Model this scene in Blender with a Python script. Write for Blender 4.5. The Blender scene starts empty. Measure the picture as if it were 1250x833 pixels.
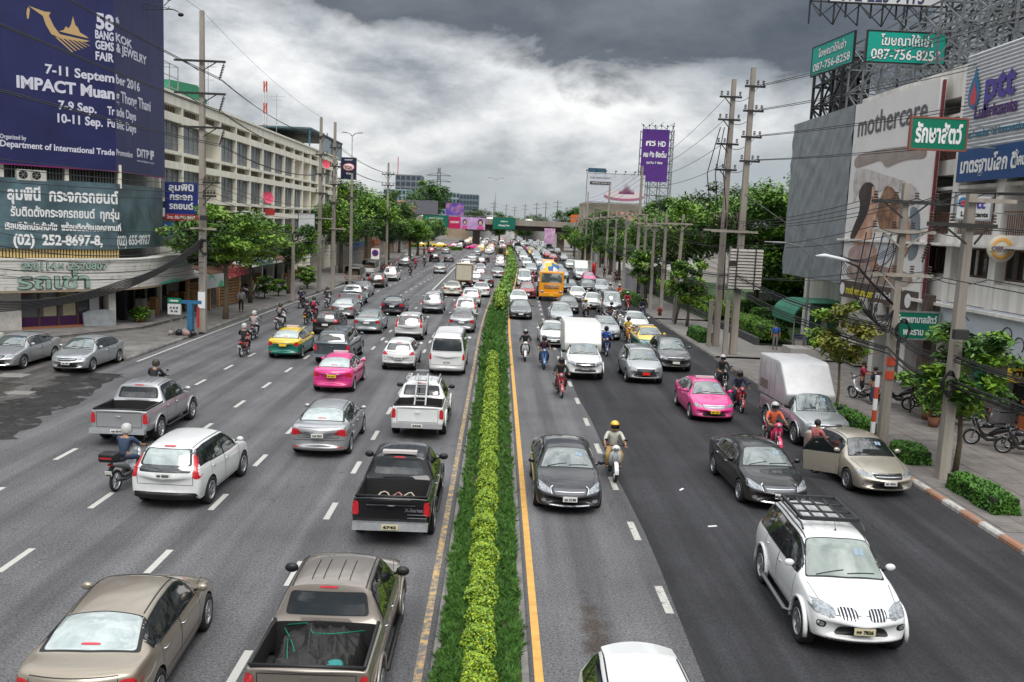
import bpy,bmesh,math,random
import numpy as np
from mathutils import Vector,Matrix
from mathutils.bvhtree import BVHTree
R = math.radians
SC = bpy.context.scene
COL = SC.collection
random.seed(11)
# ---------------------------------------------------------------- camera
yaw,pitch,roll,HCAM = R(1.0864),R(7.445),R(2.4),7.5
fw = Vector((math.sin(yaw) * math.cos(pitch),math.cos(yaw) * math.cos(pitch),-math.sin(pitch)))
r0 = Vector((math.cos(yaw),-math.sin(yaw),0))
u0 = r0.cross(fw)
rt = r0 * math.cos(roll) + u0 * math.sin(roll)
up = u0 * math.cos(roll) - r0 * math.sin(roll)
cam_data = bpy.data.cameras.new('camera')
cam_data.sensor_width = 36
cam_data.lens = 36 * 1100 / 1250
cam_data.clip_start = 0.1
cam_data.clip_end = 6000
cam = bpy.data.objects.new('camera',cam_data)
COL.objects.link(cam)
cam.matrix_world = Matrix(((rt.x,up.x,-fw.x,0),(rt.y,up.y,-fw.y,0),(rt.z,up.z,-fw.z,HCAM),(0,0,0,1)))
SC.camera = cam
# ---------------------------------------------------------------- light
SUN_EL,SUN_AZ = R(52),R(172)      # azimuth clockwise from +Y (sun high behind the camera, veiled by cloud)
sun_l = bpy.data.lights.new('sun','SUN')
sun_l.energy = 1.35
sun_l.angle = R(35)
sun_l.color = (1.0,0.965,0.92)
sun = bpy.data.objects.new('sun',sun_l)
COL.objects.link(sun)
sd = Vector((math.sin(SUN_AZ) * math.cos(SUN_EL),math.cos(SUN_AZ) * math.cos(SUN_EL),math.sin(SUN_EL)))
sun.rotation_euler = sd.to_track_quat('Z','Y').to_euler()
SC.view_settings.view_transform = 'Standard'
SC.view_settings.look = 'None'
SC.view_settings.exposure = 0.64
SC.view_settings.gamma = 1.0
SC.cycles.max_bounces = 5
SC.cycles.diffuse_bounces = 2
SC.cycles.glossy_bounces = 3
SC.cycles.transparent_max_bounces = 6
W = bpy.data.worlds.new('World')
SC.world = W
W.use_nodes = True
nt = W.node_tree
nt.nodes.clear()
N = nt.nodes.new
LK = nt.links.new
def wmath(op,a,b=None,c=None,clamp=False):
 n = N('ShaderNodeMath');n.operation = op;n.use_clamp = clamp
 for i,v in enumerate((a,b,c)):
  if v is None: continue
  if isinstance(v,(int,float)): n.inputs[i].default_value = v
  else: LK(v,n.inputs[i])
 return n.outputs[0]
def wnoise(vec,scale,detail=6,rough=.55,dist=0.0):
 n = N('ShaderNodeTexNoise');n.inputs['Scale'].default_value = scale
 n.inputs['Detail'].default_value = detail;n.inputs['Roughness'].default_value = rough
 n.inputs['Distortion'].default_value = dist
 LK(vec,n.inputs['Vector']);return n.outputs[0]
def wramp(fac,pts):
 n = N('ShaderNodeValToRGB');LK(fac,n.inputs[0])
 e = n.color_ramp.elements
 while len(e) > 1: e.remove(e[-1])
 e[0].position = pts[0][0];e[0].color = (*pts[0][1],1)
 for p,c in pts[1:]:
  x = e.new(p);x.color = (*c,1)
 return n.outputs[0]
def wmix(f,a,b,t='MIX'):
 n = N('ShaderNodeMix');n.data_type = 'RGBA';n.blend_type = t
 for s,v in ((n.inputs[0],f),(n.inputs[6],a),(n.inputs[7],b)):
  if isinstance(v,(int,float)): s.default_value = v
  elif isinstance(v,tuple): s.default_value = (*v,1)
  else: LK(v,s)
 return n.outputs[2]
tc = N('ShaderNodeTexCoord')
sep = N('ShaderNodeSeparateXYZ');LK(tc.outputs['Generated'],sep.inputs[0])
zz = wmath('MAXIMUM',sep.outputs[2],0.0)
mp_ = N('ShaderNodeMapping');mp_.inputs['Scale'].default_value = (1,1,2.1);mp_.inputs['Location'].default_value = (.37,2.15,.0);LK(tc.outputs['Generated'],mp_.inputs[0])
pv = mp_.outputs[0]
big = wnoise(pv,2.6,4,.5)
puff = wnoise(pv,6.0,12,.60,.25)
fine = wnoise(pv,17.0,8,.6,.2)
lum = wmath('ADD',wmath('MULTIPLY',puff,.68),wmath('ADD',wmath('MULTIPLY',fine,.20),wmath('MULTIPLY',big,.12)))
cloudc = wramp(lum,[(.35,(.20,.22,.24)),(.425,(.32,.34,.36)),(.475,(.42,.435,.45)),(.52,(.51,.52,.53)),(.62,(.69,.69,.685))])
# thick dark shelf of cloud across the top, lower on the right
shelf_n = wmath('ADD',zz,wmath('MULTIPLY',wmath('SUBTRACT',puff,.5),.16))
shelf_x = wmath('ADD',shelf_n,wmath('MULTIPLY',sep.outputs[0],.125))
shelf = wramp(shelf_x,[(.166,(0,0,0)),(.192,(1,1,1)),(.34,(.9,.9,.9)),(.50,(0,0,0))])
c1 = wmix(wmath('MULTIPLY',shelf,.93),cloudc,wmix(lum,(.022,.029,.040),(.085,.10,.12)))
# smooth rain-blue haze towards the horizon
hz = wramp(wmath('ADD',zz,wmath('MULTIPLY',wmath('SUBTRACT',big,.5),.22)),[(.0,(1,1,1)),(.030,(.88,.88,.88)),(.080,(.0,.0,.0))])
c2 = wmix(hz,c1,wmix(wmath('ADD',wmath('MULTIPLY',sep.outputs[0],.6),.45,clamp=True),(.20,.245,.275),(.38,.405,.42)))
# overcast sky grows brighter overhead
gain = wmath('ADD',1.0,wmath('MULTIPLY',wmath('POWER',zz,1.6),2.1))
gc = N('ShaderNodeCombineXYZ')
for i in range(3): LK(gain,gc.inputs[i])
c3 = wmix(1.0,c2,gc.outputs[0],'MULTIPLY')
sky = N('ShaderNodeTexSky');sky.sky_type = 'NISHITA';sky.sun_disc = False
sky.sun_elevation = SUN_EL;sky.sun_rotation = SUN_AZ
bg1 = N('ShaderNodeBackground');LK(sky.outputs[0],bg1.inputs[0]);bg1.inputs[1].default_value = .05
bg2 = N('ShaderNodeBackground');LK(c3,bg2.inputs[0]);bg2.inputs[1].default_value = .92
adds = N('ShaderNodeMixShader');adds.inputs[0].default_value = .93
LK(bg1.outputs[0],adds.inputs[1]);LK(bg2.outputs[0],adds.inputs[2])
wo = N('ShaderNodeOutputWorld');LK(adds.outputs[0],wo.inputs[0])
# ---------------------------------------------------------------- helpers
MATS = {}
def mat(name,col,rough=.6,metal=0.0,noise=0.0,ns=3.0,bump=0.0,bs=30.0,coat=0.0,spec=.5,ior=1.45,col2=None,c2=(.45,.6),streak=False,world=False):
 if name in MATS: return MATS[name]
 m = bpy.data.materials.new(name);MATS[name] = m
 m.use_nodes = True
 t = m.node_tree;b = t.nodes['Principled BSDF']
 b.inputs['Base Color'].default_value = (*col,1)
 b.inputs['Roughness'].default_value = rough
 b.inputs['Metallic'].default_value = metal
 b.inputs['Coat Weight'].default_value = coat
 b.inputs['Coat Roughness'].default_value = .04
 b.inputs['Specular IOR Level'].default_value = spec
 b.inputs['IOR'].default_value = ior
 if noise or bump or col2:
  co = t.nodes.new('ShaderNodeTexCoord')
  src = co.outputs['Object']
  if world:
   g_ = t.nodes.new('ShaderNodeNewGeometry');src = g_.outputs['Position']
  if streak:
   mp = t.nodes.new('ShaderNodeMapping');mp.inputs['Scale'].default_value = (1,1,.12)
   t.links.new(src,mp.inputs[0]);src = mp.outputs[0]
  if noise or col2:
   n1 = t.nodes.new('ShaderNodeTexNoise');n1.inputs['Scale'].default_value = ns;n1.inputs['Detail'].default_value = 8;n1.inputs['Roughness'].default_value = .65
   t.links.new(src,n1.inputs['Vector'])
   rp = t.nodes.new('ShaderNodeValToRGB');t.links.new(n1.outputs[0],rp.inputs[0])
   if col2:
    a,bb = col,col2;rp.color_ramp.elements[0].position = c2[0];rp.color_ramp.elements[1].position = c2[1]
   else:
    a = tuple(max(0,c * (1 - noise)) for c in col);bb = tuple(min(1,c * (1 + noise)) for c in col)
    rp.color_ramp.elements[0].position = .3;rp.color_ramp.elements[1].position = .7
   rp.color_ramp.elements[0].color = (*a,1);rp.color_ramp.elements[1].color = (*bb,1)
   t.links.new(rp.outputs[0],b.inputs['Base Color'])
  if bump:
   n2 = t.nodes.new('ShaderNodeTexNoise');n2.inputs['Scale'].default_value = bs;n2.inputs['Detail'].default_value = 6
   t.links.new(src,n2.inputs['Vector'])
   bp = t.nodes.new('ShaderNodeBump');bp.inputs['Strength'].default_value = bump;bp.inputs['Distance'].default_value = .02
   t.links.new(n2.outputs[0],bp.inputs['Height']);t.links.new(bp.outputs[0],b.inputs['Normal'])
 return m
def paint(name,col,metal=0.0,rough=.32):
 return mat('paint ' + name,col,rough,metal,noise=.05,ns=1.3,coat=1.0,spec=.12 if max(col) < .05 else .5)
def dusty(m):
 """road dust creeping up the lower body"""
 t = m.node_tree;b = t.nodes['Principled BSDF'];co = t.nodes.new('ShaderNodeTexCoord');sp_ = t.nodes.new('ShaderNodeSeparateXYZ');t.links.new(co.outputs['Object'],sp_.inputs[0])
 n = t.nodes.new('ShaderNodeTexNoise');n.inputs['Scale'].default_value = 5;n.inputs['Detail'].default_value = 7;t.links.new(co.outputs['Object'],n.inputs['Vector'])
 a = t.nodes.new('ShaderNodeMath');a.operation = 'MULTIPLY_ADD';t.links.new(n.outputs[0],a.inputs[0]);a.inputs[1].default_value = .55;t.links.new(sp_.outputs[2],a.inputs[2])
 r = t.nodes.new('ShaderNodeMapRange');t.links.new(a.outputs[0],r.inputs[0]);r.inputs[1].default_value = .42;r.inputs[2].default_value = .95;r.inputs[3].default_value = .42;r.inputs[4].default_value = 0
 mx = t.nodes.new('ShaderNodeMix');mx.data_type = 'RGBA';t.links.new(r.outputs[0],mx.inputs[0]);mx.inputs[7].default_value = (.13,.115,.095,1)
 old = b.inputs['Base Color'].links[0].from_socket;t.links.new(old,mx.inputs[6]);t.links.new(mx.outputs[2],b.inputs['Base Color'])
 cr = t.nodes.new('ShaderNodeMapRange');t.links.new(r.outputs[0],cr.inputs[0]);cr.inputs[2].default_value = .42;cr.inputs[3].default_value = 1;cr.inputs[4].default_value = .3;t.links.new(cr.outputs[0],b.inputs['Coat Weight'])
 return m
def tag(o,label=None,cat=None,group=None,kind=None):
 if label: o['label'] = label
 if cat: o['category'] = cat
 if group: o['group'] = group
 if kind: o['kind'] = kind
 return o
def empty(name,loc=(0,0,0),rz=0,label=None,cat=None,group=None):
 o = bpy.data.objects.new(name,None);COL.objects.link(o)
 o.location = loc;o.rotation_euler = (0,0,rz);o.empty_display_size = .2
 return tag(o,label,cat,group)
def link(name,me,parent=None,loc=None,rot=None,scale=None):
 o = bpy.data.objects.new(name,me);COL.objects.link(o)
 if parent is not None: o.parent = parent
 if loc is not None: o.location = loc
 if rot is not None: o.rotation_euler = rot
 if scale is not None: o.scale = scale
 return o
class MB:
 def __init__(s): s.v = [];s.f = [];s.m = [];s.sm = []
 def add(s,vs,fs,mi=0,smooth=False):
  k = len(s.v);s.v += [tuple(p) for p in vs]
  for f in fs: s.f.append(tuple(i + k for i in f));s.m.append(mi);s.sm.append(smooth)
  return s
 def box(s,x0,x1,y0,y1,z0,z1,mi=0):
  v = [(x0,y0,z0),(x1,y0,z0),(x1,y1,z0),(x0,y1,z0),(x0,y0,z1),(x1,y0,z1),(x1,y1,z1),(x0,y1,z1)]
  return s.add(v,[(0,3,2,1),(4,5,6,7),(0,1,5,4),(1,2,6,5),(2,3,7,6),(3,0,4,7)],mi)
 def obox(s,c,ux,uy,uz,hx,hy,hz,mi=0):
  c = Vector(c);ux,uy,uz = Vector(ux).normalized() * hx,Vector(uy).normalized() * hy,Vector(uz).normalized() * hz
  v = [c + a * ux + b * uy + d * uz for d in (-1,1) for a,b in ((-1,-1),(1,-1),(1,1),(-1,1))]
  return s.add(v,[(0,3,2,1),(4,5,6,7),(0,1,5,4),(1,2,6,5),(2,3,7,6),(3,0,4,7)],mi)
 def bar(s,p,q,w,h=None,mi=0):
  p,q = Vector(p),Vector(q);d = q - p;L = d.length
  if L < 1e-6: return s
  d.normalize();a = Vector((0,0,1)) if abs(d.z) < .9 else Vector((1,0,0))
  x = d.cross(a).normalized();y = x.cross(d)
  return s.obox((p + q) / 2,d,x,y,L / 2,w / 2,(h or w) / 2,mi)
 def tube(s,pts,rad,n=6,mi=0,cap=True,smooth=True):
  pts = [Vector(p) for p in pts];k = len(pts)
  rad = rad if isinstance(rad,list) else [rad] * k
  vs = [];prev = None
  for i,p in enumerate(pts):
   d = (pts[min(i + 1,k - 1)] - pts[max(i - 1,0)])
   if d.length < 1e-9: d = Vector((0,0,1))
   d.normalize()
   if prev is None:
    a = Vector((0,0,1)) if abs(d.z) < .9 else Vector((1,0,0));x = d.cross(a).normalized()
   else:
    x = (prev - d * prev.dot(d)).normalized()
   prev = x;y = d.cross(x)
   r = rad[i];rx,ry = r if isinstance(r,tuple) else (r,r)
   for j in range(n):
    t = 2 * math.pi * j / n
    vs.append(p + x * (rx * math.cos(t)) + y * (ry * math.sin(t)))
  fs = [(i * n + j,i * n + (j + 1) % n,(i + 1) * n + (j + 1) % n,(i + 1) * n + j) for i in range(k - 1) for j in range(n)]
  if cap: fs += [tuple(range(n - 1,-1,-1)),tuple(range((k - 1) * n,k * n))]
  return s.add(vs,fs,mi,smooth)
 def lathe(s,prof,n=16,axis='z',c=(0,0,0),mi=0,smooth=True):
  # prof: list of (r, h)
  vs = []
  for r,h in prof:
   for j in range(n):
    t = 2 * math.pi * j / n;a,b = r * math.cos(t),r * math.sin(t)
    p = {'z': (a,b,h),'y': (b,h,a),'x': (h,a,b)}[axis]
    vs.append((p[0] + c[0],p[1] + c[1],p[2] + c[2]))
  k = len(prof)
  fs = [(i * n + j,i * n + (j + 1) % n,(i + 1) * n + (j + 1) % n,(i + 1) * n + j) for i in range(k - 1) for j in range(n)]
  return s.add(vs,fs,mi,smooth)
 def prism(s,poly,axis,a,b,mi=0):
  # poly: 2d points; axis: extrude axis; a,b extents
  def P(u,v,w): return {'y': (u,w,v),'x': (w,u,v),'z': (u,v,w)}[axis]
  k = len(poly)
  vs = [P(u,v,a) for u,v in poly] + [P(u,v,b) for u,v in poly]
  fs = [tuple(range(k)),tuple(range(2 * k - 1,k - 1,-1))] + [(i,i + k,(i + 1) % k + k,(i + 1) % k) for i in range(k)]
  return s.add(vs,fs,mi)
 def quad(s,a,b,c,d,mi=0): return s.add([a,b,c,d],[(0,1,2,3)],mi)
 def ball(s,c,r,n=10,m=7,mi=0):
  rx,ry,rz = r if isinstance(r,tuple) else (r,r,r)
  vs = []
  for i in range(m + 1):
   t = math.pi * i / m
   for j in range(n):
    p = 2 * math.pi * j / n
    vs.append((c[0] + rx * math.sin(t) * math.cos(p),c[1] + ry * math.sin(t) * math.sin(p),c[2] + rz * math.cos(t)))
  fs = [(i * n + j,(i + 1) * n + j,(i + 1) * n + (j + 1) % n,i * n + (j + 1) % n) for i in range(m) for j in range(n)]
  return s.add(vs,fs,mi,True)
 def mesh(s,name,mats,off=(0,0,0),fix=True):
  me = bpy.data.meshes.new(name)
  if any(off): vs = [(p[0] - off[0],p[1] - off[1],p[2] - off[2]) for p in s.v]
  else: vs = s.v
  me.from_pydata(vs,[],s.f)
  for m in (mats if isinstance(mats,(list,tuple)) else [mats]): me.materials.append(m)
  me.polygons.foreach_set('material_index',s.m)
  me.polygons.foreach_set('use_smooth',s.sm)
  if fix:
   bm = bmesh.new();bm.from_mesh(me)
   bmesh.ops.recalc_face_normals(bm,faces=bm.faces);bm.to_mesh(me);bm.free()
  me.update()
  return me
 def build(s,name,mats,parent=None,bevel=0,fix=True):
  off = tuple(parent.location) if parent is not None else (0,0,0)
  me = s.mesh(name,mats,off,fix)
  o = link(name,me,parent)
  if bevel:
   b = o.modifiers.new('bevel','BEVEL');b.width = bevel;b.segments = 2;b.limit_method = 'ANGLE'
  return o
def npmesh(name,V,F,mats,smooth=False,mi=None):
 me = bpy.data.meshes.new(name)
 V = np.asarray(V,dtype=np.float32);F = np.asarray(F,dtype=np.int32)
 n,k = F.shape
 me.vertices.add(len(V));me.vertices.foreach_set('co',V.ravel())
 me.loops.add(n * k);me.loops.foreach_set('vertex_index',F.ravel())
 me.polygons.add(n)
 me.polygons.foreach_set('loop_start',np.arange(0,n * k,k,dtype=np.int32))
 me.polygons.foreach_set('loop_total',np.full(n,k,dtype=np.int32))
 for m in (mats if isinstance(mats,(list,tuple)) else [mats]): me.materials.append(m)
 if mi is not None: me.polygons.foreach_set('material_index',np.asarray(mi,dtype=np.int32))
 if smooth: me.polygons.foreach_set('use_smooth',np.ones(n,dtype=bool))
 me.update(calc_edges=True);me.validate()
 return me
def copy_tree(o,parent=None):
 c = o.copy();COL.objects.link(c)
 if parent is not None: c.parent = parent
 for ch in o.children: copy_tree(ch,c)
 return c
def frame(o,u,v):
 u = Vector(u).normalized();v = Vector(v).normalized();n = u.cross(v)
 return Matrix(((u.x,v.x,n.x,o[0]),(u.y,v.y,n.y,o[1]),(u.z,v.z,n.z,o[2]),(0,0,0,1)))
def text_mesh(body,size,width=None,bold=0.0,extrude=0.004):
 c = bpy.data.curves.new('t','FONT');c.body = body;c.size = size;c.align_x = 'CENTER';c.align_y = 'TOP_BASELINE'
 c.offset = bold;c.extrude = extrude;c.resolution_u = 3
 o = bpy.data.objects.new('t',c);COL.objects.link(o)
 dg = bpy.context.evaluated_depsgraph_get();dg.update()
 me = bpy.data.meshes.new_from_object(o.evaluated_get(dg))
 bpy.data.objects.remove(o);bpy.data.curves.remove(c)
 n = len(me.vertices)
 if n:
  co = np.empty(n * 3,dtype=np.float32);me.vertices.foreach_get('co',co);co = co.reshape(-1,3)
  co[:,0] -= (co[:,0].max() + co[:,0].min()) / 2
  co[:,1] -= .35 * size
  w = co[:,0].max() - co[:,0].min()
  if width: co[:,0] *= width / w
  me.vertices.foreach_set('co',co.ravel());me.update()
 return me
def lettering(parent,body,m,o,u,v,size,width=None,bold=0.0,off=.012,name='lettering'):
 me = text_mesh(body,size,width,bold);me.materials.clear();me.materials.append(m)
 ob = link(name,me,parent)
 un,vn = Vector(u).normalized(),Vector(v).normalized();nn = un.cross(vn)
 M = frame(Vector(o) + nn * off,u,v)
 if parent is not None: M = Matrix.Translation(-parent.location) @ M
 ob.matrix_local = M
 return ob
# common materials
BLACK = mat('black plastic',(.012,.012,.013),.45)
RUBBER = mat('tyre rubber',(.018,.018,.019),.85)
CHROME = mat('chrome',(.75,.76,.78),.12,1.0)
ALLOY = mat('alloy rim',(.50,.51,.53),.28,.85)
STEEL = mat('galvanised steel',(.33,.34,.35),.5,.6,noise=.25,ns=4)
UNDER = mat('underbody',(.01,.01,.01),.9)
GLASS_D = mat('dark car glass',(.012,.015,.016),.04,0,spec=1.0,ior=1.75)
GLASS_G = mat('green tinted car glass',(.06,.085,.08),.04,0,spec=1.0,ior=1.9)
GLASS_L = mat('car glass with pale sky sheen',(.30,.36,.35),.06,.15,spec=1.0,ior=2.0,noise=.25,ns=2.2)  # pale base colour puts the sky's reflection into the glass
LAMP_C = mat('headlamp lens',(.26,.28,.30),.12,.35,noise=.8,ns=16,coat=1)
MESH_G = mat('dark chrome mesh',(.13,.13,.14),.35,.6,noise=.5,ns=40)
LAMP_R = mat('red lamp lens',(.52,.012,.02),.14,0,noise=.35,ns=30,coat=1)
LAMP_A = mat('amber lamp lens',(.8,.22,.02),.2,0,coat=1)
PLATE = mat('number plate',(.72,.72,.68),.5)
PLATE_Y = mat('yellow number plate',(.85,.55,.03),.5)
PLATE_RED = mat('red number plate',(.7,.02,.01),.5)
INK = mat('black ink',(.015,.015,.015),.6)
WHITE = mat('white print',(.78,.78,.78),.55)
# ---------------------------------------------------------------- ground, roads, pavements
def drift(Y):           # the avenue bends a little to the right in the distance
 t = min(max((Y - 58) / 110.0,0),1);t = t * t * (3 - 2 * t)
 return 2.5 * t + max(0,Y - 168) * .006
def ribbon(name,x0,x1,y0,y1,z,m,step=8,kind='structure',parent=None):
 mb = MB();ys = [y0]
 while ys[-1] < y1: ys.append(min(y1,ys[-1] + (2.5 if ys[-1] < 60 else step)))
 f0 = x0 if callable(x0) else (lambda Y: x0);f1 = x1 if callable(x1) else (lambda Y: x1)
 v = []
 for y in ys: v += [(f0(y) + drift(y),y,z),(f1(y) + drift(y),y,z)]
 mb.add(v,[(2 * i,2 * i + 1,2 * i + 3,2 * i + 2) for i in range(len(ys) - 1)])
 o = mb.build(name,m,parent,fix=False)
 if kind: o['kind'] = kind
 return o
def asphalt(name,base,speck,patch,dark):
 m = bpy.data.materials.new(name);m.use_nodes = True;MATS[name] = m
 t = m.node_tree;b = t.nodes['Principled BSDF'];b.inputs['Roughness'].default_value = .82
 b.inputs['Specular IOR Level'].default_value = .35
 g = t.nodes.new('ShaderNodeNewGeometry');P = g.outputs['Position']
 def noise(sc,det=6,ro=.6,mapping=None):
  src = P
  if mapping:
   mp = t.nodes.new('ShaderNodeMapping');mp.inputs['Scale'].default_value = mapping;t.links.new(P,mp.inputs[0]);src = mp.outputs[0]
  n = t.nodes.new('ShaderNodeTexNoise');n.inputs['Scale'].default_value = sc;n.inputs['Detail'].default_value = det;n.inputs['Roughness'].default_value = ro
  t.links.new(src,n.inputs['Vector']);return n.outputs[0]
 def ramp(f,a,b_,ca,cb):
  r = t.nodes.new('ShaderNodeValToRGB');t.links.new(f,r.inputs[0])
  r.color_ramp.elements[0].position = a;r.color_ramp.elements[1].position = b_
  r.color_ramp.elements[0].color = (*ca,1);r.color_ramp.elements[1].color = (*cb,1);return r.outputs[0]
 def mul(a,c):
  n = t.nodes.new('ShaderNodeMix');n.data_type = 'RGBA';n.blend_type = 'MULTIPLY';n.inputs[0].default_value = 1
  t.links.new(a,n.inputs[6]);t.links.new(c,n.inputs[7]);return n.outputs[2]
 c = ramp(noise(20,8,.9),.38,.62,tuple(x * (1 - speck) for x in base),tuple(x * (1 + speck) for x in base))
 c = mul(c,ramp(noise(.35,6,.6),.3,.7,(1 - patch,) * 3,(1 + patch * .6,) * 3))
 c = mul(c,ramp(noise(1.9,6,.6,(1,.035,1)),.36,.64,(1 - patch * 1.1,) * 3,(1 + patch * .5,) * 3))
 # wheel paths: two polished tracks and a dark oily centre in every 3 m lane
 sx_ = t.nodes.new('ShaderNodeSeparateXYZ');t.links.new(P,sx_.inputs[0])
 wv_ = t.nodes.new('ShaderNodeMath');wv_.operation = 'MULTIPLY_ADD';t.links.new(sx_.outputs[0],wv_.inputs[0]);wv_.inputs[1].default_value = 2 * math.pi / 1.5;wv_.inputs[2].default_value = .55
 cs_ = t.nodes.new('ShaderNodeMath');cs_.operation = 'COSINE';t.links.new(wv_.outputs[0],cs_.inputs[0])
 wn_ = t.nodes.new('ShaderNodeMath');wn_.operation = 'MULTIPLY_ADD';t.links.new(noise(.8,4,.6,(1,.06,1)),wn_.inputs[0]);wn_.inputs[1].default_value = 1.6;t.links.new(cs_.outputs[0],wn_.inputs[2])
 c = mul(c,ramp(wn_.outputs[0],-.6,2.0,(.86,) * 3,(1.10,) * 3))
 # oil drips and dark spots down the lanes
 c = mul(c,ramp(noise(2.6,8,.75),.60,.70,(1,1,1),(dark,) * 3))
 # fine cracks
 vo = t.nodes.new('ShaderNodeTexVoronoi');vo.feature = 'DISTANCE_TO_EDGE';vo.inputs['Scale'].default_value = .42
 wv = t.nodes.new('ShaderNodeVectorMath');wv.operation = 'ADD'
 nn = t.nodes.new('ShaderNodeTexNoise');nn.inputs['Scale'].default_value = 1.3;nn.inputs['Detail'].default_value = 6;t.links.new(P,nn.inputs['Vector'])
 t.links.new(P,wv.inputs[0]);t.links.new(nn.outputs['Color'],wv.inputs[1]);t.links.new(wv.outputs[0],vo.inputs['Vector'])
 crack = ramp(vo.outputs['Distance'],.0,.006,(.45,) * 3,(1,1,1))
 msk = ramp(noise(.23,3),.50,.58,(0,0,0),(1,1,1))
 mx = t.nodes.new('ShaderNodeMix');mx.data_type = 'RGBA';t.links.new(msk,mx.inputs[0]);mx.inputs[6].default_value = (1,1,1,1);t.links.new(crack,mx.inputs[7])
 c = mul(c,mx.outputs[2])
 if name == 'old asphalt':     # brown worn patch with skid arcs in the lane beside the median
  vd = t.nodes.new('ShaderNodeVectorMath');vd.operation = 'SUBTRACT';t.links.new(P,vd.inputs[0]);vd.inputs[1].default_value = (2.1,16.0,0)
  v2 = t.nodes.new('ShaderNodeVectorMath');v2.operation = 'MULTIPLY';t.links.new(vd.outputs[0],v2.inputs[0]);v2.inputs[1].default_value = (1.05,.19,1)
  ln = t.nodes.new('ShaderNodeVectorMath');ln.operation = 'LENGTH';t.links.new(v2.outputs[0],ln.inputs[0])
  ad = t.nodes.new('ShaderNodeMath');ad.operation = 'ADD';t.links.new(ln.outputs['Value'],ad.inputs[0])
  ns_ = t.nodes.new('ShaderNodeMath');ns_.operation = 'MULTIPLY';t.links.new(noise(1.4,8,.75),ns_.inputs[0]);ns_.inputs[1].default_value = 1.3;t.links.new(ns_.outputs[0],ad.inputs[1])
  c = mul(c,ramp(ad.outputs[0],.75,1.55,(.60,.50,.42),(1,1,1)))
 t.links.new(c,b.inputs['Base Color'])
 bp = t.nodes.new('ShaderNodeBump');bp.inputs['Strength'].default_value = .35;bp.inputs['Distance'].default_value = .012
 t.links.new(noise(55,4,.8),bp.inputs['Height']);t.links.new(bp.outputs[0],b.inputs['Normal'])
 return m
ASPH_OLD = asphalt('old asphalt',(.117,.116,.121),.85,.22,.42)
ASPH_NEW = asphalt('new asphalt',(.034,.034,.038),.6,.34,.7)
APRON = asphalt('stained apron asphalt',(.095,.088,.083),.55,.5,.35)
CONC = mat('pavement concrete',(.20,.188,.175),.85,noise=.3,ns=.9,bump=.3,bs=25,world=True)
CONC_D = mat('old kerb concrete',(.17,.16,.15),.85,noise=.45,ns=1.6,bump=.4,bs=20,world=True)
GROUNDM = mat('city ground',(.16,.15,.13),.9,noise=.3,ns=.05,world=True)
mb = MB();mb.quad((-900,-60,-.02),(900,-60,-.02),(900,2500,-.02),(-900,2500,-.02))
mb.build('ground',GROUNDM,fix=False)['kind'] = 'structure'
ribbon('road',-18.0,-.82,4,900,0.0,ASPH_OLD)
ribbon('road',.72,4.1,4,900,0.0,ASPH_OLD)
ribbon('road',lambda Y: 3.85 + (.10 * math.sin(Y * .35) * math.sin(Y * .11) if 8 < Y < 60 else 0),13.06,4,900,0.012,ASPH_NEW)
mb = MB();mb.quad((-60,4,.0),(-18.0,4,.0),(-18.0,43.2,.0),(-60,43.2,.0))
mb.build('apron',APRON,fix=False)['kind'] = 'structure'
# stained, broken strip along the mouth of the side street
STAIN = mat('oily black stain',(.020,.018,.016),.5,noise=.9,ns=1.1,bump=1.0,bs=3,world=True)
def ragged(m,sc=1.1,a=.42,b_=.56):
 t = m.node_tree;g = t.nodes.new('ShaderNodeNewGeometry');n = t.nodes.new('ShaderNodeTexNoise');n.inputs['Scale'].default_value = sc;n.inputs['Detail'].default_value = 9;n.inputs['Roughness'].default_value = .7;t.links.new(g.outputs['Position'],n.inputs['Vector'])
 r = t.nodes.new('ShaderNodeMapRange');t.links.new(n.outputs[0],r.inputs[0]);r.inputs[1].default_value = a;r.inputs[2].default_value = b_;t.links.new(r.outputs[0],t.nodes['Principled BSDF'].inputs['Alpha']);return m
def blob_sheet(name,pts,z,m,kind='structure'):
 mb = MB();k = len(pts);h = k // 2
 mb.add([(p[0],p[1],z) for p in pts],[(i,k - 1 - i,k - 2 - i,i + 1) for i in range(h - 1)])
 o = mb.build(name,m,fix=False);o['kind'] = kind;return o
rnd = random.Random(5)
def rough_strip(path,w,seed):
 r = random.Random(seed);L_,R_ = [],[]
 for (x,y) in path:
  L_.append((x - w * (.5 + r.random() * .7),y + r.uniform(-.2,.2)));R_.append((x + w * (.5 + r.random() * .7),y + r.uniform(-.2,.2)))
 return L_ + R_[::-1]
blob_sheet('road_stain',rough_strip([(-16.6 - .10 * (y - 28),y) for y in np.arange(27.5,41,.45)],1.3,3),.004,ragged(STAIN,1.2,.36,.52))
blob_sheet('road_stain',rough_strip([(-20.0 + .25 * math.sin(y),y) for y in np.arange(30,38,.5)],1.1,8),.004,ragged(mat('brown dust stain',(.045,.040,.034),.8,noise=.6,ns=1.5,bump=.6,bs=5,world=True),.9,.38,.58))
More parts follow.
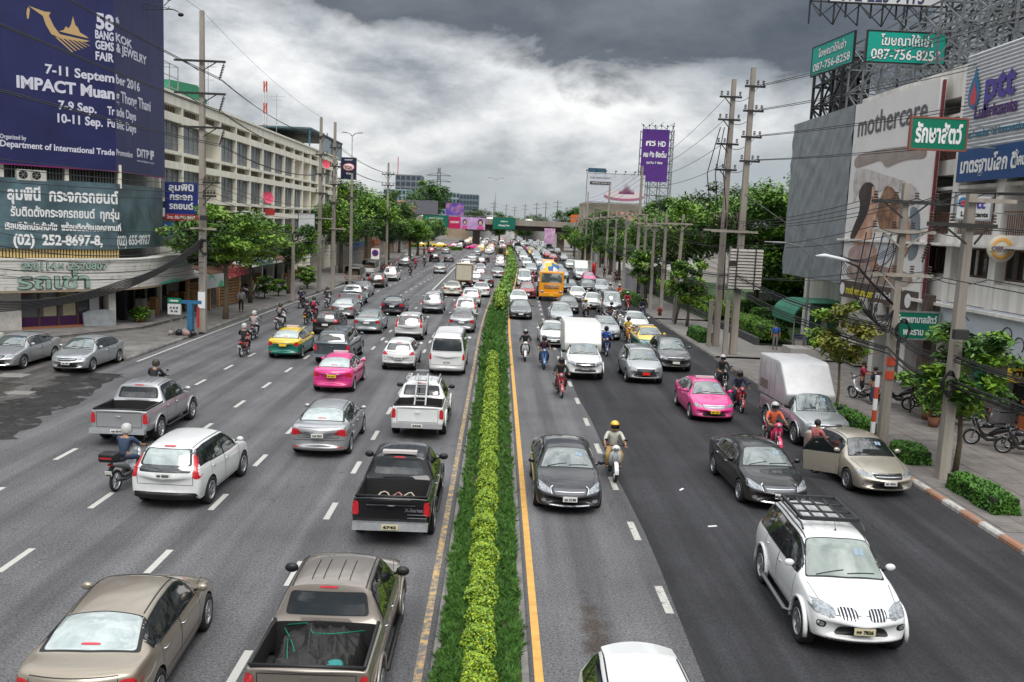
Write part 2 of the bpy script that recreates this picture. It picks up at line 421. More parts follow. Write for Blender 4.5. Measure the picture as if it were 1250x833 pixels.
# markings
PW = mat('white road paint',(.47,.46,.43),.7,col2=(.22,.215,.21),ns=11,c2=(.58,.72),bump=.2,bs=60,world=True)
PW_OLD = mat('worn white road paint',(.46,.45,.41),.8,col2=(.14,.14,.14),ns=9,c2=(.50,.66),world=True)
PY = mat('yellow road paint',(.60,.335,.085),.7,noise=.2,ns=4,world=True)
PY_OLD = mat('worn yellow road paint',(.50,.33,.14),.8,col2=(.15,.145,.14),ns=5,c2=(.40,.56),world=True)
ribbon('road_marking',.88,1.03,4,420,.004,PY)
ribbon('road_marking',-1.13,-.99,4,420,.004,PY_OLD)
def dashes(xs,y0,y1,m,w=.15,ln=1.35,per=4.14):
 mb = MB()
 for x in xs:
  y = y0
  while y < y1:
   for (a,b_) in ((y,y + ln),):
    mb.quad((x - w / 2 + drift(a),a,.0042),(x + w / 2 + drift(a),a,.0042),(x + w / 2 + drift(b_),b_,.0042),(x - w / 2 + drift(b_),b_,.0042))
   y += per
 mb.build('road_marking',m,fix=False)['kind'] = 'structure'
dashes((-4.03,),9.3,60,PW);dashes((-7.02,),9.7,175,PW);dashes((-9.95,),9.5,240,PW);dashes((-12.87,),9.6,240,PW)
dashes((3.66,),8.6,330,PW_OLD,w=.17)
# long solid line that divides the turning lanes
ribbon('road_marking',lambda Y: -6.85 - .2 - drift(Y),lambda Y: -6.85 - drift(Y) - .0,88,165,.0043,PW)
ribbon('road_marking',-17.6,-17.45,44,150,.004,PW_OLD)
# pavements (tops) and kerb stones
ribbon('pavement',-26.0,-18.17,43.35,420,.14,mat('left pavement slabs',(.155,.146,.136),.85,noise=.4,ns=1.0,bump=.5,bs=12,world=True))
PAVR = mat('right pavement',(.175,.165,.16),.85,noise=.22,ns=1.3,bump=.4,bs=14,world=True)
pv_o = ribbon('pavement',13.22,24.5,4,48.8,.13,PAVR)
ribbon('driveway',13.3,24.5,48.8,53.2,.03,CONC)
ribbon('pavement',13.22,24.5,53.2,70.8,.13,mat('pale right pavement',(.235,.222,.205),.85,noise=.18,ns=.8,bump=.3,bs=14,world=True))
ribbon('driveway',13.3,24.5,70.8,75.0,.03,CONC)
ribbon('pavement',13.22,24.5,75.0,420,.13,CONC)
# slabs of the near right pavement, each laid on its own with open joints
SLAB = mat('pavement slab',(.185,.168,.155),.85,noise=.25,ns=1.7,bump=.5,bs=18,world=True)
sl = MB();sl.box(-.385,.385,-.385,.385,-.02,.012);slm = sl.mesh('slab',SLAB)
b_ = 0
for i in range(9):
 for j in range(33):
  x,y = 13.75 + i * .79,22.6 + j * .79
  if b_ >= 296: break
  o = link('paving_slab',slm,pv_o,(x,y,.135 + rnd.uniform(-.004,.004)),(rnd.uniform(-.004,.004),rnd.uniform(-.004,.004),0));b_ += 1
KW = mat('white kerb paint',(.55,.53,.50),.7,col2=(.28,.25,.22),ns=4,c2=(.45,.7),world=True)
KR = mat('faded red kerb paint',(.38,.17,.095),.75,col2=(.30,.25,.20),ns=4,c2=(.45,.7),world=True)
kb = MB();kb.prism([(-.09,-.01),(.09,-.01),(.09,.15),(-.05,.15),(-.09,.10)],'y',-.49,.49)
kmW = kb.mesh('k',KW);kmR = kb.mesh('k',KR);kmC = kb.mesh('k',CONC_D)
kbl = MB();kbl.prism([(.09,-.01),(-.09,-.01),(-.09,.16),(.05,.16),(.09,.11)],'y',-.49,.49)
kmL = kbl.mesh('k',mat('dirty left kerb',(.20,.19,.175),.85,noise=.5,ns=1.2,bump=.4,bs=16,world=True))
kr = empty('kerb',(13.14,0,0));kr['kind'] = 'structure'
for j in range(6,118):
 y = j + .5
 if 48.8 < y < 53.2 or 70.8 < y < 75.0: continue
 me_ = (kmR if (j // 1) % 2 else kmW) if y < 34 else kmC
 link('kerb_stone',me_,kr,(drift(y),y,0))
kl = empty('kerb',(-18.09,0,0));kl['kind'] = 'structure'
for j in range(44,150):
 y = j + .5
 link('kerb_stone',kmL,kl,(drift(y),y,0))
ribbon('kerb',13.05,13.22,118,420,.14,CONC_D);ribbon('kerb',-18.17,-18.0,150,420,.15,CONC_D)
# median: low kerb and soil
ribbon('median_kerb',-.86,-.74,4,300,.10,CONC_D);ribbon('median_kerb',.66,.78,4,300,.10,CONC_D)
ribbon('median_soil',-.745,.665,4,300,.08,mat('planter soil',(.05,.038,.026),.95,noise=.4,ns=3,world=True))
# rounded corner of the side street at the lower left
mb = MB();mb.prism([(-40,20),(-18.4,20),(-17.9,24),(-17.55,28.6),(-18.1,31.0),(-20.2,31.6),(-40,31.6)],'z',0,.15);mb.build('pavement',CONC_D,bevel=.03)['kind'] = 'structure'
# raised forecourt in front of the corner shop
mb = MB();mb.prism([(-60,43.5),(-30.5,43.5),(-24.6,48.6),(-21.6,55.0),(-21.0,64),(-26,64),(-26,53.5),(-45,34.0)],'z',.1,.30);mb.build('forecourt',CONC_D,bevel=.03)['kind'] = 'structure'
mb = MB()
for (x,y,a,b2) in ((-19.6,46.5,1.3,1.6),(-21.6,38.7,1.2,.9),(-19.2,35.2,.9,.7)): mb.box(x,x + a,y,y + b2,.0,.012 + (.14 if y > 44 else 0))
mb.build('drain_cover',mat('drain cover concrete',(.21,.20,.185),.85,noise=.25,ns=2))['kind'] = 'structure'
# ---------------------------------------------------------------- vehicles
def lerp(a,b,t): return a + (b - a) * t
def curve(pts,x):
 if x <= pts[0][0]: return pts[0][1]
 for (a,b),(c,d) in zip(pts,pts[1:]):
  if x <= c: return lerp(b,d,(x - a) / (c - a)) if c > a else d
 return pts[-1][1]
def car_body(S):
 """closed cage lofted through the stations, subdivided; forward is +x"""
 bm = bmesh.new();cl = bm.edges.layers.float.new('crease_edge')
 xs = S['xs'];x0,x1 = xs[0],xs[-1]
 zr = max(z for x,z in S['cab'])
 rings = []
 for x in xs:
  zb,zt,w = curve(S['bot'],x),curve(S['top'],x),curve(S['wid'],x)
  zc = curve(S['cab'],x) if S['cab'][0][0] <= x <= S['cab'][-1][0] else 0
  bow = curve(S['bow'],x)
  a = max(0,min(1,(zc - zt) / max(.05,zr - zt - .04))) if zc > zt + .03 else 0
  h = zt - zb
  p = [(0,zb),(.70 * w,zb),(.955 * w,zb + .04),(w,zb + .42 * h),(w * .992,zb + .76 * h),(.94 * w,zt - .02)]
  if a > 0:
   y6 = lerp(.88 * w,S['wr'] * curve(S.get('wrm',[(0,1)]),x),a)
   p += [(y6,zc - .055 * a - .015),(y6 * .66,zc - .008),(0,zc + .012)]
  else: p += [(.84 * w,zt + .004),(.48 * w,zt + .016),(0,zt + .022)]
  rr = []
  for y,z in p: rr.append(bm.verts.new((x - bow * (y / w) ** 2,y,z)))
  ll = [None] + [bm.verts.new((v.co.x,-v.co.y,v.co.z)) for v in rr[1:-1]] + [None]
  ring = rr + [ll[i] for i in range(len(ll) - 2,0,-1)]
  rings.append((ring,a))
 n = len(rings[0][0]);k = 8
 for (A,a1),(B,a2) in zip(rings,rings[1:]):
  for j in range(n): bm.faces.new((A[j],A[(j + 1) % n],B[(j + 1) % n],B[j]))
 for ring,flip in ((rings[0][0],False),(rings[-1][0],True)):
  Rr = ring[:k + 1];Ll = [ring[0]] + [ring[n - i] for i in range(1,k)] + [ring[k]]
  for j in range(1,k - 1):
   q = (Rr[j],Rr[j + 1],Ll[j + 1],Ll[j]);bm.faces.new(q[::-1] if flip else q)
  for tri in ((Rr[0],Rr[1],Ll[1]),(Rr[k - 1],Rr[k],Ll[k - 1])): bm.faces.new(tri if not flip else tri[::-1])
 bm.normal_update();bmesh.ops.recalc_face_normals(bm,faces=bm.faces)
 cr = S.get('crease',{})
 for i,(A,a) in enumerate(rings):
  # longitudinal creases: sill, shoulder and roof rail
  if i + 1 < len(rings):
   B = rings[i + 1][0]
   for j,c in ((2,.5),(5,S.get('shoulder',.35)),(6,.35 if a > .3 else 0)):
    for jj in (j,n - j):
     e = bm.edges.get((A[jj],B[jj]))
     if e and c: e[cl] = c
  c = cr.get(i)
  if c:
   for j in range(5,n - 5):
    e = bm.edges.get((A[j],A[(j + 1) % n]))
    if e: e[cl] = c
 me = bpy.data.meshes.new('b');bm.to_mesh(me);bm.free()
 me.materials.append(None);me.materials.append(UNDER);me.materials.append(S.get('bedmat',BLACK))
 me.materials[0] = MATS['placeholder']
 o = bpy.data.objects.new('b',me);COL.objects.link(o)
 s = o.modifiers.new('s','SUBSURF');s.levels = 2;s.render_levels = 2
 # wheel wells and bed
 cut = MB()
 Rw = S['R'] + S.get('gap',.045)
 for ax in S['axles']:
  for sgn in (1,-1):
   y0,y1 = (S['track'] - .21) * sgn,(S['track'] + .6) * sgn
   cut.lathe([(0,y0),(Rw,y0),(Rw,y1),(0,y1)],28,'y',(ax,0,S['R']),0)
 cm = cut.mesh('c',[UNDER])
 co = bpy.data.objects.new('c',cm);COL.objects.link(co)
 bo = o.modifiers.new('b','BOOLEAN');bo.operation = 'DIFFERENCE';bo.object = co;bo.solver = 'EXACT';bo.use_self = True
 try: bo.material_mode = 'TRANSFER'
 except Exception: pass
 extra = [co]
 if 'bed' in S:
  x0b,x1b,yb,zb = S['bed']
  c2 = MB();c2.box(x0b,x1b,-yb,yb,zb,3);c2m = c2.mesh('c',[S.get('bedmat',BLACK)])
  c2o = bpy.data.objects.new('c',c2m);COL.objects.link(c2o)
  b2 = o.modifiers.new('b2','BOOLEAN');b2.operation = 'DIFFERENCE';b2.object = c2o;b2.solver = 'EXACT'
  try: b2.material_mode = 'TRANSFER'
  except Exception: pass
  extra.append(c2o)
 dg = bpy.context.evaluated_depsgraph_get();dg.update()
 out = bpy.data.meshes.new_from_object(o.evaluated_get(dg));out.name = 'body'
 bpy.data.objects.remove(o)
 for e in extra: bpy.data.objects.remove(e)
 out.polygons.foreach_set('use_smooth',[True] * len(out.polygons))
 out.set_sharp_from_angle(angle=R(38))
 if len(out.materials) == 0 or out.materials[0] is None:
  out.materials.clear();out.materials.append(MATS['placeholder'])
 return out
MATS['placeholder'] = mat('placeholder',(.5,.5,.5),.4)
def bvh_of(me):
 return BVHTree.FromPolygons([v.co.copy() for v in me.vertices],[tuple(p.vertices) for p in me.polygons])
def chaikin(P,it=2):
 for _ in range(it):
  Q = []
  for i in range(len(P)):
   a,b = P[i],P[(i + 1) % len(P)]
   Q += [(lerp(a[0],b[0],.22),lerp(a[1],b[1],.22)),(lerp(a[0],b[0],.78),lerp(a[1],b[1],.78))]
  P = Q
 return P
def fillet(P,r=.07,n=4):
 Q = [];k = len(P)
 for i in range(k):
  a,b,c = P[i - 1],P[i],P[(i + 1) % k]
  la = math.hypot(a[0] - b[0],a[1] - b[1]);lc = math.hypot(c[0] - b[0],c[1] - b[1])
  if la < 1e-6 or lc < 1e-6: continue
  ra,rc = min(r,la * .45),min(r,lc * .45)
  p0 = (b[0] + (a[0] - b[0]) / la * ra,b[1] + (a[1] - b[1]) / la * ra);p1 = (b[0] + (c[0] - b[0]) / lc * rc,b[1] + (c[1] - b[1]) / lc * rc)
  for j in range(n + 1):
   t = j / n;Q.append(((1 - t) ** 2 * p0[0] + 2 * t * (1 - t) * b[0] + t * t * p1[0],(1 - t) ** 2 * p0[1] + 2 * t * (1 - t) * b[1] + t * t * p1[1]))
 return Q
def dens(P,s,closed=True):
 Q = []
 for i in range(len(P) if closed else len(P) - 1):
  a,b = P[i],P[(i + 1) % len(P)];d = math.hypot(a[0] - b[0],a[1] - b[1]);n = max(1,int(math.ceil(d / s)))
  for j in range(n): Q.append((lerp(a[0],b[0],j / n),lerp(a[1],b[1],j / n)))
 if not closed: Q.append(P[-1])
 return Q
def shoot(bvh,u,v,ax):
 o,d = {'x+': ((9,u,v),(-1,0,0)),'x-': ((-9,u,v),(1,0,0)),'y+': ((u,9,v),(0,-1,0)),'y-': ((u,-9,v),(0,1,0)),'z+': ((u,v,9),(0,0,-1))}[ax]
 h,nrm,_,_ = bvh.ray_cast(Vector(o),Vector(d))
 return (h,nrm,Vector(d))
def patch(bvh,poly,ax,m,off=.005,name='patch',s=.06,it=2,step=.07):
 P = dens(fillet(poly,.035 * (1 + it) if it < 3 else .12) if it else poly,s)
 cx_ = sum(p[0] for p in P) / len(P);cy_ = sum(p[1] for p in P) / len(P)
 rad = max(math.hypot(p[0] - cx_,p[1] - cy_) for p in P);nr = max(1,int(rad / step));n = len(P)
 vs,ns = [],[];last = None
 for r in range(nr,0,-1):
  for p in P:
   t = r / nr;h,nn,d = shoot(bvh,cx_ + (p[0] - cx_) * t,cy_ + (p[1] - cy_) * t,ax)
   vs.append(None if h is None else h + (nn - d).normalized() * off);ns.append(nn)
 h,nn,d = shoot(bvh,cx_,cy_,ax);vs.append(None if h is None else h + (nn - d).normalized() * off);ns.append(nn)
 fs = []
 for r in range(nr - 1):
  for j in range(n): fs.append((r * n + j,r * n + (j + 1) % n,(r + 1) * n + (j + 1) % n,(r + 1) * n + j))
 for j in range(n): fs.append(((nr - 1) * n + j,(nr - 1) * n + (j + 1) % n,nr * n))
 fs = [f for f in fs if all(vs[i] is not None for i in f) and max((vs[f[i]] - vs[f[i - 1]]).length for i in range(len(f))) < .22]
 vs = [v if v is not None else Vector((0,0,.3)) for v in vs];ns = [x if x is not None else Vector((0,0,1)) for x in ns]
 # orient outwards
 me = bpy.data.meshes.new(name);me.from_pydata(vs,[],fs)
 if fs:
  f = me.polygons[len(fs) // 2];me.update()
  if f.normal.dot(ns[fs[len(fs) // 2][0]]) < 0: me.flip_normals()
 me.materials.append(m)
 me.polygons.foreach_set('use_smooth',[True] * len(me.polygons));me.update()
 if ax != 'x+' or True:
  try: me.normals_split_custom_set_from_vertices(ns)
  except Exception: pass
 return me
def strip(bvh,pts,w,ax,m,off=.003,closed=False,mb=None):
 P = dens(pts,.05,closed);vs = [];k = len(P);ok = []
 for i,p in enumerate(P):
  a = P[(i - 1) % k] if closed else P[max(0,i - 1)];b = P[(i + 1) % k] if closed else P[min(k - 1,i + 1)]
  dx,dy = b[0] - a[0],b[1] - a[1];l = math.hypot(dx,dy) or 1;nx,ny = -dy / l * w / 2,dx / l * w / 2
  for sgn in (1,-1):
   h,nn,d = shoot(bvh,p[0] + nx * sgn,p[1] + ny * sgn,ax)
   vs.append(h + (nn - d).normalized() * off if h is not None else None)
 fs = []
 for i in range(k if closed else k - 1):
  j = (i + 1) % k;f = (2 * i,2 * i + 1,2 * j + 1,2 * j)
  if all(vs[q] is not None for q in f) and (vs[f[0]] - vs[f[2]]).length < .25: fs.append(f)
 mb = mb or MB();mb.add([v if v is not None else (0,0,.3) for v in vs],fs)
 return mb
def wheel_meshes(Rr,wdt,spokes,style=0):
 t = MB();w = wdt / 2
 t.lathe([(Rr * .60,-w * .8),(Rr * .70,-w),(Rr * .93,-w),(Rr,-w * .72),(Rr,w * .72),(Rr * .93,w),(Rr * .70,w),(Rr * .64,w * .85)],28,'y')
 tm = t.mesh('wheel',RUBBER)
 r = MB()
 r.lathe([(Rr * .64,w * .86),(Rr * .66,w * 1.02),(Rr * .60,w * 1.0),(Rr * .575,w * .55),(Rr * .56,w * .2)],28,'y',mi=0)
 r.lathe([(Rr * .60,w * .25),(.0,w * .22)],20,'y',mi=1)
 r.lathe([(0,w * .9),(Rr * .10,w * .88),(Rr * .14,w * .6)],12,'y',mi=0)
 for i in range(spokes):
  a = 2 * math.pi * i / spokes
  offs = (-.12,.12) if style == 1 else (0,)
  for o_ in offs:
   c,s_ = math.cos(a + o_),math.sin(a + o_)
   d = Vector((c,0,s_));q = Vector((-s_,0,c));ww = Rr * (.055 if style == 1 else .085)
   p0 = d * Rr * .08 + Vector((0,w * .82,0));p1 = d * Rr * .60 + Vector((0,w * .86,0))
   vs = [p0 - q * ww * .8,p0 + q * ww * .8,p1 + q * ww * 1.2,p1 - q * ww * 1.2]
   vs += [v - Vector((0,w * .25,0)) for v in vs]
   r.add(vs,[(0,1,2,3),(0,4,5,1),(1,5,6,2),(2,6,7,3),(3,7,4,0)],0)
 rm = r.mesh('rim',[ALLOY,UNDER])
 return tm,rm
def window_poly(S,x0,x1,n=8):
 top,bot = [],[]
 zr = max(z for x,z in S['cab'])
 def tz(x):
  zt = curve(S['top'],x);zc = curve(S['cab'],x) if S['cab'][0][0] < x < S['cab'][-1][0] else zt
  a = max(0,min(1,(zc - zt) / (zr - zt)));return zc - .055 * a - .05 - S.get('sub',.012)
 for i in range(n + 1):
  x = lerp(x0,x1,i / n);b = curve(S['top'],x) + S.get('belt',.022);t = tz(x)
  if t > b + .012: bot.append((x,b));top.append((x,t))
 return bot + top[::-1]
def make_kit(S):
 """every part of a vehicle type as (name, mesh, loc, rot, scale, role, children, level)"""
 body = car_body(S);bv = bvh_of(body);K = []
 def add(name,me,role=None,loc=(0,0,0),rot=(0,0,0),sc=(1,1,1),kids=(),lv=2): K.append([name,me,role,loc,rot,sc,list(kids),lv])
 w = max(v for _,v in S['wid']);top = S['top'];cab = S['cab']
 add('body',body,'paint',lv=9)
 # glass
 xc,xf,xr,xb = S['cowl'],S['rf'],S['rr'],S['bl']
 wc = curve(S['wid'],xc);wr = S['wr']
 m1,m2 = S.get('wsm',(.10,.05))
 scr = [(xc - m1,-.80 * wc),(xc - m1 + .05,0),(xc - m1,.80 * wc),(xf + m2,.88 * wr),(xf + m2 + .03,0),(xf + m2,-.88 * wr)]
 def ring_poly(P,it): return P
 if S.get('ws_ax','z+') == 'z+':
  add('windscreen',patch(bv,[scr[0],scr[1],scr[2],scr[3],scr[4],scr[5]],'z+',GLASS_G,.007,it=1),'glassf',lv=9)
  wb = [(p[0] + (.03 if i < 3 else -.03),p[1] * 1.035) for i,p in enumerate(scr)]
  add('windscreen_seal',patch(bv,wb,'z+',BLACK,.003,it=1),lv=1)
 else:
  z0_,z1_ = S['wsz']
  P = [(-.84 * wc,z0_),(.84 * wc,z0_),(.86 * wr,z1_),(-.86 * wr,z1_)]
  add('windscreen',patch(bv,P,'x+',GLASS_G,.007,it=1),'glassf',lv=9)
 if 'rg' in S:
  ax,P = S['rg']
  add('rear_window',patch(bv,P,ax,GLASS_D,.007,it=1),'glassr',lv=9)
  c0 = sum(p[0] for p in P) / len(P);c1 = sum(p[1] for p in P) / len(P)
  add('window_seal',patch(bv,[(c0 + (p[0] - c0) * 1.10,c1 + (p[1] - c1) * 1.10) for p in P],ax,BLACK,.003,it=1),lv=1)
 dlo = S['dlo']
 for ax in ('y+','y-'):
  P = window_poly(S,dlo[0][0] - .05,dlo[-1][1] + .06,16)
  S2 = dict(S);S2['belt'] = S.get('belt',.022) - .018;S2['sub'] = S.get('sub',.012) - .018
  P = window_poly(S2,dlo[0][0] - .05,dlo[-1][1] + .06,16)
  if not S.get('no_trim'): add('window_trim',patch(bv,P,ax,BLACK,.003,it=0,step=.05),lv=2)
  for a,b in dlo:
   P = window_poly(S,a,b)
   if len(P) > 3: add('side_window',patch(bv,P,ax,GLASS_D,.007,it=1,step=.05),'glasss',lv=8)
 for sg in (1,-1):      # roof gutters, chrome line under the glass, side moulding
  q = [(lerp(xf + .02,xr + .02,i / 8),sg * (wr * curve(S.get('wrm',[(0,1)]),lerp(xf,xr,i / 8)) * .90)) for i in range(9)]
  add('roof_gutter',strip(bv,q,.022,'z+',BLACK,.0035).mesh('g',BLACK),lv=4)
  ax = 'y+' if sg == 1 else 'y-'
  if S.get('chrome'):
   q = [(x_,curve(top,x_) + .006) for x_ in (dlo[0][0] + .02,-.9,-.4,.2,dlo[-1][1] - .04)]
   add('belt_trim',strip(bv,q,.016,ax,CHROME,.010).mesh('c',CHROME),lv=3)
  q = [(S['axles'][1] + S['R'] + .10,curve(S['bot'],0) + .22),(S['axles'][0] - S['R'] - .10,curve(S['bot'],0) + .20)]
  add('side_moulding',strip(bv,q,.035,ax,MATS['placeholder'],.014).mesh('m',MATS['placeholder']),'paint',lv=3)
 # doors: an outline seam and a handle each
 for (a,b) in S['doors']:
  zlo = curve(S['bot'],a) + .10
  for ax,sg in (('y+',1),('y-',-1)):
   rear_cut = S['axles'][1] + S['R'] + .12
   P = [(max(a,rear_cut) if a < rear_cut else a,zlo),(b,zlo),(b + .02,curve(top,b) - .0),(a,curve(top,a) - .0),(a,S['R'] * 1.75)]
   if a >= rear_cut: P = [(a,zlo),(b,zlo),(b + .02,curve(top,b)),(a,curve(top,a))]
   dm = strip(bv,P,.013,ax,BLACK,.002,closed=True).mesh('seam',BLACK)
   hx,hz = a + .16,curve(top,a) - .135
   h,nn,d = shoot(bv,hx,hz,ax)
   hb = MB();hy = abs(h.y) if h else w
   hb.tube([(hx - .085,sg * hy,hz),(hx - .06,sg * (hy + .028),hz),(hx + .06,sg * (hy + .028),hz),(hx + .085,sg * hy,hz)],.012,6)
   add('door_seam',dm,lv=1)
   add('door_handle',hb.mesh('handle',CHROME),S.get('handle'),lv=1)
 # bonnet and boot seams
 hs = S.get('hood_seam')
 if hs:
  x0,x1,y0,y1 = hs
  add('bonnet_seam',strip(bv,[(x0,-y0),(x1,-y1),(x1 + .06,0),(x1,y1),(x0,y0)],.012,'z+',BLACK,.002).mesh('s',BLACK),lv=1)
 ts = S.get('tail_seam')
 if ts:
  add('boot_seam',strip(bv,ts,.013,'x-',BLACK,.002).mesh('s',BLACK),lv=1)
 for nm,ax,P,m,lv,off in S['patches']:
  mir = P and isinstance(P,tuple)
  if isinstance(m,str): rl,mm = m,MATS['placeholder']
  else: rl,mm = None,m
  if nm == 'licence_plate':
   zc_ = (P[0][1] + P[2][1]) / 2;sx = 1 if ax == 'x+' else -1
   hs_ = [shoot(bv,yy,zz_,ax)[0] for yy in (-.15,0,.15) for zz_ in (P[0][1],P[2][1])]
   xx = max(sx * h_.x for h_ in hs_ if h_ is not None) * sx
   b = MB();b.box(min(xx,xx + sx * .018),max(xx,xx + sx * .018),-.185,.185,zc_ - .062,zc_ + .062)
   add(nm,b.mesh('plate',MATS['placeholder']),'plate',lv=lv);S.setdefault('plate_at',{})[sx] = (xx + sx * .020,zc_);continue
  for sg in ((1,-1) if mir else (1,)):
   PP = [(p[0] * sg,p[1]) for p in P] if ax[0] == 'x' else ([(p[0],p[1] * sg) for p in P] if ax == 'z+' else list(P))
   a2 = ax if ax != 'y*' else ('y+' if sg == 1 else 'y-')
   if ax == 'y*': PP = list(P)
   it = 1 if nm not in ('licence_plate',) else 0
   add(nm,patch(bv,PP,a2,mm,off,it=it,s=.04,step=.05),rl,lv=lv)
 for nm,ax,P,wd,m,lv in S.get('strips',[]):
  sgs = (1,-1) if (isinstance(P,tuple)) else (1,)
  for sg in sgs:
   PP = [(p[0] * sg,p[1]) for p in P] if ax[0] == 'x' else ([(p[0],p[1] * sg) for p in P] if ax == 'z+' else list(P))
   a2 = ax if ax != 'y*' else ('y+' if sg == 1 else 'y-')
   rl,mm = (m,MATS['placeholder']) if isinstance(m,str) else (None,m)
   add(nm,strip(bv,PP,wd,a2,mm,.009).mesh('s',mm),rl,lv=lv)
 # wheels
 tm,rm = wheel_meshes(S['R'],S.get('ww',.21),S.get('spokes',5),S.get('rimstyle',0))
 for ax in S['axles']:
  for sg in (1,-1):
   add('wheel',tm,None,(ax,sg * (S['track'] - .01),S['R']),(0,0,0 if sg == 1 else math.pi),kids=[('rim',rm,None)],lv=9)
 # mirrors
 mx = S['mirror'][0];mz = S['mirror'][1];sz = S.get('mirror_s',1)
 for sg in (1,-1):
  b = MB();yw = curve(S['wid'],mx) * .93
  b.ball((mx,sg * (yw + .075 + .04 * sz),mz),(.055 * sz,.10 * sz,.07 * sz),10,6,0)
  b.tube([(mx + .02,sg * (yw - .03),mz - .06),(mx,sg * (yw + .07),mz - .02)],.022,5,1)
  add('side_mirror',b.mesh('mirror',[MATS['placeholder'],BLACK]),'mirror',lv=7)
 for k,(fx,fy) in enumerate(((.62,.62),(.62,.46))):
  x = lerp(xc - m1,xf + m2,fx);y = fy * wr;q = [shoot(bv,x + a,y + b_2,'z+')[0] for a,b_2 in ((-.06,-.04),(.06,-.04),(.06,.04),(-.06,.04))]
  if all(q) and S.get('ws_ax','z+') == 'z+': b = MB();b.add([p + Vector((.004,0,.011)) for p in q],[(0,1,2,3)]);add('tax_disc',b.mesh('d',mat('tax disc',(.25,.33,.42),.5)),lv=1)
 for sg in (1,-1):     # wipers
  b = MB();q = []
  for i in range(7):
   t = i / 6;y = sg * .04 + .52 * t * (1 if sg > 0 else 1) - (.5 if sg < 0 else 0);x = xc - m1 + .005 - .06 * t
   h,nn,d = shoot(bv,x,y,'z+');q.append(h + Vector((0,0,.018)))
  b.tube(q,.009,4);add('wiper',b.mesh('wiper',BLACK),lv=1)
 for fn in S.get('extra',[]): fn(add,bv,S)
 return K,S
def box_part(name,args,m,lv=3,bevel=.0,role=None):
 def fn(add,bv,S):
  b = MB()
  for a in args: b.box(*a)
  me = b.mesh(name,m if not isinstance(m,str) else MATS['placeholder'])
  if bevel:
   bm = bmesh.new();bm.from_mesh(me);bmesh.ops.bevel(bm,geom=bm.edges[:],offset=bevel,segments=2,affect='EDGES',profile=.5);bm.to_mesh(me);bm.free()
  add(name,me,m if isinstance(m,str) else role,lv=lv)
 return fn
def place(kit,x,y,hd,pnt,label,group=None,lv=0,name='sedan',cat='car',**rl):
 """hd: +1 drives away from the camera, -1 towards it, or an angle in radians from +Y (float given as tuple)"""
 K,S = kit
 rz = math.pi / 2 if hd == 1 else (-math.pi / 2 if hd == -1 else hd[0])
 o = empty(name,(x,y,0),rz,label,cat,group)
 mirror = rl.get('mirror',pnt)
 for nm,me,role,loc,rot,sc,kids,lvl in K:
  if lvl <= lv and not (role and role in rl.get('keep',())): continue
  if nm in rl.get('skip',()): continue
  p = link(nm,me,o,loc,rot,sc)
  r = {'paint': pnt,'mirror': mirror,'trim': rl.get('trim',pnt),'bumper2': pnt}.get(role)
  if role in ('glassf','glassr','glasss'): r = rl.get(role)
  if role in ('plate','grille','bumper','handle'): r = rl.get(role,{'plate': PLATE,'grille': BLACK,'bumper': pnt,'handle': pnt}[role])
  if r is not None:
   p.material_slots[0].link = 'OBJECT';p.material_slots[0].material = r
  if lv < 5:
   for kn,km,kr in kids: link(kn,km,p)
 if 'number' in rl and 'plate_at' in S:
  sx = rl.get('face',-1)
  if sx in S['plate_at']:
   xx,zc_ = S['plate_at'][sx]
   me = text_mesh(rl['number'],.085,.30,.004,.002);me.materials.clear();me.materials.append(INK)
   t = link('plate_lettering',me,o);t.matrix_local = frame((xx + sx * .003,0,zc_),(0,1 if sx == 1 else -1,0),(0,0,1))
 return o
def bowl(n,f,t): return [(-9,-f)]
def mk_bow(L,cowl,rf,rr,bl,nose=.26,tail=.2):
 return [(-L,-tail),(-L + .25,-tail * .8),(bl,-.10),(rr,-.04),((rr + rf) / 2,0),(rf,.06),(cowl,.12),(L - .35,nose * .7),(L,nose)]
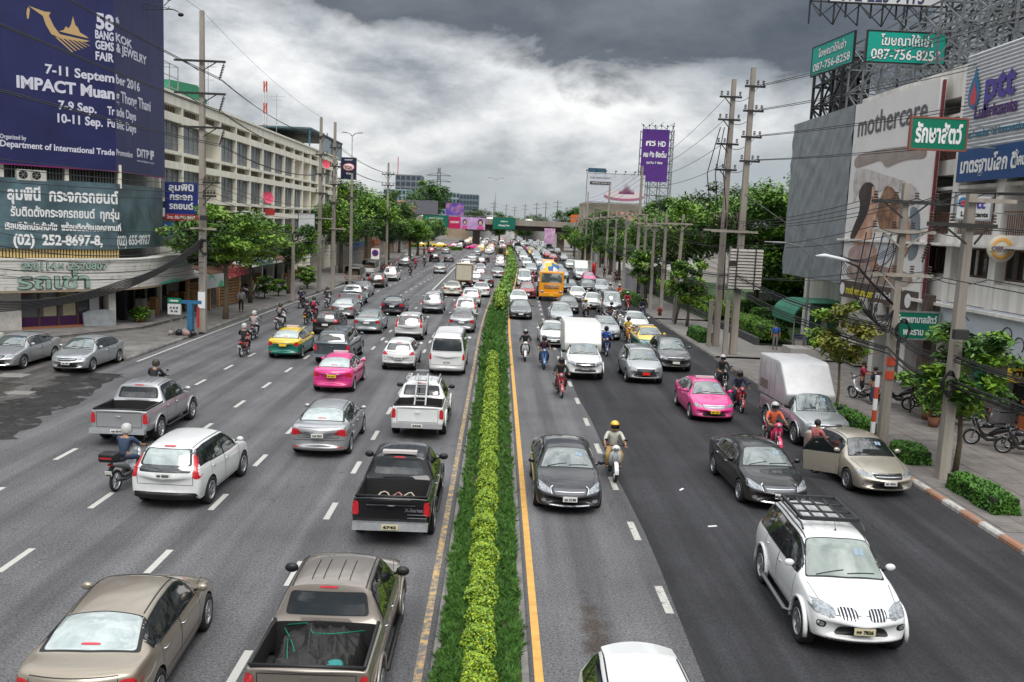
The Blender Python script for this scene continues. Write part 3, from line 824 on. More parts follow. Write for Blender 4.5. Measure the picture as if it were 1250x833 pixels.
def sedan_spec(L=2.40,w=.905,H=1.46,sp=7,style=0,boot=1.03,hood=.98,grille=CHROME):
 S = dict(R=.325,axles=(1.36,-1.38),track=w - .10,wr=w * .66,spokes=sp,rimstyle=style)
 S['xs'] = [-L,-L + .04,-L + .16,-L + .45,-1.72,-1.52,-1.22,-.93,-.50,0,.32,.55,.82,1.12,1.28,1.6,1.95,L - .22,L - .07,L]
 S['top'] = [(-L,boot - .28),(-L + .04,boot - .10),(-L + .16,boot),(-1.7,boot + .015),(-1.2,hood),(.3,hood - .03),(1.15,hood - .045),(1.55,hood - .10),(1.95,hood - .20),(L - .22,hood - .31),(L - .07,hood - .42),(L,hood - .50)]
 S['bot'] = [(-L,.42),(-L + .04,.30),(-L + .16,.24),(-1.7,.21),(1.7,.20),(L - .22,.20),(L - .07,.24),(L,.32)]
 S['wid'] = [(-L,w * .74),(-L + .04,w * .90),(-L + .16,w * .955),(-1.7,w),(.9,w),(1.4,w * .985),(1.95,w * .965),(L - .22,w * .92),(L - .07,w * .86),(L,w * .74)]
 S['cab'] = [(-1.74,boot + .03),(-1.52,lerp(boot,H,.40)),(-1.22,lerp(boot,H,.76)),(-.93,H - .055),(-.5,H - .008),(0,H),(.32,H - .025),(.55,H - .10),(.82,lerp(hood,H,.44)),(1.12,hood + .0),(1.16,hood - .05)]
 S['cowl'],S['rf'],S['rr'],S['bl'] = 1.14,.40,-.98,-1.70
 S['bow'] = mk_bow(L,1.14,.4,-.98,-1.7)
 S['crease'] = {4: .3,7: .25,11: .25,13: .45}
 S['dlo'] = [(-1.42,-1.13),(-1.10,-.28),(-.20,.62)]
 S['doors'] = [(-1.16,-.245),(-.245,.80)]
 S['mirror'] = (.72,hood + .08)
 S['rg'] = ('z+',[(-1.66,-.66),(-1.70,0),(-1.66,.66),(-1.06,.565),(-1.02,0),(-1.06,-.565)])
 S['hood_seam'] = (1.18,L - .30,w * .82,w * .66)
 zt = boot
 S['tail_seam'] = [(-.62,zt - .38),(-.60,zt - .05),(.60,zt - .05),(.62,zt - .38),(-.62,zt - .38)]
 S['patches'] = [
  ('headlight','x+',((.47,.60),(.86,.66),(.885,.78),(.70,.76),(.47,.69)),LAMP_C,6,.006),
  ('grille','x+',[(-.40,.58),(.40,.58),(.45,.70),(-.45,.70)],'grille',5,.006),
  ('air_intake','x+',[(-.48,.30),(.48,.30),(.42,.42),(-.42,.42)],BLACK,3,.006),
  ('fog_lamp','x+',((.60,.34),(.74,.35),(.74,.44),(.60,.43)),LAMP_C,1,.006),
  ('licence_plate','x+',[(-.19,.42),(.19,.42),(.19,.54),(-.19,.54)],'plate',4,.014),
  ('tail_light','x-',((.52,.74),(.845,.70),(.87,.90),(.62,.93)),LAMP_R,8,.006),
  ('licence_plate','x-',[(-.19,.70),(.19,.70),(.19,.84),(-.19,.84)],'plate',4,.014),
  ('brake_light','z+',[(-1.62,-.14),(-1.585,-.14),(-1.585,.14),(-1.62,.14)],LAMP_R,2,.012),
  ('reflector','x-',((.60,.36),(.76,.37),(.76,.41),(.60,.40)),LAMP_R,2,.005)]
 S['strips'] = [('bumper_seam','x-',[(-.80,.60),(.80,.60)],.012,BLACK,1),('grille_bar','x+',[(-.44,.705),(.44,.705)],.022,CHROME,4),
                   ('grille_bar','x+',[(-.38,.64),(.38,.64)],.014,CHROME,2),
                   ('boot_trim','x-',[(-.40,.865),(.40,.865)],.03,CHROME,3)]
 return S
def suv_spec(L=2.26,w=.91,H=1.68,hood=1.10,belt=1.10,R_=.345,sp=5,axles=(1.30,-1.30),zb=.27,tail='tall',style=0,back=.0,cowl=1.16,rf=.38):
 S = dict(R=R_,axles=axles,track=w - .10,wr=w * .72,spokes=sp,rimstyle=style)
 rr = -L + .52 + back
 xs = [-L,-L + .04,-L + .13,-L + .25,-L + .36,rr,-1.2,-.6,0,rf - .08,rf + .14,rf + .42,cowl - .02,cowl + .14,1.55,1.9,L - .18,L - .06,L]
 S['xs'] = sorted(set(round(v,3) for v in xs))
 S['top'] = [(-L,belt - .35),(-L + .04,belt - .14),(-L + .13,belt - .02),(-L + .3,belt),(.2,belt - .02),(cowl,hood),(1.55,hood - .07),(1.9,hood - .16),(L - .18,hood - .25),(L - .06,hood - .36),(L,hood - .46)]
 S['bot'] = [(-L,zb + .2),(-L + .04,zb + .08),(-L + .13,zb),(L - .18,zb),(L - .06,zb + .04),(L,zb + .12)]
 S['wid'] = [(-L,w * .82),(-L + .04,w * .93),(-L + .13,w * .97),(-1.4,w),(.9,w),(1.4,w * .99),(1.9,w * .97),(L - .18,w * .92),(L - .06,w * .86),(L,w * .76)]
 S['cab'] = [(-L + .12,belt),(-L + .13,belt + .04),(-L + .25,lerp(belt,H,.45)),(-L + .36,lerp(belt,H,.74)),(rr,H - .035),(-1.2,H),(0,H),(rf - .08,H - .02),(rf + .14,H - .11),(rf + .42,lerp(hood,H,.46)),(cowl - .02,hood + .03),(cowl + .05,hood - .05)]
 S['wrm'] = [(-L,.84),(rr,.93),(-.4,1),(rf,.99)]
 S['cowl'],S['rf'],S['rr'],S['bl'] = cowl,rf,rr,-L + .13
 S['bow'] = mk_bow(L,cowl,rf,rr,-L + .3,.24,.14)
 ix = {x: i for i,x in enumerate(S['xs'])}
 S['crease'] = {ix[round(cowl - .02,3)]: .5,ix[round(rr,3)]: .3}
 S['dlo'] = [(-L + .42,-1.28),(-1.22,-.30),(-.22,rf + .46)]
 S['doors'] = [(-1.24,-.26),(-.26,cowl - .30)]
 S['mirror'] = (cowl - .42,belt + .12)
 S['rg'] = ('x-',[(-.60,belt + .07),(.60,belt + .07),(.52,H - .15),(-.52,H - .15)])
 S['hood_seam'] = (cowl + .05,L - .22,w * .83,w * .70)
 S['tail_seam'] = [(-.70,belt - .42),(-.70,belt - .03),(.70,belt - .03),(.70,belt - .42),(-.70,belt - .42)]
 b = belt
 S['patches'] = [
  ('headlight','x+',((.46,hood - .36),(.86,hood - .30),(.88,hood - .17),(.68,hood - .19),(.46,hood - .25)),LAMP_C,6,.006),
  ('grille','x+',[(-.42,hood - .42),(.42,hood - .42),(.45,hood - .25),(-.45,hood - .25)],'grille',5,.006),
  ('air_intake','x+',[(-.60,zb + .12),(.60,zb + .12),(.52,zb + .26),(-.52,zb + .26)],BLACK,3,.006),
  ('fog_lamp','x+',((.62,zb + .16),(.76,zb + .17),(.76,zb + .27),(.62,zb + .26)),LAMP_C,1,.008),
  ('licence_plate','x+',[(-.2,zb + .22),(.2,zb + .22),(.2,zb + .35),(-.2,zb + .35)],'plate',4,.016),
  ('tail_light','x-',((.64,b - .14),(.84,b - .16),(.845,b + .07),(.74,b + .10)),LAMP_R,8,.006),
  ('licence_plate','x-',[(-.2,b - .24),(.2,b - .24),(.2,b - .10),(-.2,b - .10)],'plate',4,.014),
  ('lower_trim','x-',[(-.84,zb + .03),(.84,zb + .03),(.80,zb + .22),(-.80,zb + .22)],BLACK,4,.005),
  ('brake_light','x-',[(-.16,H - .10),(.16,H - .10),(.15,H - .075),(-.15,H - .075)],LAMP_R,2,.02)]
 S['strips'] = [('grille_bar','x+',[(-.44,hood - .26),(.44,hood - .26)],.025,CHROME,4),('sill_trim','y*',((-.95,zb + .05),(.92,zb + .05)),.08,BLACK,3)]
 return S
def hatch_spec():
 S = suv_spec(L=1.97,w=.85,H=1.48,hood=.98,belt=.98,R_=.30,axles=(1.22,-1.26),zb=.2,cowl=1.02,rf=.30,back=.05)
 S['dlo'] = [(-1.50,-1.20),(-1.12,-.30),(-.22,.72)]
 b = .98;S['rg'] = ('x-',[(-.54,1.06),(.54,1.06),(.46,1.34),(-.46,1.34)])
 S['patches'][5] = ('tail_light','x-',((.50,b - .17),(.79,b - .16),(.82,b + .0),(.66,b + .02)),LAMP_R,8,.006)
 S['patches'][6] = ('licence_plate','x-',[(-.19,.60),(.19,.60),(.19,.73),(-.19,.73)],'plate',4,.014)
 S['mirror'] = (.66,1.08)
 return S
def pickup_spec(L=2.58,w=.925,H=1.76,dbl=True,open_bed=True,bedmat=None,sp=6):
 S = dict(R=.385,axles=(1.55,-1.50),track=w - .09,wr=w * .70,spokes=sp,ww=.25,gap=.07)
 rail = 1.16
 xr = -.86
 xs = [-L,-L + .03,-L + .12,-2.1,-1.5,-1.06,-.95,xr,-.6,0,.45,.66,.95,1.24,1.36,1.7,2.05,L - .2,L - .06,L]
 S['xs'] = xs
 S['top'] = [(-L,rail - .06),(-L + .03,rail - .01),(-L + .12,rail),(-.9,rail),(.3,1.12),(1.28,1.13),(1.7,1.08),(2.05,1.03),(L - .2,.97),(L - .06,.86),(L,.74)]
 S['bot'] = [(-L,.50),(-L + .12,.44),(-1.1,.40),(1.1,.38),(L - .2,.36),(L - .06,.40),(L,.50)]
 S['wid'] = [(-L,w * .93),(-L + .03,w * .975),(-L + .12,w * .985),(-1,w),(1.2,w),(1.7,w * .985),(2.05,w * .97),(L - .2,w * .93),(L - .06,w * .86),(L,w * .76)]
 S['cab'] = [(-.96,rail),(-.95,rail + .28),(xr,H - .05),(-.6,H),(0,H + .012),(.45,H - .015),(.66,H - .10),(.95,lerp(1.12,H,.46)),(1.24,1.17),(1.30,1.08)]
 S['cowl'],S['rf'],S['rr'],S['bl'] = 1.27,.52,xr,-.95
 S['bow'] = [(-L,-.04),(-L + .1,-.02),(-1,-.03),(0,0),(.5,.06),(1.3,.12),(L - .35,.16),(L,.24)]
 S['crease'] = {2: .5,5: .8,6: .8,7: .5,13: .5};S['shoulder'] = .6
 if open_bed: S['bed'] = (-L + .10,-1.06,w - .135,.62)
 S['bedmat'] = bedmat or mat('black bed liner',(.022,.022,.023),.55,bump=.4,bs=20)
 S['dlo'] = [(-.80,-.12),(-.04,.78)]
 S['doors'] = [(-.88,-.08),(-.08,.96)]
 S['mirror'] = (.88,1.27);S['mirror_s'] = 1.25
 S['rg'] = ('x-',[(-.60,1.28),(.60,1.28),(.54,H - .17),(-.54,H - .17)])
 S['hood_seam'] = (1.32,L - .24,w * .84,w * .72)
 S['tail_seam'] = [(-.70,.62),(-.70,1.08),(.70,1.08),(.70,.62),(-.70,.62)]
 S['patches'] = [
  ('headlight','x+',((.50,.80),(.86,.84),(.88,.99),(.70,.98),(.50,.93)),LAMP_C,6,.006),
  ('grille','x+',[(-.46,.74),(.46,.74),(.48,.92),(-.48,.92)],'grille',5,.006),
  ('air_intake','x+',[(-.55,.48),(.55,.48),(.50,.60),(-.50,.60)],BLACK,3,.006),
  ('licence_plate','x+',[(-.2,.56),(.2,.56),(.2,.69),(-.2,.69)],'plate',4,.016),
  ('tail_light','x-',((.74,.74),(.905,.74),(.905,1.07),(.75,1.07)),LAMP_R,8,.010),
  ('brake_light','x-',[(-.15,H - .10),(.15,H - .10),(.14,H - .07),(-.14,H - .07)],LAMP_R,2,.02)]
 S['strips'] = [('grille_bar','x+',[(-.48,.925),(.48,.925)],.025,CHROME,4),('grille_bar','x+',[(-.46,.83),(.46,.83)],.03,CHROME,4)]
 for x in (.30,.12): S['strips'].append(('roof_crease','z+',((-.72,x),(.05,x)),.012,UNDER,1))
 def ex(add,bv,S_):
  b = MB();b.prism([(-L - .16,.44),(-L + .03,.42),(-L + .03,.60),(-L - .12,.60)],'y',-.86,.86)
  add('rear_bumper',b.mesh('b',MATS['placeholder']),'bumper',lv=8)
  b = MB();b.box(-L - .175,-L - .155,-.19,.19,.47,.59);add('licence_plate',b.mesh('p',MATS['placeholder']),'plate',lv=4);S_.setdefault('plate_at',{})[-1] = (-L - .177,.53)
  b = MB();b.tube([(-L - .015,-.09,.98),(-L - .03,-.07,.98),(-L - .03,.07,.98),(-L - .015,.09,.98)],.018,6);add('tailgate_handle',b.mesh('h',CHROME),'handle',lv=3)
  if S_.get('bed'):
   b = MB();y = w - .115
   b.tube([(-1.02,y,rail + .02),(-L + .10,y,rail + .02)],.03,6);b.tube([(-1.02,-y,rail + .02),(-L + .10,-y,rail + .02)],.03,6);b.tube([(-L + .08,-y,rail + .02),(-L + .08,y,rail + .02)],.03,6)
   add('bed_rail',b.mesh('r',BLACK),lv=3)
  for sg in (1,-1):
   for ax in S_['axles']:
    b = MB();q = []
    for i in range(11):
     t = math.pi * i / 10;q.append((ax + (S_['R'] + .095) * math.cos(t),sg * (w + .004),S_['R'] + (S_['R'] + .095) * math.sin(t)))
    b.tube(q,(.032),6);add('wheel_arch',b.mesh('a',MATS['placeholder']),'bumper2',lv=3)
   b = MB();b.tube([(-.95,sg * (w + .03),.36),(1.05,sg * (w + .03),.36)],(.045,.03),6);add('side_step',b.mesh('s',BLACK),lv=2)
 S['extra'] = [ex]
 return S
KIT = {}
S = sedan_spec();S['chrome'] = True;KIT['sedan'] = make_kit(S)
S = sedan_spec(L=2.28,w=.87,H=1.47,sp=5,boot=1.04,hood=.98);KIT['compact'] = make_kit(S)
S = sedan_spec(L=2.42,w=.91,H=1.45,sp=5,style=1,boot=1.05,hood=.98)
S['patches'][0] = ('headlight','x+',((.46,.58),(.87,.64),(.89,.80),(.74,.79),(.50,.68)),LAMP_C,6,.006)
S['patches'][5] = ('tail_light','x-',((.46,.80),(.85,.72),(.875,.93),(.66,.96)),LAMP_R,8,.006)
S['strips'][1] = ('bumper_trim','x+',[(-.52,.30),(.52,.30)],.02,CHROME,3)
S['strips'].append(('lamp_trim','x+',((.44,.74),(.50,.70),(.46,.575)),.016,CHROME,1))
S['chrome'] = True;KIT['saloon'] = make_kit(S)
S = suv_spec(L=2.20,H=1.66,R_=.36,axles=(1.27,-1.27),belt=1.10,hood=1.07,rf=.20)
S['cab'] = [(-2.08,1.10),(-2.07,1.14),(-1.93,1.36),(-1.80,1.52),(-1.68,1.59),(-1.2,1.645),(-.5,1.66),(.12,1.635),(.34,1.56),(.62,1.37),(1.14,1.10),(1.21,1.02)]
S['top'] = [(-2.2,.80),(-2.16,.98),(-2.07,1.10),(-1.6,1.13),(-.6,1.08),(.2,1.04),(1.16,1.06),(1.55,1.0),(1.9,.90),(2.02,.82),(2.14,.70),(2.2,.60)]
S['patches'][5] = ('tail_light','x-',((.70,.86),(.865,.84),(.875,1.06),(.70,1.12)),LAMP_R,8,.008)
S['patches'].append(('tail_light','x-',((.70,1.08),(.80,1.08),(.70,1.42),(.62,1.40)),LAMP_R,8,.009))
S['patches'].append(('lower_window_band','x-',[(-.66,1.00),(.66,1.00),(.60,1.16),(-.60,1.16)],GLASS_D,2,.0045))
KIT['suv'] = make_kit(S)
S = suv_spec(L=2.15,w=.90,H=1.60,hood=1.05,belt=1.06);KIT['crossover'] = make_kit(S)
KIT['hatch'] = make_kit(hatch_spec())
S = suv_spec(L=2.30,w=.87,H=1.76,hood=1.05,belt=1.05,R_=.31,cowl=1.45,rf=.75,axles=(1.45,-1.25));S['dlo'] = [(-1.85,-1.10),(-1.02,-.10),(0,1.20)];S['doors'] = [(-1.05,-.05),(-.05,1.15)]
S['patches'][5] = ('tail_light','x-',((.66,.82),(.80,.82),(.80,1.05),(.70,1.08)),LAMP_R,8,.006)
KIT['minivan'] = make_kit(S)
# commuter van
S = suv_spec(L=2.45,w=.90,H=2.08,hood=1.18,belt=1.20,R_=.33,cowl=2.10,rf=1.35,axles=(1.60,-1.35),zb=.25,back=-.22)
S['wr'] = .74
S['top'] = [(-2.45,.9),(-2.41,1.06),(-2.32,1.18),(-2.1,1.20),(1.3,1.20),(2.10,1.16),(2.27,1.02),(2.39,.86),(2.45,.70)]
S['xs'] = [-2.45,-2.41,-2.32,-2.22,-2.12,-1.6,-.8,0,.8,1.28,1.50,1.78,2.06,2.16,2.28,2.40,2.45]
S['cab'] = [(-2.34,1.2),(-2.32,1.5),(-2.22,1.88),(-2.12,2.02),(-1.6,2.08),(1.28,2.06),(1.50,1.95),(1.78,1.58),(2.06,1.22),(2.12,1.1)]
S['crease'] = {12: .4,4: .2}
S['dlo'] = [(-2.02,-1.10),(-1.0,.05),(.15,.95),(1.05,1.78)];S['doors'] = [(-.45,.75),(.98,1.85)]
S['mirror'] = (1.75,1.38);S['mirror_s'] = 1.2;S['bow'] = [(-2.45,-.10),(-2.2,-.05),(0,0),(1.3,.05),(2.1,.16),(2.45,.26)]
S['rg'] = ('x-',[(-.66,1.26),(.66,1.26),(.60,1.80),(-.60,1.80)]);S['hood_seam'] = None
S['patches'] = [('headlight','x+',((.52,.74),(.84,.80),(.86,.98),(.60,.92)),LAMP_C,6,.006),('grille','x+',[(-.46,.80),(.46,.80),(.44,.90),(-.44,.90)],'grille',5,.006),
 ('air_intake','x+',[(-.6,.36),(.6,.36),(.52,.52),(-.52,.52)],BLACK,3,.006),('licence_plate','x+',[(-.2,.54),(.2,.54),(.2,.66),(-.2,.66)],'plate',4,.014),
 ('tail_light','x-',((.74,.80),(.855,.80),(.85,1.10),(.75,1.10)),LAMP_R,8,.006),('licence_plate','x-',[(-.2,.62),(.2,.62),(.2,.76),(-.2,.76)],'plate',4,.014)]
S['tail_seam'] = [(-.78,.55),(-.78,1.2),(.78,1.2),(.78,.55),(-.78,.55)]
S['strips'] = [('grille_bar','x+',[(-.46,.91),(.46,.91)],.03,CHROME,4)]
KIT['van'] = make_kit(S)
KIT['pickup'] = make_kit(pickup_spec())
# pickup with closed camper shell
S = pickup_spec(open_bed=False);H2 = 1.74
S['cab'] = [(-2.50,1.16),(-2.49,1.24),(-2.38,1.55),(-2.26,1.70),(-2.0,H2),(-1.06,H2),(-.86,1.74),(-.6,1.76),(0,1.77),(.45,1.745),(.66,1.66),(.95,1.42),(1.24,1.17),(1.30,1.08)]
S['xs'] = [-2.58,-2.55,-2.48,-2.38,-2.26,-2.0,-1.5,-1.06,-.86,-.6,0,.45,.66,.95,1.24,1.36,1.7,2.05,2.38,2.52,2.58]
S['crease'] = {14: .5};S['rr'] = -2.2;S['dlo'] = [(-2.20,-.98),(-.80,-.12),(-.04,.78)];S['no_trim'] = True
S['rg'] = ('x-',[(-.66,1.22),(.66,1.22),(.56,1.62),(-.56,1.62)]);S['patches'] = S['patches'][:-1]
KIT['shell_pickup'] = make_kit(S)
# hero off-roader (white, roof rack)
S = suv_spec(L=2.35,w=.91,H=1.78,hood=1.14,belt=1.16,R_=.385,axles=(1.42,-1.38),zb=.36,cowl=1.20,rf=.42,sp=6,style=1)
S['gap'] = .06;S['ww'] = .26
S['patches'][0] = ('headlight','x+',((.48,.80),(.84,.84),(.87,.99),(.66,.99),(.46,.93)),LAMP_C,6,.006)
S['patches'][1] = ('grille','x+',((.10,.80),(.40,.80),(.44,.95),(.10,.95)),BLACK,5,.006)
S['patches'][2] = ('air_intake','x+',[(-.50,.50),(.50,.50),(.40,.64),(-.40,.64)],BLACK,3,.006)
S['patches'][3] = ('fog_lamp','x+',((.62,.60),(.78,.61),(.78,.74),(.62,.73)),BLACK,1,.006)
S['patches'][4] = ('licence_plate','x+',[(-.2,.56),(.2,.56),(.2,.70),(-.2,.70)],'plate',4,.030)
S['patches'].append(('fog_lamp','x+',((.655,.625),(.745,.63),(.745,.715),(.655,.71)),LAMP_C,1,.014))
S['strips'] = [('grille_bar','x+',((x,.80),(x + .01,.95)),.022,CHROME,4) for x in (.14,.20,.26,.32,.38)]
S['strips'] += [('bumper_trim','x+',[(-.62,.42),(.62,.42)],.05,CHROME,3),('emblem','x+',((.0,.885),(.035,.93)),.05,CHROME,1),('emblem','x+',((.0,.875),(.05,.84)),.04,CHROME,1),
 ('crease_shade_strip','y*',((-.9,.74),(.95,.74)),.014,mat('soft shadow crease',(.42,.42,.42),.5),1)]  # grey strip paints the soft shade of a crease along the doors
def paj(add,bv,S_):
 b = MB();y = .60
 for sg in (1,-1):
  b.tube([(-1.75,sg * y,1.80),(-1.62,sg * y,1.86),(.15,sg * y,1.87),(.30,sg * y,1.79)],.022,6)
 add('roof_rail',b.mesh('r',mat('dark roof rail',(.05,.05,.055),.4)),lv=3)
 b = MB();x0,x1,y = -1.45,.02,.56;z = 1.93
 for sg in (1,-1): b.bar((x0,sg * y,z),(x1,sg * y,z),.05,.07)
 for x in (x0,x1): b.bar((x,-y,z),(x,y,z),.07,.07)
 for i in range(1,3): b.bar((lerp(x0,x1,i / 3),-y,z - .01),(lerp(x0,x1,i / 3),y,z - .01),.05,.03)
 for i in range(1,4): b.bar((x0,lerp(-y,y,i / 4),z - .01),(x1,lerp(-y,y,i / 4),z - .01),.045,.03)
 for sg in (1,-1):
  for x in (x0 + .2,x1 - .2): b.bar((x,sg * y,z),(x,sg * .60,1.84),.04)
 add('roof_rack',b.mesh('r',mat('powder coated roof rack',(.028,.03,.033),.45)),lv=5)
 b = MB();b.tube([(.22,.05,1.80),(.05,.06,2.03)],[.006,.003],4);b.ball((.23,.05,1.79),.02,6,4);add('aerial',b.mesh('a',BLACK),lv=1)
 for sg in (1,-1):
  b = MB();b.tube([(-.98,sg * .90,.40),(-.85,sg * 1.0,.38),(.85,sg * 1.0,.38),(.98,sg * .90,.40)],(.05,.025),6);add('side_step',b.mesh('s',mat('step alloy',(.18,.18,.19),.4,.5)),lv=3)
  for ax in S_['axles']:
   b = MB();q = []
   for i in range(13):
    t = math.pi * (i - .6) / 10.8;q.append((ax + (S_['R'] + .085) * math.cos(t),sg * (.908),S_['R'] + (S_['R'] + .085) * math.sin(t)))
   b.tube(q,(.045,.03),6);add('wheel_arch',b.mesh('a',MATS['placeholder']),'trim',lv=3)
S['extra'] = [paj]
KIT['offroader'] = make_kit(S)
# body colours
PT = dict(
 white=paint('white',(.72,.73,.72)),silver=paint('silver',(.40,.42,.43),.55),greysilver=paint('grey silver',(.39,.395,.405),.5),
 champagne=paint('champagne',(.31,.265,.205),.5,.3),beige=paint('beige',(.42,.385,.315),.45),taupe=paint('taupe',(.235,.205,.175),.5),
 black=paint('black',(.008,.008,.009)),blackpearl=paint('pearl black',(.022,.022,.026),.3),darkgrey=paint('dark grey',(.085,.088,.092),.5),slate=paint('slate blue',(.055,.075,.092),.45),
 pink=paint('pink',(.78,.025,.25),.0),navy=paint('navy',(.012,.014,.03),.2),ice=paint('ice blue silver',(.34,.39,.40),.5),yellow=paint('yellow',(.80,.55,.015)),green=paint('green',(.0,.16,.115)),
 red=paint('red',(.38,.02,.03)),brown=paint('brown',(.09,.07,.055),.4),cream=paint('cream',(.60,.59,.50)),orange=paint('orange',(.83,.33,.01)),pearl=paint('pearl',(.62,.63,.62),.1))
for m_ in list(PT.values()): dusty(m_)
def two_tone(name,lo,hi,z0):
 m = mat('paint ' + name,lo,.32,0,coat=1.0);t = m.node_tree;b = t.nodes['Principled BSDF']
 co = t.nodes.new('ShaderNodeTexCoord');sp_ = t.nodes.new('ShaderNodeSeparateXYZ');t.links.new(co.outputs['Object'],sp_.inputs[0])
 c = t.nodes.new('ShaderNodeMath');c.operation = 'GREATER_THAN';c.inputs[1].default_value = z0;t.links.new(sp_.outputs[2],c.inputs[0])
 mx = t.nodes.new('ShaderNodeMix');mx.data_type = 'RGBA';t.links.new(c.outputs[0],mx.inputs[0]);mx.inputs[6].default_value = (*lo,1);mx.inputs[7].default_value = (*hi,1)
 t.links.new(mx.outputs[2],b.inputs['Base Color']);return m
PT['taxi'] = two_tone('green and yellow',(.0,.16,.115),(.80,.55,.015),.80)
# ---------------------------------------------------------------- people and motorcycles
def skin(verts,edges,name,m,sub=1):
 """verts: (x, y, z, r); grows one continuous surface over the skeleton"""
 bm = bmesh.new();lay = bm.verts.layers.skin.verify();V = []
 for i,v in enumerate(verts):
  b = bm.verts.new(v[:3]);r = v[3];b[lay].radius = r if isinstance(r,tuple) else (r,r);b[lay].use_root = (i == 0);V.append(b)
 for a,b in edges: bm.edges.new((V[a],V[b]))
 me = bpy.data.meshes.new(name);bm.to_mesh(me);bm.free()
 o = bpy.data.objects.new(name,me);COL.objects.link(o)
 s = o.modifiers.new('s','SKIN');s.use_smooth_shade = True
 q = o.modifiers.new('q','SUBSURF');q.levels = sub
 dg = bpy.context.evaluated_depsgraph_get();dg.update()
 out = bpy.data.meshes.new_from_object(o.evaluated_get(dg));bpy.data.objects.remove(o)
 out.materials.clear();out.materials.append(m);out.name = name
 return out
SKIN = mat('skin',(.36,.19,.115),.55,noise=.12,ns=9)
HAIR = mat('black hair',(.012,.010,.009),.5,bump=.6,bs=60)
def person_meshes(J):
 """J: joints dict. returns body, shirt, trousers, shoes meshes"""
 p,w_,c,n,h = J['pelvis'],J['waist'],J['chest'],J['neck'],J['head']
 V = [(*p,.115),(*w_,.105),(*c,(.14,.105)),(*n,.05),(*h,.088)]
 E_ = [(0,1),(1,2),(2,3),(3,4)]
 def limb(root,pts):
  k = root
  for q in pts: V.append(q);E_.append((k,len(V) - 1));k = len(V) - 1
  return k
 for s in 'LR':
  hip,kn,an,toe = J['hip' + s],J['knee' + s],J['ank' + s],J['toe' + s]
  sh,el,wr,hd = J['sh' + s],J['el' + s],J['wr' + s],J['hand' + s]
  k = limb(0,[(*hip,.085),(*kn,.056),(*an,.038),(*toe,.036)])
  k = limb(2,[(*sh,.056),(*el,.040),(*wr,.027),(*hd,(.038,.022))])
 body = skin(V,E_,'body',MATS['placeholder'])
 # five separate fingers per hand, merged into the same body mesh
 fb = MB()
 for s in 'LR':
  hd,wr = Vector(J['hand' + s]),Vector(J['wr' + s]);d = (hd - wr).normalized();side = d.cross(Vector((0,0,1))).normalized();dn = side.cross(d) * (-1 if (side.cross(d)).z > 0 else 1)
  for i,(o_,L_) in enumerate(((-.03,.062),(-.010,.072),(.010,.068),(.029,.052))):
   a = hd + side * o_ + d * .02;fb.tube([a,a + d * L_ * .5 + dn * .006,a + d * L_ * .75 + dn * .032,a + d * L_ * .55 + dn * .052],[.010,.009,.008,.006],5)
  t = hd - d * .02 + side * (.036 if s == 'L' else -.036);fb.tube([t,t + d * .03 + side * (.02 if s == 'L' else -.02) + dn * .01,t + d * .05 + dn * .03],[.011,.010,.007],5)
 # nose, ears
 hx = Vector(h);f = Vector(J.get('face',(1,0,0)))
 sd_ = Vector((0,0,1)).cross(f)
 fb.tube([hx + f * .082 + Vector((0,0,.02)),hx + f * .112 + Vector((0,0,-.012)),hx + f * .085 + Vector((0,0,-.025))],[.008,.016,.008],5)
 for sg in (1,-1): fb.ball(tuple(hx + sd_ * .088 * sg),(.018,.018,.03),6,4)
 bm = bmesh.new();bm.from_mesh(body);tmp = fb.mesh('f',MATS['placeholder']);bm.from_mesh(tmp);bm.to_mesh(body);bm.free()
 body.polygons.foreach_set('use_smooth',[True] * len(body.polygons))
 G = 1.13
 V2 = [(*[lerp(a,b,-.25) for a,b in zip(p,w_)],.138),(*w_,.122),(*c,(.160,.125)),(*[lerp(a,b,.35) for a,b in zip(c,n)],.085)];E2 = [(0,1),(1,2),(2,3)]
 for s in 'LR':
  V2.append((*J['sh' + s],.070));E2.append((2,len(V2) - 1));V2.append((*J['el' + s],.056));E2.append((len(V2) - 2,len(V2) - 1))
  if J.get('long',True):
   V2.append((*[lerp(a,b,.9) for a,b in zip(J['el' + s],J['wr' + s])],.038));E2.append((len(V2) - 2,len(V2) - 1))
 shirt = skin(V2,E2,'shirt',MATS['placeholder'])
 V3 = [(*p,.130),(*[lerp(a,b,.35) for a,b in zip(p,w_)],.122)];E3 = [(0,1)]
 for s in 'LR':
  V3.append((*J['hip' + s],.100));E3.append((0,len(V3) - 1));V3.append((*J['knee' + s],.072));E3.append((len(V3) - 2,len(V3) - 1))
  V3.append((*[lerp(a,b,.93) for a,b in zip(J['knee' + s],J['ank' + s])],.056));E3.append((len(V3) - 2,len(V3) - 1))
 tro = skin(V3,E3,'trousers',MATS['placeholder'])
 sh = []
 for s in 'LR':
  a,t = Vector(J['ank' + s]),Vector(J['toe' + s]);d = (t - a);d.z = 0;d = d.normalized() if d.length > 0 else Vector((1,0,0))
  b = MB();z = min(a.z,t.z) - .03
  q = Vector((a.x,a.y,z + .035))
  b.tube([q - d * .07,q - d * .04,q + d * .07,q + d * .16,q + d * .20],[(.02,.02),(.042,.042),(.045,.038),(.042,.028),(.02,.015)],8)
  sh.append(b.mesh('shoe',MATS['placeholder']))
 return dict(body=body,shirt=shirt,trousers=tro,shoes=sh,head=Vector(h),face=f,neck=Vector(n))
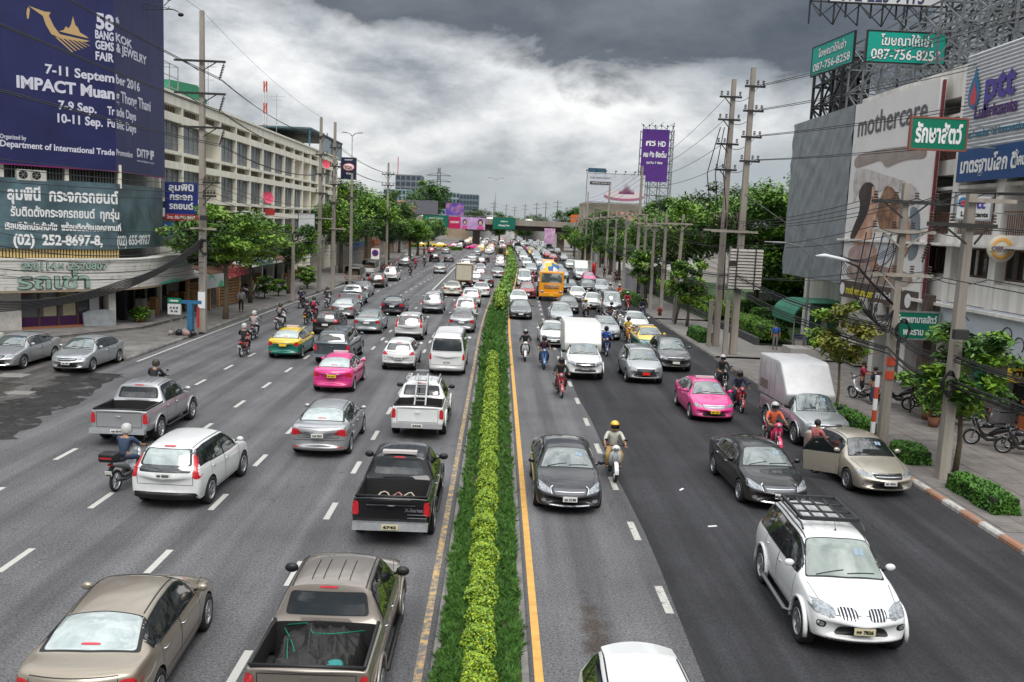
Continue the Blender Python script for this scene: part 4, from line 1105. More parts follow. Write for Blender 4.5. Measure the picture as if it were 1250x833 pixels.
def J_ride(long=True,lean=.0):
 J = dict(pelvis=(-.22,0,.86),waist=(-.19 + lean * .4,0,1.02),chest=(-.13 + lean,0,1.24),neck=(-.10 + lean * 1.3,0,1.42),head=(-.06 + lean * 1.4,0,1.56),long=long)
 for s,g in (('L',1),('R',-1)):
  J['hip' + s] = (-.17,.11 * g,.84);J['knee' + s] = (.24,.22 * g,.74);J['ank' + s] = (.10,.19 * g,.36);J['toe' + s] = (.26,.20 * g,.33)
  J['sh' + s] = (-.12 + lean,.185 * g,1.35);J['el' + s] = (.08 + lean * .5,.30 * g,1.12);J['wr' + s] = (.33,.31 * g,1.055);J['hand' + s] = (.40,.31 * g,1.05)
 return J
def J_stand(kind=0,long=False):
 J = dict(pelvis=(0,0,.94),waist=(0,0,1.08),chest=(.01,0,1.28),neck=(.01,0,1.47),head=(.025,0,1.60),long=long)
 for s,g in (('L',1),('R',-1)):
  st = {0: .0,1: .20 * g,2: .05 * g}[kind]
  J['hip' + s] = (0,.095 * g,.90);J['knee' + s] = (st * .6 + .02,.10 * g,.49);J['ank' + s] = (st,.10 * g,.08);J['toe' + s] = (st + .14,.11 * g,.045)
  J['sh' + s] = (0,.185 * g,1.40);J['el' + s] = ((-.12 * g if kind == 1 else .02),.25 * g,1.13)
  if kind == 2: J['el' + s] = (.14,.24 * g,1.16);J['wr' + s] = (.36,.15 * g,1.16);J['hand' + s] = (.43,.13 * g,1.17)
  else: J['wr' + s] = ((-.10 * g if kind == 1 else .07),.26 * g,.90);J['hand' + s] = ((-.08 * g if kind == 1 else .09),.26 * g,.82)
 return J
PM = {'ride': person_meshes(J_ride()),'ride_short': person_meshes(J_ride(False,.02)),'lean': person_meshes(J_ride(True,.10)),
      'stand': person_meshes(J_stand(0)),'walk': person_meshes(J_stand(1,True)),'busy': person_meshes(J_stand(2))}
hb = MB();hb.lathe([(0.0,.155),(.07,.140),(.115,.10),(.140,.03),(.142,-.04),(.128,-.10),(.118,-.115),(.105,-.10)],16,'z')
HELM = hb.mesh('helmet',MATS['placeholder'])
vb = MB()
for i in range(9):
 a = -1.15 + 2.3 * i / 8;vb.v += [(.150 * math.cos(a),.150 * math.sin(a),.045),(.147 * math.cos(a),.147 * math.sin(a),-.085)]
vb.f = [(2 * i,2 * i + 1,2 * i + 3,2 * i + 2) for i in range(8)];vb.m = [0] * 8;vb.sm = [True] * 8
VISOR = vb.mesh('visor',mat('smoked visor',(.01,.01,.012),.08,0,coat=1))
hrb = MB();hrb.lathe([(0,.118),(.05,.108),(.088,.07),(.104,.02),(.103,-.03),(.092,-.06)],14,'z');HAIRM = hrb.mesh('hair',HAIR)
CL = {}
def cloth(name,col):
 if name not in CL: CL[name] = mat('cloth ' + name,col,.85,noise=.25,ns=7,bump=1.0,bs=9)
 return CL[name]
SHOE = mat('dark shoe',(.03,.03,.03),.6)
def person(pose,x,y,z,rz,shirt,trousers,label,helmet=None,group=None,sc=1.0,bag=None,vis=True):
 P = PM[pose];o = empty('person',(x,y,z),rz,label,'person',group);o.scale = (sc,) * 3
 def a(nm,me,m):
  q = link(nm,me,o)
  if m: q.material_slots[0].link = 'OBJECT';q.material_slots[0].material = m
  return q
 a('body',P['body'],SKIN);a('shirt',P['shirt'],shirt);a('trousers',P['trousers'],trousers)
 for m in P['shoes']: a('shoe',m,SHOE)
 if helmet:
  q = a('helmet',HELM,helmet);q.location = P['head'] + Vector((-.005,0,.012))
  if vis: v = link('visor',VISOR,q)
 else:
  q = link('hair',HAIRM,o,P['head'] + Vector((-.014,0,.012)))
 if bag:
  b = MB();c = P['neck'];b.tube([(c.x - .20,0,c.z - .08),(c.x - .22,0,c.z - .25),(c.x - .20,0,c.z - .42)],[(.10,.05),(.14,.09),(.12,.07)],8)
  q = link('backpack',b.mesh('bag',MATS['placeholder']),o);q.material_slots[0].link = 'OBJECT';q.material_slots[0].material = bag
 return o
def bike_kit(sport=False,box=False):
 K = [];Rw = .29
 t = MB();t.lathe([(Rw * .78,-.035),(Rw * .9,-.045),(Rw,-.02),(Rw,.02),(Rw * .9,.045),(Rw * .78,.035)],22,'y')
 t = t.mesh('wheel',RUBBER)
 r = MB();r.lathe([(Rw * .78,-.03),(Rw * .80,0),(Rw * .78,.03),(Rw * .72,.02),(Rw * .72,-.02),(Rw * .78,-.03)],20,'y')
 for i in range(6):
  a = math.pi * 2 * i / 6;r.bar((0,0,0),(math.cos(a) * Rw * .74,0,math.sin(a) * Rw * .74),.022,.012)
 r.lathe([(.0,.04),(.045,.04),(.045,-.04),(0,-.04)],10,'y');r = r.mesh('rim',ALLOY)
 for x in (.62,-.62): K.append(('wheel',t,None,(x,0,Rw),[('rim',r)]))
 PH = MATS['placeholder']
 b = MB()          # bodywork: leg shield, centre spine, side fairings, tail
 b.tube([(.52,0,.98),(.47,0,.82),(.38,0,.58),(.24,0,.42),(.02,0,.40)],[(.07,.05),(.17,.05),(.20,.05),(.13,.06),(.09,.06)],10)
 b.tube([(.05,0,.44),(-.18,0,.60),(-.45,0,.70),(-.72,0,.76),(-.90,0,.80)],[(.09,.07),(.13,.11),(.13,.10),(.09,.07),(.03,.03)],10)
 if sport: b.tube([(.30,0,.74),(.12,0,.80),(-.05,0,.78)],[(.07,.05),(.14,.12),(.08,.07)],10)
 K.append(('bodywork',b.mesh('bodywork',PH),'paint',None,[]))
 b = MB();b.tube([(-.02,0,.80),(-.2,0,.815),(-.45,0,.83),(-.72,0,.86)],[(.06,.03),(.13,.045),(.14,.045),(.09,.04)],10);K.append(('seat',b.mesh('seat',BLACK),None,None,[]))
 b = MB();b.tube([(.40,0,.42),(.10,0,.30),(-.25,0,.32)],[(.05,.05),(.14,.12),(.10,.09)],8);b.tube([(-.05,-.15,.28),(-.45,-.17,.30),(-.85,-.17,.40)],[.035,.045,.05],8,0);K.append(('engine',b.mesh('engine',mat('dull engine metal',(.09,.09,.09),.4,.7)),None,None,[]))
 b = MB()
 for sg in (1,-1): b.tube([(.62,sg * .075,Rw),(.50,sg * .07,.72),(.45,sg * .05,.96)],.022,6)
 b.tube([(.66,0,.80 - .18),(.62,0,.615),(.48,0,.60)],[(.05,.02),(.06,.025),(.05,.02)],6);K.append(('fork',b.mesh('fork',STEEL),None,None,[]))
 b = MB();b.tube([(.36,.34,1.045),(.42,.20,1.07),(.46,0,1.05),(.42,-.20,1.07),(.36,-.34,1.045)],.016,6)
 for sg in (1,-1): b.tube([(.37,sg * .36,1.04),(.40,sg * .23,1.06)],.024,6)
 K.append(('handlebar',b.mesh('handlebar',BLACK),None,None,[]))
 b = MB();b.ball((.53,0,1.0),(.08,.13,.10),10,6);K.append(('headlight_cowl',b.mesh('cowl',PH),'paint',None,[]))
 b = MB();b.ball((.585,0,.99),(.04,.085,.06),10,6);K.append(('headlight',b.mesh('hl',LAMP_C),None,None,[]))
 for sg in (1,-1):
  b = MB();b.tube([(.43,sg * .20,1.07),(.45,sg * .26,1.20)],.008,5);b.ball((.45,sg * .29,1.24),(.015,.06,.038),8,5);K.append(('rear_view_mirror',b.mesh('mirror',BLACK),None,None,[]))
 b = MB()
 for i in range(9):
  a = math.pi * (.02 + .62 * i / 8);b.v += [(.62 + (Rw + .035) * math.cos(a),.06,Rw + (Rw + .035) * math.sin(a)),(.62 + (Rw + .05) * math.cos(a),0,Rw + (Rw + .05) * math.sin(a)),(.62 + (Rw + .035) * math.cos(a),-.06,Rw + (Rw + .035) * math.sin(a))]
 b.f = [(3 * i + j,3 * i + j + 1,3 * i + j + 4,3 * i + j + 3) for i in range(8) for j in (0,1)];b.m = [0] * 16;b.sm = [True] * 16
 K.append(('front_mudguard',b.mesh('guard',PH),'paint',None,[]))
 b = MB();b.ball((-.90,0,.79),(.035,.09,.04),8,5);K.append(('tail_light',b.mesh('tl',LAMP_R),None,None,[]))
 b = MB();b.bar((-.78,0,.72),(-1.0,0,.52),.13,.02);K.append(('rear_mudguard',b.mesh('g',BLACK),None,None,[]))
 b = MB();b.obox((-.985,0,.58),(1,0,.35),(0,1,0),(-.35,0,1),.006,.09,.07);K.append(('licence_plate',b.mesh('p',PH),'plate',None,[]))
 if box: b = MB();b.box(-1.12,-.72,-.22,.22,.90,1.14);me = b.mesh('box',BLACK);bm = bmesh.new();bm.from_mesh(me);bmesh.ops.bevel(bm,geom=bm.edges[:],offset=.06,segments=3,affect='EDGES',profile=.5);bm.to_mesh(me);bm.free();K.append(('top_box',me,None,None,[]));b = MB();b.box(-1.125,-1.0,-.16,.16,1.0,1.04);K.append(('box_trim',b.mesh('bt',LAMP_R),None,None,[]))
 return K
BK = {'scooter': bike_kit(),'sport': bike_kit(True),'box': bike_kit(False,True)}
def bike(kind,x,y,rz,pnt,label,group=None,z=0,plate=PLATE,lean=0,cat='motorbike'):
 o = empty('motorcycle',(x,y,z),rz,label,cat,group);o.rotation_euler = (lean,0,rz)
 for nm,me,role,loc,kids in BK[kind]:
  p = link(nm,me,o,loc)
  if role: p.material_slots[0].link = 'OBJECT';p.material_slots[0].material = pnt if role == 'paint' else plate
  for kn,km in kids: link(kn,km,p)
 return o
AW,TW = math.pi / 2,-math.pi / 2       # away, towards
# ---------------------------------------------------------------- vegetation
LEAF = mat('broad leaf green',(.055,.14,.018),.5,col2=(.17,.32,.035),ns=1.6,c2=(.38,.66),spec=.4)
LEAF_D = mat('dark leaf green',(.028,.08,.016),.5,col2=(.085,.19,.03),ns=1.3,c2=(.38,.66),spec=.4)
LEAF_Y = mat('yellowing leaf',(.12,.16,.02),.5,col2=(.28,.24,.05),ns=2.5,c2=(.40,.65),spec=.4)
LEAF_O = mat('olive leaf',(.045,.07,.022),.6,col2=(.11,.14,.05),ns=1.1,c2=(.38,.66))
HEDGE_Y = mat('lime hedge leaf',(.11,.24,.010),.5,col2=(.42,.50,.02),ns=14,c2=(.38,.62),world=True)
GRASS = mat('median grass',(.038,.120,.018),.6,col2=(.11,.27,.038),ns=6,c2=(.36,.64),world=True)
BARK = mat('bark',(.10,.075,.05),.9,noise=.35,ns=6,bump=.8,bs=25)
BARK_L = mat('pale bark',(.20,.155,.10),.9,noise=.3,ns=6,bump=.6,bs=25)
rg = np.random.default_rng(4)
def leaf_cloud(centres,radii,per,size,m,flat=.6,name='crown',tip=None):
 V,F = [],[];k = 0
 allP = []
 for c,r in zip(centres,radii):
  n = per
  d = rg.normal(size=(n,3));d /= np.linalg.norm(d,axis=1)[:,None]
  rad = rg.random(n) ** .45
  allP.append(np.array(c) + d * rad[:,None] * np.array(r))
 P = np.concatenate(allP);n = len(P)
 a = rg.random(n) * 6.283;tilt = rg.normal(0,flat,n);s = size * (.6 + .8 * rg.random(n))
 u = np.stack([np.cos(a),np.sin(a),np.sin(tilt) * .8],1);u /= np.linalg.norm(u,axis=1)[:,None]
 b = rg.normal(0,.45,n);v = np.stack([-np.sin(a),np.cos(a),b],1);v /= np.linalg.norm(v,axis=1)[:,None]
 u *= s[:,None];v *= (s * .42)[:,None]
 dr = np.zeros((n,3));dr[:,2] = -.25 * s
 Vv = np.stack([P - u * .5,P + v * .5 + dr * .1,P + u * .6 + dr,P - v * .5 + dr * .1],1).reshape(-1,3)
 Ff = np.arange(4 * n).reshape(-1,4)
 if isinstance(m,list): return npmesh(name,Vv,Ff,m,mi=np.repeat(rg.integers(0,len(m),len(centres)),per))
 return npmesh(name,Vv,Ff,m)
def crown_mesh(rx,ry,rz,ncl,per,size,m,seed,layered=False):
 r = random.Random(seed);cs,rs = [],[]
 for i in range(ncl):
  while True:
   x,y,z = r.uniform(-1,1),r.uniform(-1,1),r.uniform(-1,1)
   d = x * x + y * y + z * z
   if .12 < d < 1: break
  f = .9
  if z < -.3: f *= .8
  cs.append((x * rx * f,y * ry * f,z * rz * f));q = r.uniform(.16,.34) * (rx + ry) / 2
  rs.append((q * 1.15,q * 1.15,q * (.38 if layered else .72)))
 return leaf_cloud(cs,rs,per,size,m)
LEAF_B = mat('fresh leaf green',(.11,.24,.025),.5,col2=(.30,.46,.05),ns=1.8,c2=(.38,.66),spec=.4)
CR = dict(a=crown_mesh(3.2,3.2,1.9,48,150,.27,[LEAF,LEAF_B,LEAF_D],1,True),b=crown_mesh(3.0,3.0,2.5,50,150,.28,[LEAF_D,LEAF_D,LEAF],2),c=crown_mesh(2.8,2.8,2.6,50,150,.28,[LEAF,LEAF_B,LEAF_D],3),
          d=crown_mesh(1.15,1.15,1.25,34,70,.21,[LEAF_Y,LEAF_Y,LEAF_B],4),e=crown_mesh(1.35,1.35,1.9,36,85,.25,[LEAF,LEAF_B,LEAF_D],5),f=crown_mesh(4.6,4.6,3.6,62,170,.38,[LEAF,LEAF_B,LEAF_D],6),g=crown_mesh(4.4,4.4,3.4,60,170,.40,[LEAF_D,LEAF_D,LEAF],7),h=crown_mesh(4.2,4.2,3.4,60,110,.38,[LEAF_O,LEAF_D,LEAF_O],8))
def tree(x,y,h,crown,cs,label,group=None,tr=.16,bark=None,z0=.13,lean=(0,0),spread=1.0,name='tree',cz=None):
 """h = height of the crown centre; cs = scale of the crown"""
 o = empty(name,(x,y,z0),0,label,'tree',group);r = random.Random(int(x * 7 + y * 13))
 b = MB();lx,ly = lean
 trunk = [(0,0,0),(lx * .3 + .05,ly * .3,h * .3),(lx * .7,ly * .7 + .04,h * .62),(lx,ly,h * .95)]
 b.tube(trunk,[tr * 1.25,tr,tr * .8,tr * .4],8)
 for i in range(6):
  a = i * 1.05 + r.random();t0 = Vector(trunk[2]) * .85 + Vector(trunk[3]) * .12;L_ = spread * 1.5 * cs
  q1 = t0 + Vector((math.cos(a) * L_ * .5,math.sin(a) * L_ * .5,h * .14));q2 = q1 + Vector((math.cos(a + .3) * L_ * .7,math.sin(a + .3) * L_ * .7,h * .12))
  b.tube([t0,q1,q2],[tr * .5,tr * .32,tr * .12],6)
 me = b.mesh('trunk',bark or BARK);link('trunk',me,o)
 s = (cs,cs,cs) if not isinstance(cs,tuple) else cs
 c = link('crown',CR[crown],o,(lx,ly,h),(0,0,r.random() * 6.28),s)
 return o
# roadside trees, left
tree(-18.6,62.0,5.6,'a',1.28,'broad-crowned street tree with a slim brown trunk in front of the wooden stall',tr=.17,bark=BARK_L,z0=.14)
tree(-20.2,74,5.0,'a',1.2,'street tree with layered leaves just behind the broad-crowned one on the left pavement',z0=.14)
tree(-19.4,84,4.7,'c',1.0,'round street tree shading the shop fronts between the utility poles',z0=.14)
tree(-21.3,65.5,4.6,'b',.62,'dark small tree behind the tall pole beside the corner shop',z0=.14)
for i,(x,y,h,c,s) in enumerate(((-20.5,118,6.6,'f',1.0),(-19.0,130,7.6,'f',1.05),(-22.5,138,9.6,'f',1.1),(-18.0,146,6.0,'g',.9),(-15.5,158,5.4,'f',.75),(-19.5,160,8.5,'g',1.1),(-16.5,185,5.0,'c',1.2),(-21.5,196,6,'g',1.0),(-17.5,225,5,'f',1.0),(-26,330,14,'g',2.2))):
 tree(x,y,h,c,s,['nearest of the big bright trees past the cream building','tallest bright green tree beside the left carriageway','big tree rising beside the dark blue roof sign','dark bushy tree behind the no parking sign','low green tree overhanging the far left kerb','dark tree filling the gap behind the bright ones','small round tree near the yellow taxis','dark tree before the overpass on the left','last green tree below the overpass on the left','huge dark tree showing above the overpass in front of the glass offices'][i],'trees far along the left pavement',tr=.25,z0=.1)
# right side
tree(14.35,36.8,3.35,'d',1.28,'thin young tree with yellowing leaves beside the grey box pickup',tr=.06,bark=BARK_L)
tree(14.95,28.0,3.2,'e',1.12,'leafy green tree wrapped around the nearest concrete pole',tr=.085,spread=.6)
tree(15.9,30.6,2.2,'e',.62,'small bushy tree over the parked motorcycles',tr=.05,spread=.5)
tree(14.8,69.2,3.3,'e',1.35,'round dark street tree between the concrete poles on the right',tr=.11)
tree(13.9,84.2,3.7,'e',1.30,'slim street tree at the end of the long clipped hedge',tr=.07)
for i,(x,y,h,c,s) in enumerate(((22.5,78,8.6,'f',1.05),(27.5,80,9.4,'g',1.1),(18.6,83,7.8,'f',.95),(23.0,92,8.4,'h',1.2),(18.8,97,5.8,'h',.85),(22.5,108,7.5,'g',1.0),(20.5,122,6.8,'f',.9),(25,135,8.5,'g',1.1),(28.5,72.5,5.6,'g',1.15),(17.5,112,4.0,'c',.75),(17.2,128,4.2,'b',.85),(19,150,6,'g',1.0),(17.5,141,4.3,'c',.9),(18.5,165,4.6,'f',.7),(17.0,178,4.2,'c',1.0),(21,182,7,'g',1.1),(18.5,200,4.6,'f',.75),(18.5,222,5.2,'c',1.3),(25.5,76,4.6,'g',1.05),(31,88,6,'g',1.3))):
 tree(x,y,h,c,s,['bright rain tree rising left of the grey tarpaulin hoarding','dark big tree directly behind the grey tarpaulin hoarding','bright tree behind the twin tall poles','greyish bare-looking tree in the green belt on the right','thin olive tree over the right pavement poles','dense dark tree beyond the green belt','green tree below the purple tower hoarding','dark tree right of the purple tower hoarding','dark tree behind the green awning kiosk','small round tree by the bus stop advertisement','dark small tree by the grey pavement hoarding','dark tree near the far right billboard','bright small tree before the far right billboard','pale green tree by the red post box','small tree behind the red post box','dark tree under the white shopping billboard','bright tree left of the far right shophouses','far small tree near the overpass column','low dark tree shading the green belt lawn','deep dark tree closing the view behind the kiosk'][i],'trees along the right side',tr=.22)
# hedges: leaf boxes
def hedge(x0,x1,y0,y1,h,label,m=None,group='clipped hedges on the right pavement',z0=.13,dens_=700,size=.055):
 o = empty('hedge',((x0 + x1) / 2,(y0 + y1) / 2,z0),0,label,'hedge',group)
 w_,l_ = (x1 - x0) / 2,(y1 - y0) / 2
 area = 2 * (w_ * 2 * h + l_ * 2 * h) + 4 * w_ * l_;n = int(min(16000,area * dens_))
 P = rg.uniform(-1,1,(n,3));ax = rg.integers(0,3,n);
 for i in range(3):
  q = ax == i;P[q,i] = np.sign(P[q,i]) * (1 - rg.random(q.sum()) ** 2 * .12)
 P[:,2] = np.abs(P[:,2]) if True else P[:,2]
 rr = np.linalg.norm(P,axis=1);k = np.maximum(1,rr / 1.38);P /= k[:,None]
 P *= np.array([w_,l_,h]);
 P[:,:2] += .03 * np.sin(P[:,[1,0]] * 5 + 1)
 a = rg.random(n) * 6.283;s = size * (.6 + .8 * rg.random(n));tl = rg.normal(0,.7,n)
 u = np.stack([np.cos(a),np.sin(a),tl],1) * s[:,None];v = np.stack([-np.sin(a),np.cos(a),rg.normal(0,.7,n)],1) * (s * .5)[:,None]
 V = np.stack([P - u,P + v,P + u,P - v],1).reshape(-1,3)
 link('foliage',npmesh('foliage',V,np.arange(4 * n).reshape(-1,4),m or LEAF),o)
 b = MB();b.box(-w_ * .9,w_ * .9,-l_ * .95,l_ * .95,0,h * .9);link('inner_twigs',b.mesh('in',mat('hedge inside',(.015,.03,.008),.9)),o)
 return o
HG = mat('hedge leaf green',(.05,.14,.02),.55,col2=(.10,.24,.035),ns=2.5,c2=(.38,.64),spec=.4)
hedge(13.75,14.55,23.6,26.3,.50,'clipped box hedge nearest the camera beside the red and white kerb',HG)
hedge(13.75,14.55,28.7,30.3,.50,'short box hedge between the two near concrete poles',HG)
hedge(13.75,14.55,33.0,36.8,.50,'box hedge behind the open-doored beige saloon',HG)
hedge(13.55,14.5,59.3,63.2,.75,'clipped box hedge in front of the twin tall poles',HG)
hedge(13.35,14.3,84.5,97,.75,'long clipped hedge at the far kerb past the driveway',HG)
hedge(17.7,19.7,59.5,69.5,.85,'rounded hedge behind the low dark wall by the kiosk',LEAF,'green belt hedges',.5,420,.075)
hedge(18.0,20.4,74.5,120,1.0,'long bright hedge behind the low dark wall further on',mat('yellow green hedge leaf',(.12,.24,.02),.5,col2=(.22,.36,.04),ns=2,c2=(.38,.62)),'green belt hedges',.5,110,.13)  # long hedge in a lighter, yellower leaf green
hedge(20.5,28,71,72.4,1.4,'dark clipped hedge across the lawn, nearer row',HG,'green belt hedges',.2,260,.09)
hedge(20.5,28,77,78.2,1.5,'dark clipped hedge across the lawn, farther row',HG,'green belt hedges',.2,220,.1)
b = MB();b.box(-.15,.15,-5.2,5.2,0,.50);o = b.build('low_wall',mat('dark low wall',(.07,.07,.075),.8,noise=.3,ns=2));o.location = (17.45,64.5,.13);tag(o,'low dark masonry wall holding the rounded hedge by the kiosk','wall')
b = MB();b.box(-.15,.15,-22,22,0,.50);o = b.build('low_wall',MATS['dark low wall']);o.location = (17.6 + .5,97.5,.13);tag(o,'low dark masonry wall along the farther bright hedge','wall')
mb = MB();mb.quad((17.6,59.2,.2),(60,59.2,.2),(60,130,.2),(17.6,130,.2));o = mb.build('lawn',mat('dark lawn',(.03,.07,.015),.9,noise=.4,ns=1),fix=False);o['kind'] = 'structure'  # mottled dark green grass colour
# ---- the median: grass tufts and the lime hedge (uncountable blades)
GRASS2 = mat('median grass bright',(.06,.17,.025),.6,col2=(.15,.31,.05),ns=5,c2=(.36,.64),world=True)
GRASS3 = mat('median grass dark',(.022,.075,.014),.6,col2=(.055,.15,.025),ns=5,c2=(.36,.64),world=True)
def blades(name,xy,h,w_,m,droop=.35,per=16):
 """feathery tufts: every tuft is a fan of thin blades leaning the same way"""
 xy = xy[rg.permutation(len(xy))][::per];nt_ = len(xy);a0 = rg.random(nt_) * 6.283;lean = np.column_stack([np.cos(a0),np.sin(a0)]) * rg.uniform(.1,1.0,nt_)[:,None] * droop
 hh0 = h * (.6 + .7 * rg.random(nt_));col = rg.choice([0,0,1,1,2],nt_)
 rep = lambda q: np.repeat(q,per,0)
 n = nt_ * per;a = rg.random(n) * 6.283;hh = rep(hh0) * (.6 + .5 * rg.random(n));base2 = rep(xy) + rg.normal(0,.018,(n,2));out = (rep(lean) + rg.normal(0,.33,(n,2))) * hh[:,None] * 1.25
 base = np.column_stack([base2,np.full(n,.09)])
 side = np.column_stack([np.cos(a),np.sin(a),np.zeros(n)]) * (w_ * (.7 + .6 * rg.random(n)))[:,None]
 mid = base + np.column_stack([out * .45,hh * .6]);tip = base + np.column_stack([out,hh * .92])
 V = np.stack([base - side,base + side,mid + side * .8,tip,mid - side * .8],1).reshape(-1,3)
 o = link(name,npmesh(name,V,np.arange(5 * n).reshape(-1,5),[m,GRASS2,GRASS3],mi=rep(col)));return tag(o,None,None,None,'stuff')
def drv(y): return np.array([drift(float(q)) for q in y])
def strip_pts(x0,x1,y0,y1,n):
 y = y0 + (y1 - y0) * rg.random(n);x = x0 + (x1 - x0) * rg.random(n);return np.column_stack([x + drv(y),y])
def edge_wobble(P,amp=.07):
 P[:,0] += amp * np.sin(P[:,1] * 1.9) * np.sin(P[:,1] * .7 + 1);return P
g = [edge_wobble(strip_pts(-.78,.66,10,24,95000),.05),edge_wobble(strip_pts(-.78,.68,24,45,60000),.05)]
o = blades('grass',np.concatenate(g),.135,.0045,GRASS,.6);tag(o,'long ragged grass spilling over both kerbs of the median','grass')
o = blades('grass',np.concatenate([strip_pts(-.78,.70,45,80,24000),strip_pts(-.8,.74,80,140,12000)]),.26,.016,GRASS,.6);tag(o,'grass of the median where the queue passes the lime hedge end','grass')
o = blades('grass',strip_pts(-.9,.85,140,290,9000),.45,.06,GRASS,.6);tag(o,'far narrow grass of the median up to the overpass','grass')
def leafy(name,x0,x1,y0,y1,h,n,size,m,label):
 y = y0 + (y1 - y0) * rg.random(n);t = rg.uniform(-1,1,n);lump = 1 + .20 * np.sin(y * 1.3 + 2) * np.sin(y * 4.7) + .12 * np.sin(y * 3.1) + .10 * np.sin(y * 7.3 + t * 2) + .06 * np.sin(y * 17)
 x = (x0 + x1) / 2 + t * (x1 - x0) / 2 * lump;z = .1 + h * lump * np.sqrt(np.clip(1 - (np.abs(t) ** 3),0,1)) * (1 - rg.random(n) ** 2 * .35)
 P = np.column_stack([x + drv(y),y,z]);a = rg.random(n) * 6.283;s = size * (.6 + .8 * rg.random(n))
 u = np.stack([np.cos(a),np.sin(a),rg.normal(0,.5,n)],1) * s[:,None];v = np.stack([-np.sin(a),np.cos(a),rg.normal(0,.5,n)],1) * (s * .6)[:,None]
 V = np.stack([P - u,P + v,P + u,P - v],1).reshape(-1,3)
 o = link(name,npmesh(name,V,np.arange(4 * n).reshape(-1,4),[m,LEAF_B,LEAF_D],mi=rg.choice([0,0,0,1,2],n)));return tag(o,label,'hedge',None,'stuff')  # shaded gaps in the hedge are put in as darker leaf colour
leafy('median_hedge',-.34,.20,10,30,.30,32000,.024,HEDGE_Y,'lime green clipped hedge running down the middle of the median')
leafy('median_hedge',-.36,.20,30,49.5,.32,15000,.038,HEDGE_Y,'farther half of the lime hedge, ending at the plain grass')
leafy('median_hedge',-.30,.40,74,84,.9,2600,.08,HEDGE_Y,'rounded lime bush at the bend of the median')
leafy('median_hedge',-.65,.65,84,275,.75,16000,.13,mat('bright green median shrubs',(.06,.17,.015),.55,col2=(.20,.34,.02),ns=.35,c2=(.42,.60),world=True),'low bright shrubs along the far bend of the median')  # shrub green mottled towards yellow green
# ---------------------------------------------------------------- buildings and signs
PLASTER = mat('cream plaster',(.80,.76,.65),.85,noise=.14,ns=1.0,bump=.2,bs=8,streak=True,world=True)
PLASTER_W = mat('stained white plaster',(.74,.71,.66),.85,noise=.28,ns=1.4,bump=.25,bs=8,streak=True,world=True)
PLASTER_G = mat('grey plaster',(.32,.315,.30),.85,noise=.3,ns=1.2,bump=.3,bs=8,streak=True,world=True)
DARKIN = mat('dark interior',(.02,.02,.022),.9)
WGLASS = mat('building window glass',(.16,.18,.195),.12,0,spec=.9,ior=1.6,noise=.4,ns=.5,world=True)
WFRAME = mat('window frame metal',(.30,.31,.30),.5,.4)
BROWNF = mat('brown window frame',(.085,.045,.03),.6)
def pt(o,u,s,z,out=0,n=(0,0)): return (o[0] + u[0] * s + n[0] * out,o[1] + u[1] * s + n[1] * out,z)
# ---- cream building with long bands of windows
cb = empty('cream_building',(-24,100,0),0,'long cream three storey building with bands of tall windows','building')
mb = MB()
BY = [64.7 + 4.63 * i for i in range(16)];Y1 = BY[-1]
mb.box(-44,-25.2,64.7,Y1,0,15.2)                    # mass behind
for z0,z1 in ((4.1,4.75),(6.95,7.55),(8.02,8.28),(10.42,10.95),(11.48,11.72),(13.82,14.40),(14.98,15.75)):
 mb.box(-25.2,-24.0,64.7,Y1,z0,z1)
mb.box(-25.2,-23.85,64.7,Y1,15.75,15.92)
for y in BY: mb.box(-25.2,-23.99,y - .14,y + .14,.0,15.75 - .003)
mb.box(-44,-43.4,64.7,Y1,15.2,15.9);mb.box(-44,-25.2,Y1 - .3,Y1,15.2,15.9)
mb.build('wall',PLASTER,cb)
mb = MB()
for y0,y1 in zip(BY,BY[1:]):
 for z0,z1 in ((7.55,8.02),(10.95,11.48),(14.40,14.98)):
  for k in range(9):
   yy = y0 + .35 + k * (y1 - y0 - .7) / 8;mb.box(-24.55,-24.5,yy - .1,yy + .1,z0,z1)
o = mb.build('vent_bricks',mat('ventilation block',(.20,.17,.14),.9),cb);o['kind'] = 'stuff'
wf,wp = MB(),MB()
W_ = 4.63 / 2 - .15;H_ = 2.10
for k in range(5): x = -W_ + k * 2 * W_ / 4;wf.box(-.05,.05,x - .03,x + .03,0,H_)
for z in (0,.62,H_): wf.box(-.04,.04,-W_,W_,z - .03,z + .03)
for k in range(17): x = -W_ + k * 2 * W_ / 16;wf.box(.06,.075,x - .008,x + .008,.05,H_ - .05)
wp.box(-.02,.01,-W_,W_,0,H_)
wfm,wpm = wf.mesh('window',WFRAME),wp.mesh('pane',WGLASS)
opens = {(2,0),(2,1),(9,0),(10,0),(10,1),(11,1)}
cur = MB();cur.box(-.03,.0,-W_ * .9,-W_ * .1,.1,H_ - .1);curm = cur.mesh('curtain',mat('pale curtain',(.30,.33,.345),.8,noise=.3,ns=3))
for i,(y0,y1) in enumerate(zip(BY,BY[1:])):
 for j,z in enumerate((11.72,8.28,4.80)):
  if (i,j) in opens: continue
  f = link('window',wfm,cb,(-.38,(y0 + y1) / 2 - 100,z));link('pane',wpm,f)
  if (i * 3 + j) % 3: link('curtain',curm,f)
mb = MB()
for i,j in opens:
 z = (11.72,8.28)[j];y = (BY[i] + BY[i + 1]) / 2;mb.box(-25.19,-25.1,y - .7,y + .2,z,z + 2.0);
mb.build('balcony_door',DARKIN,cb)
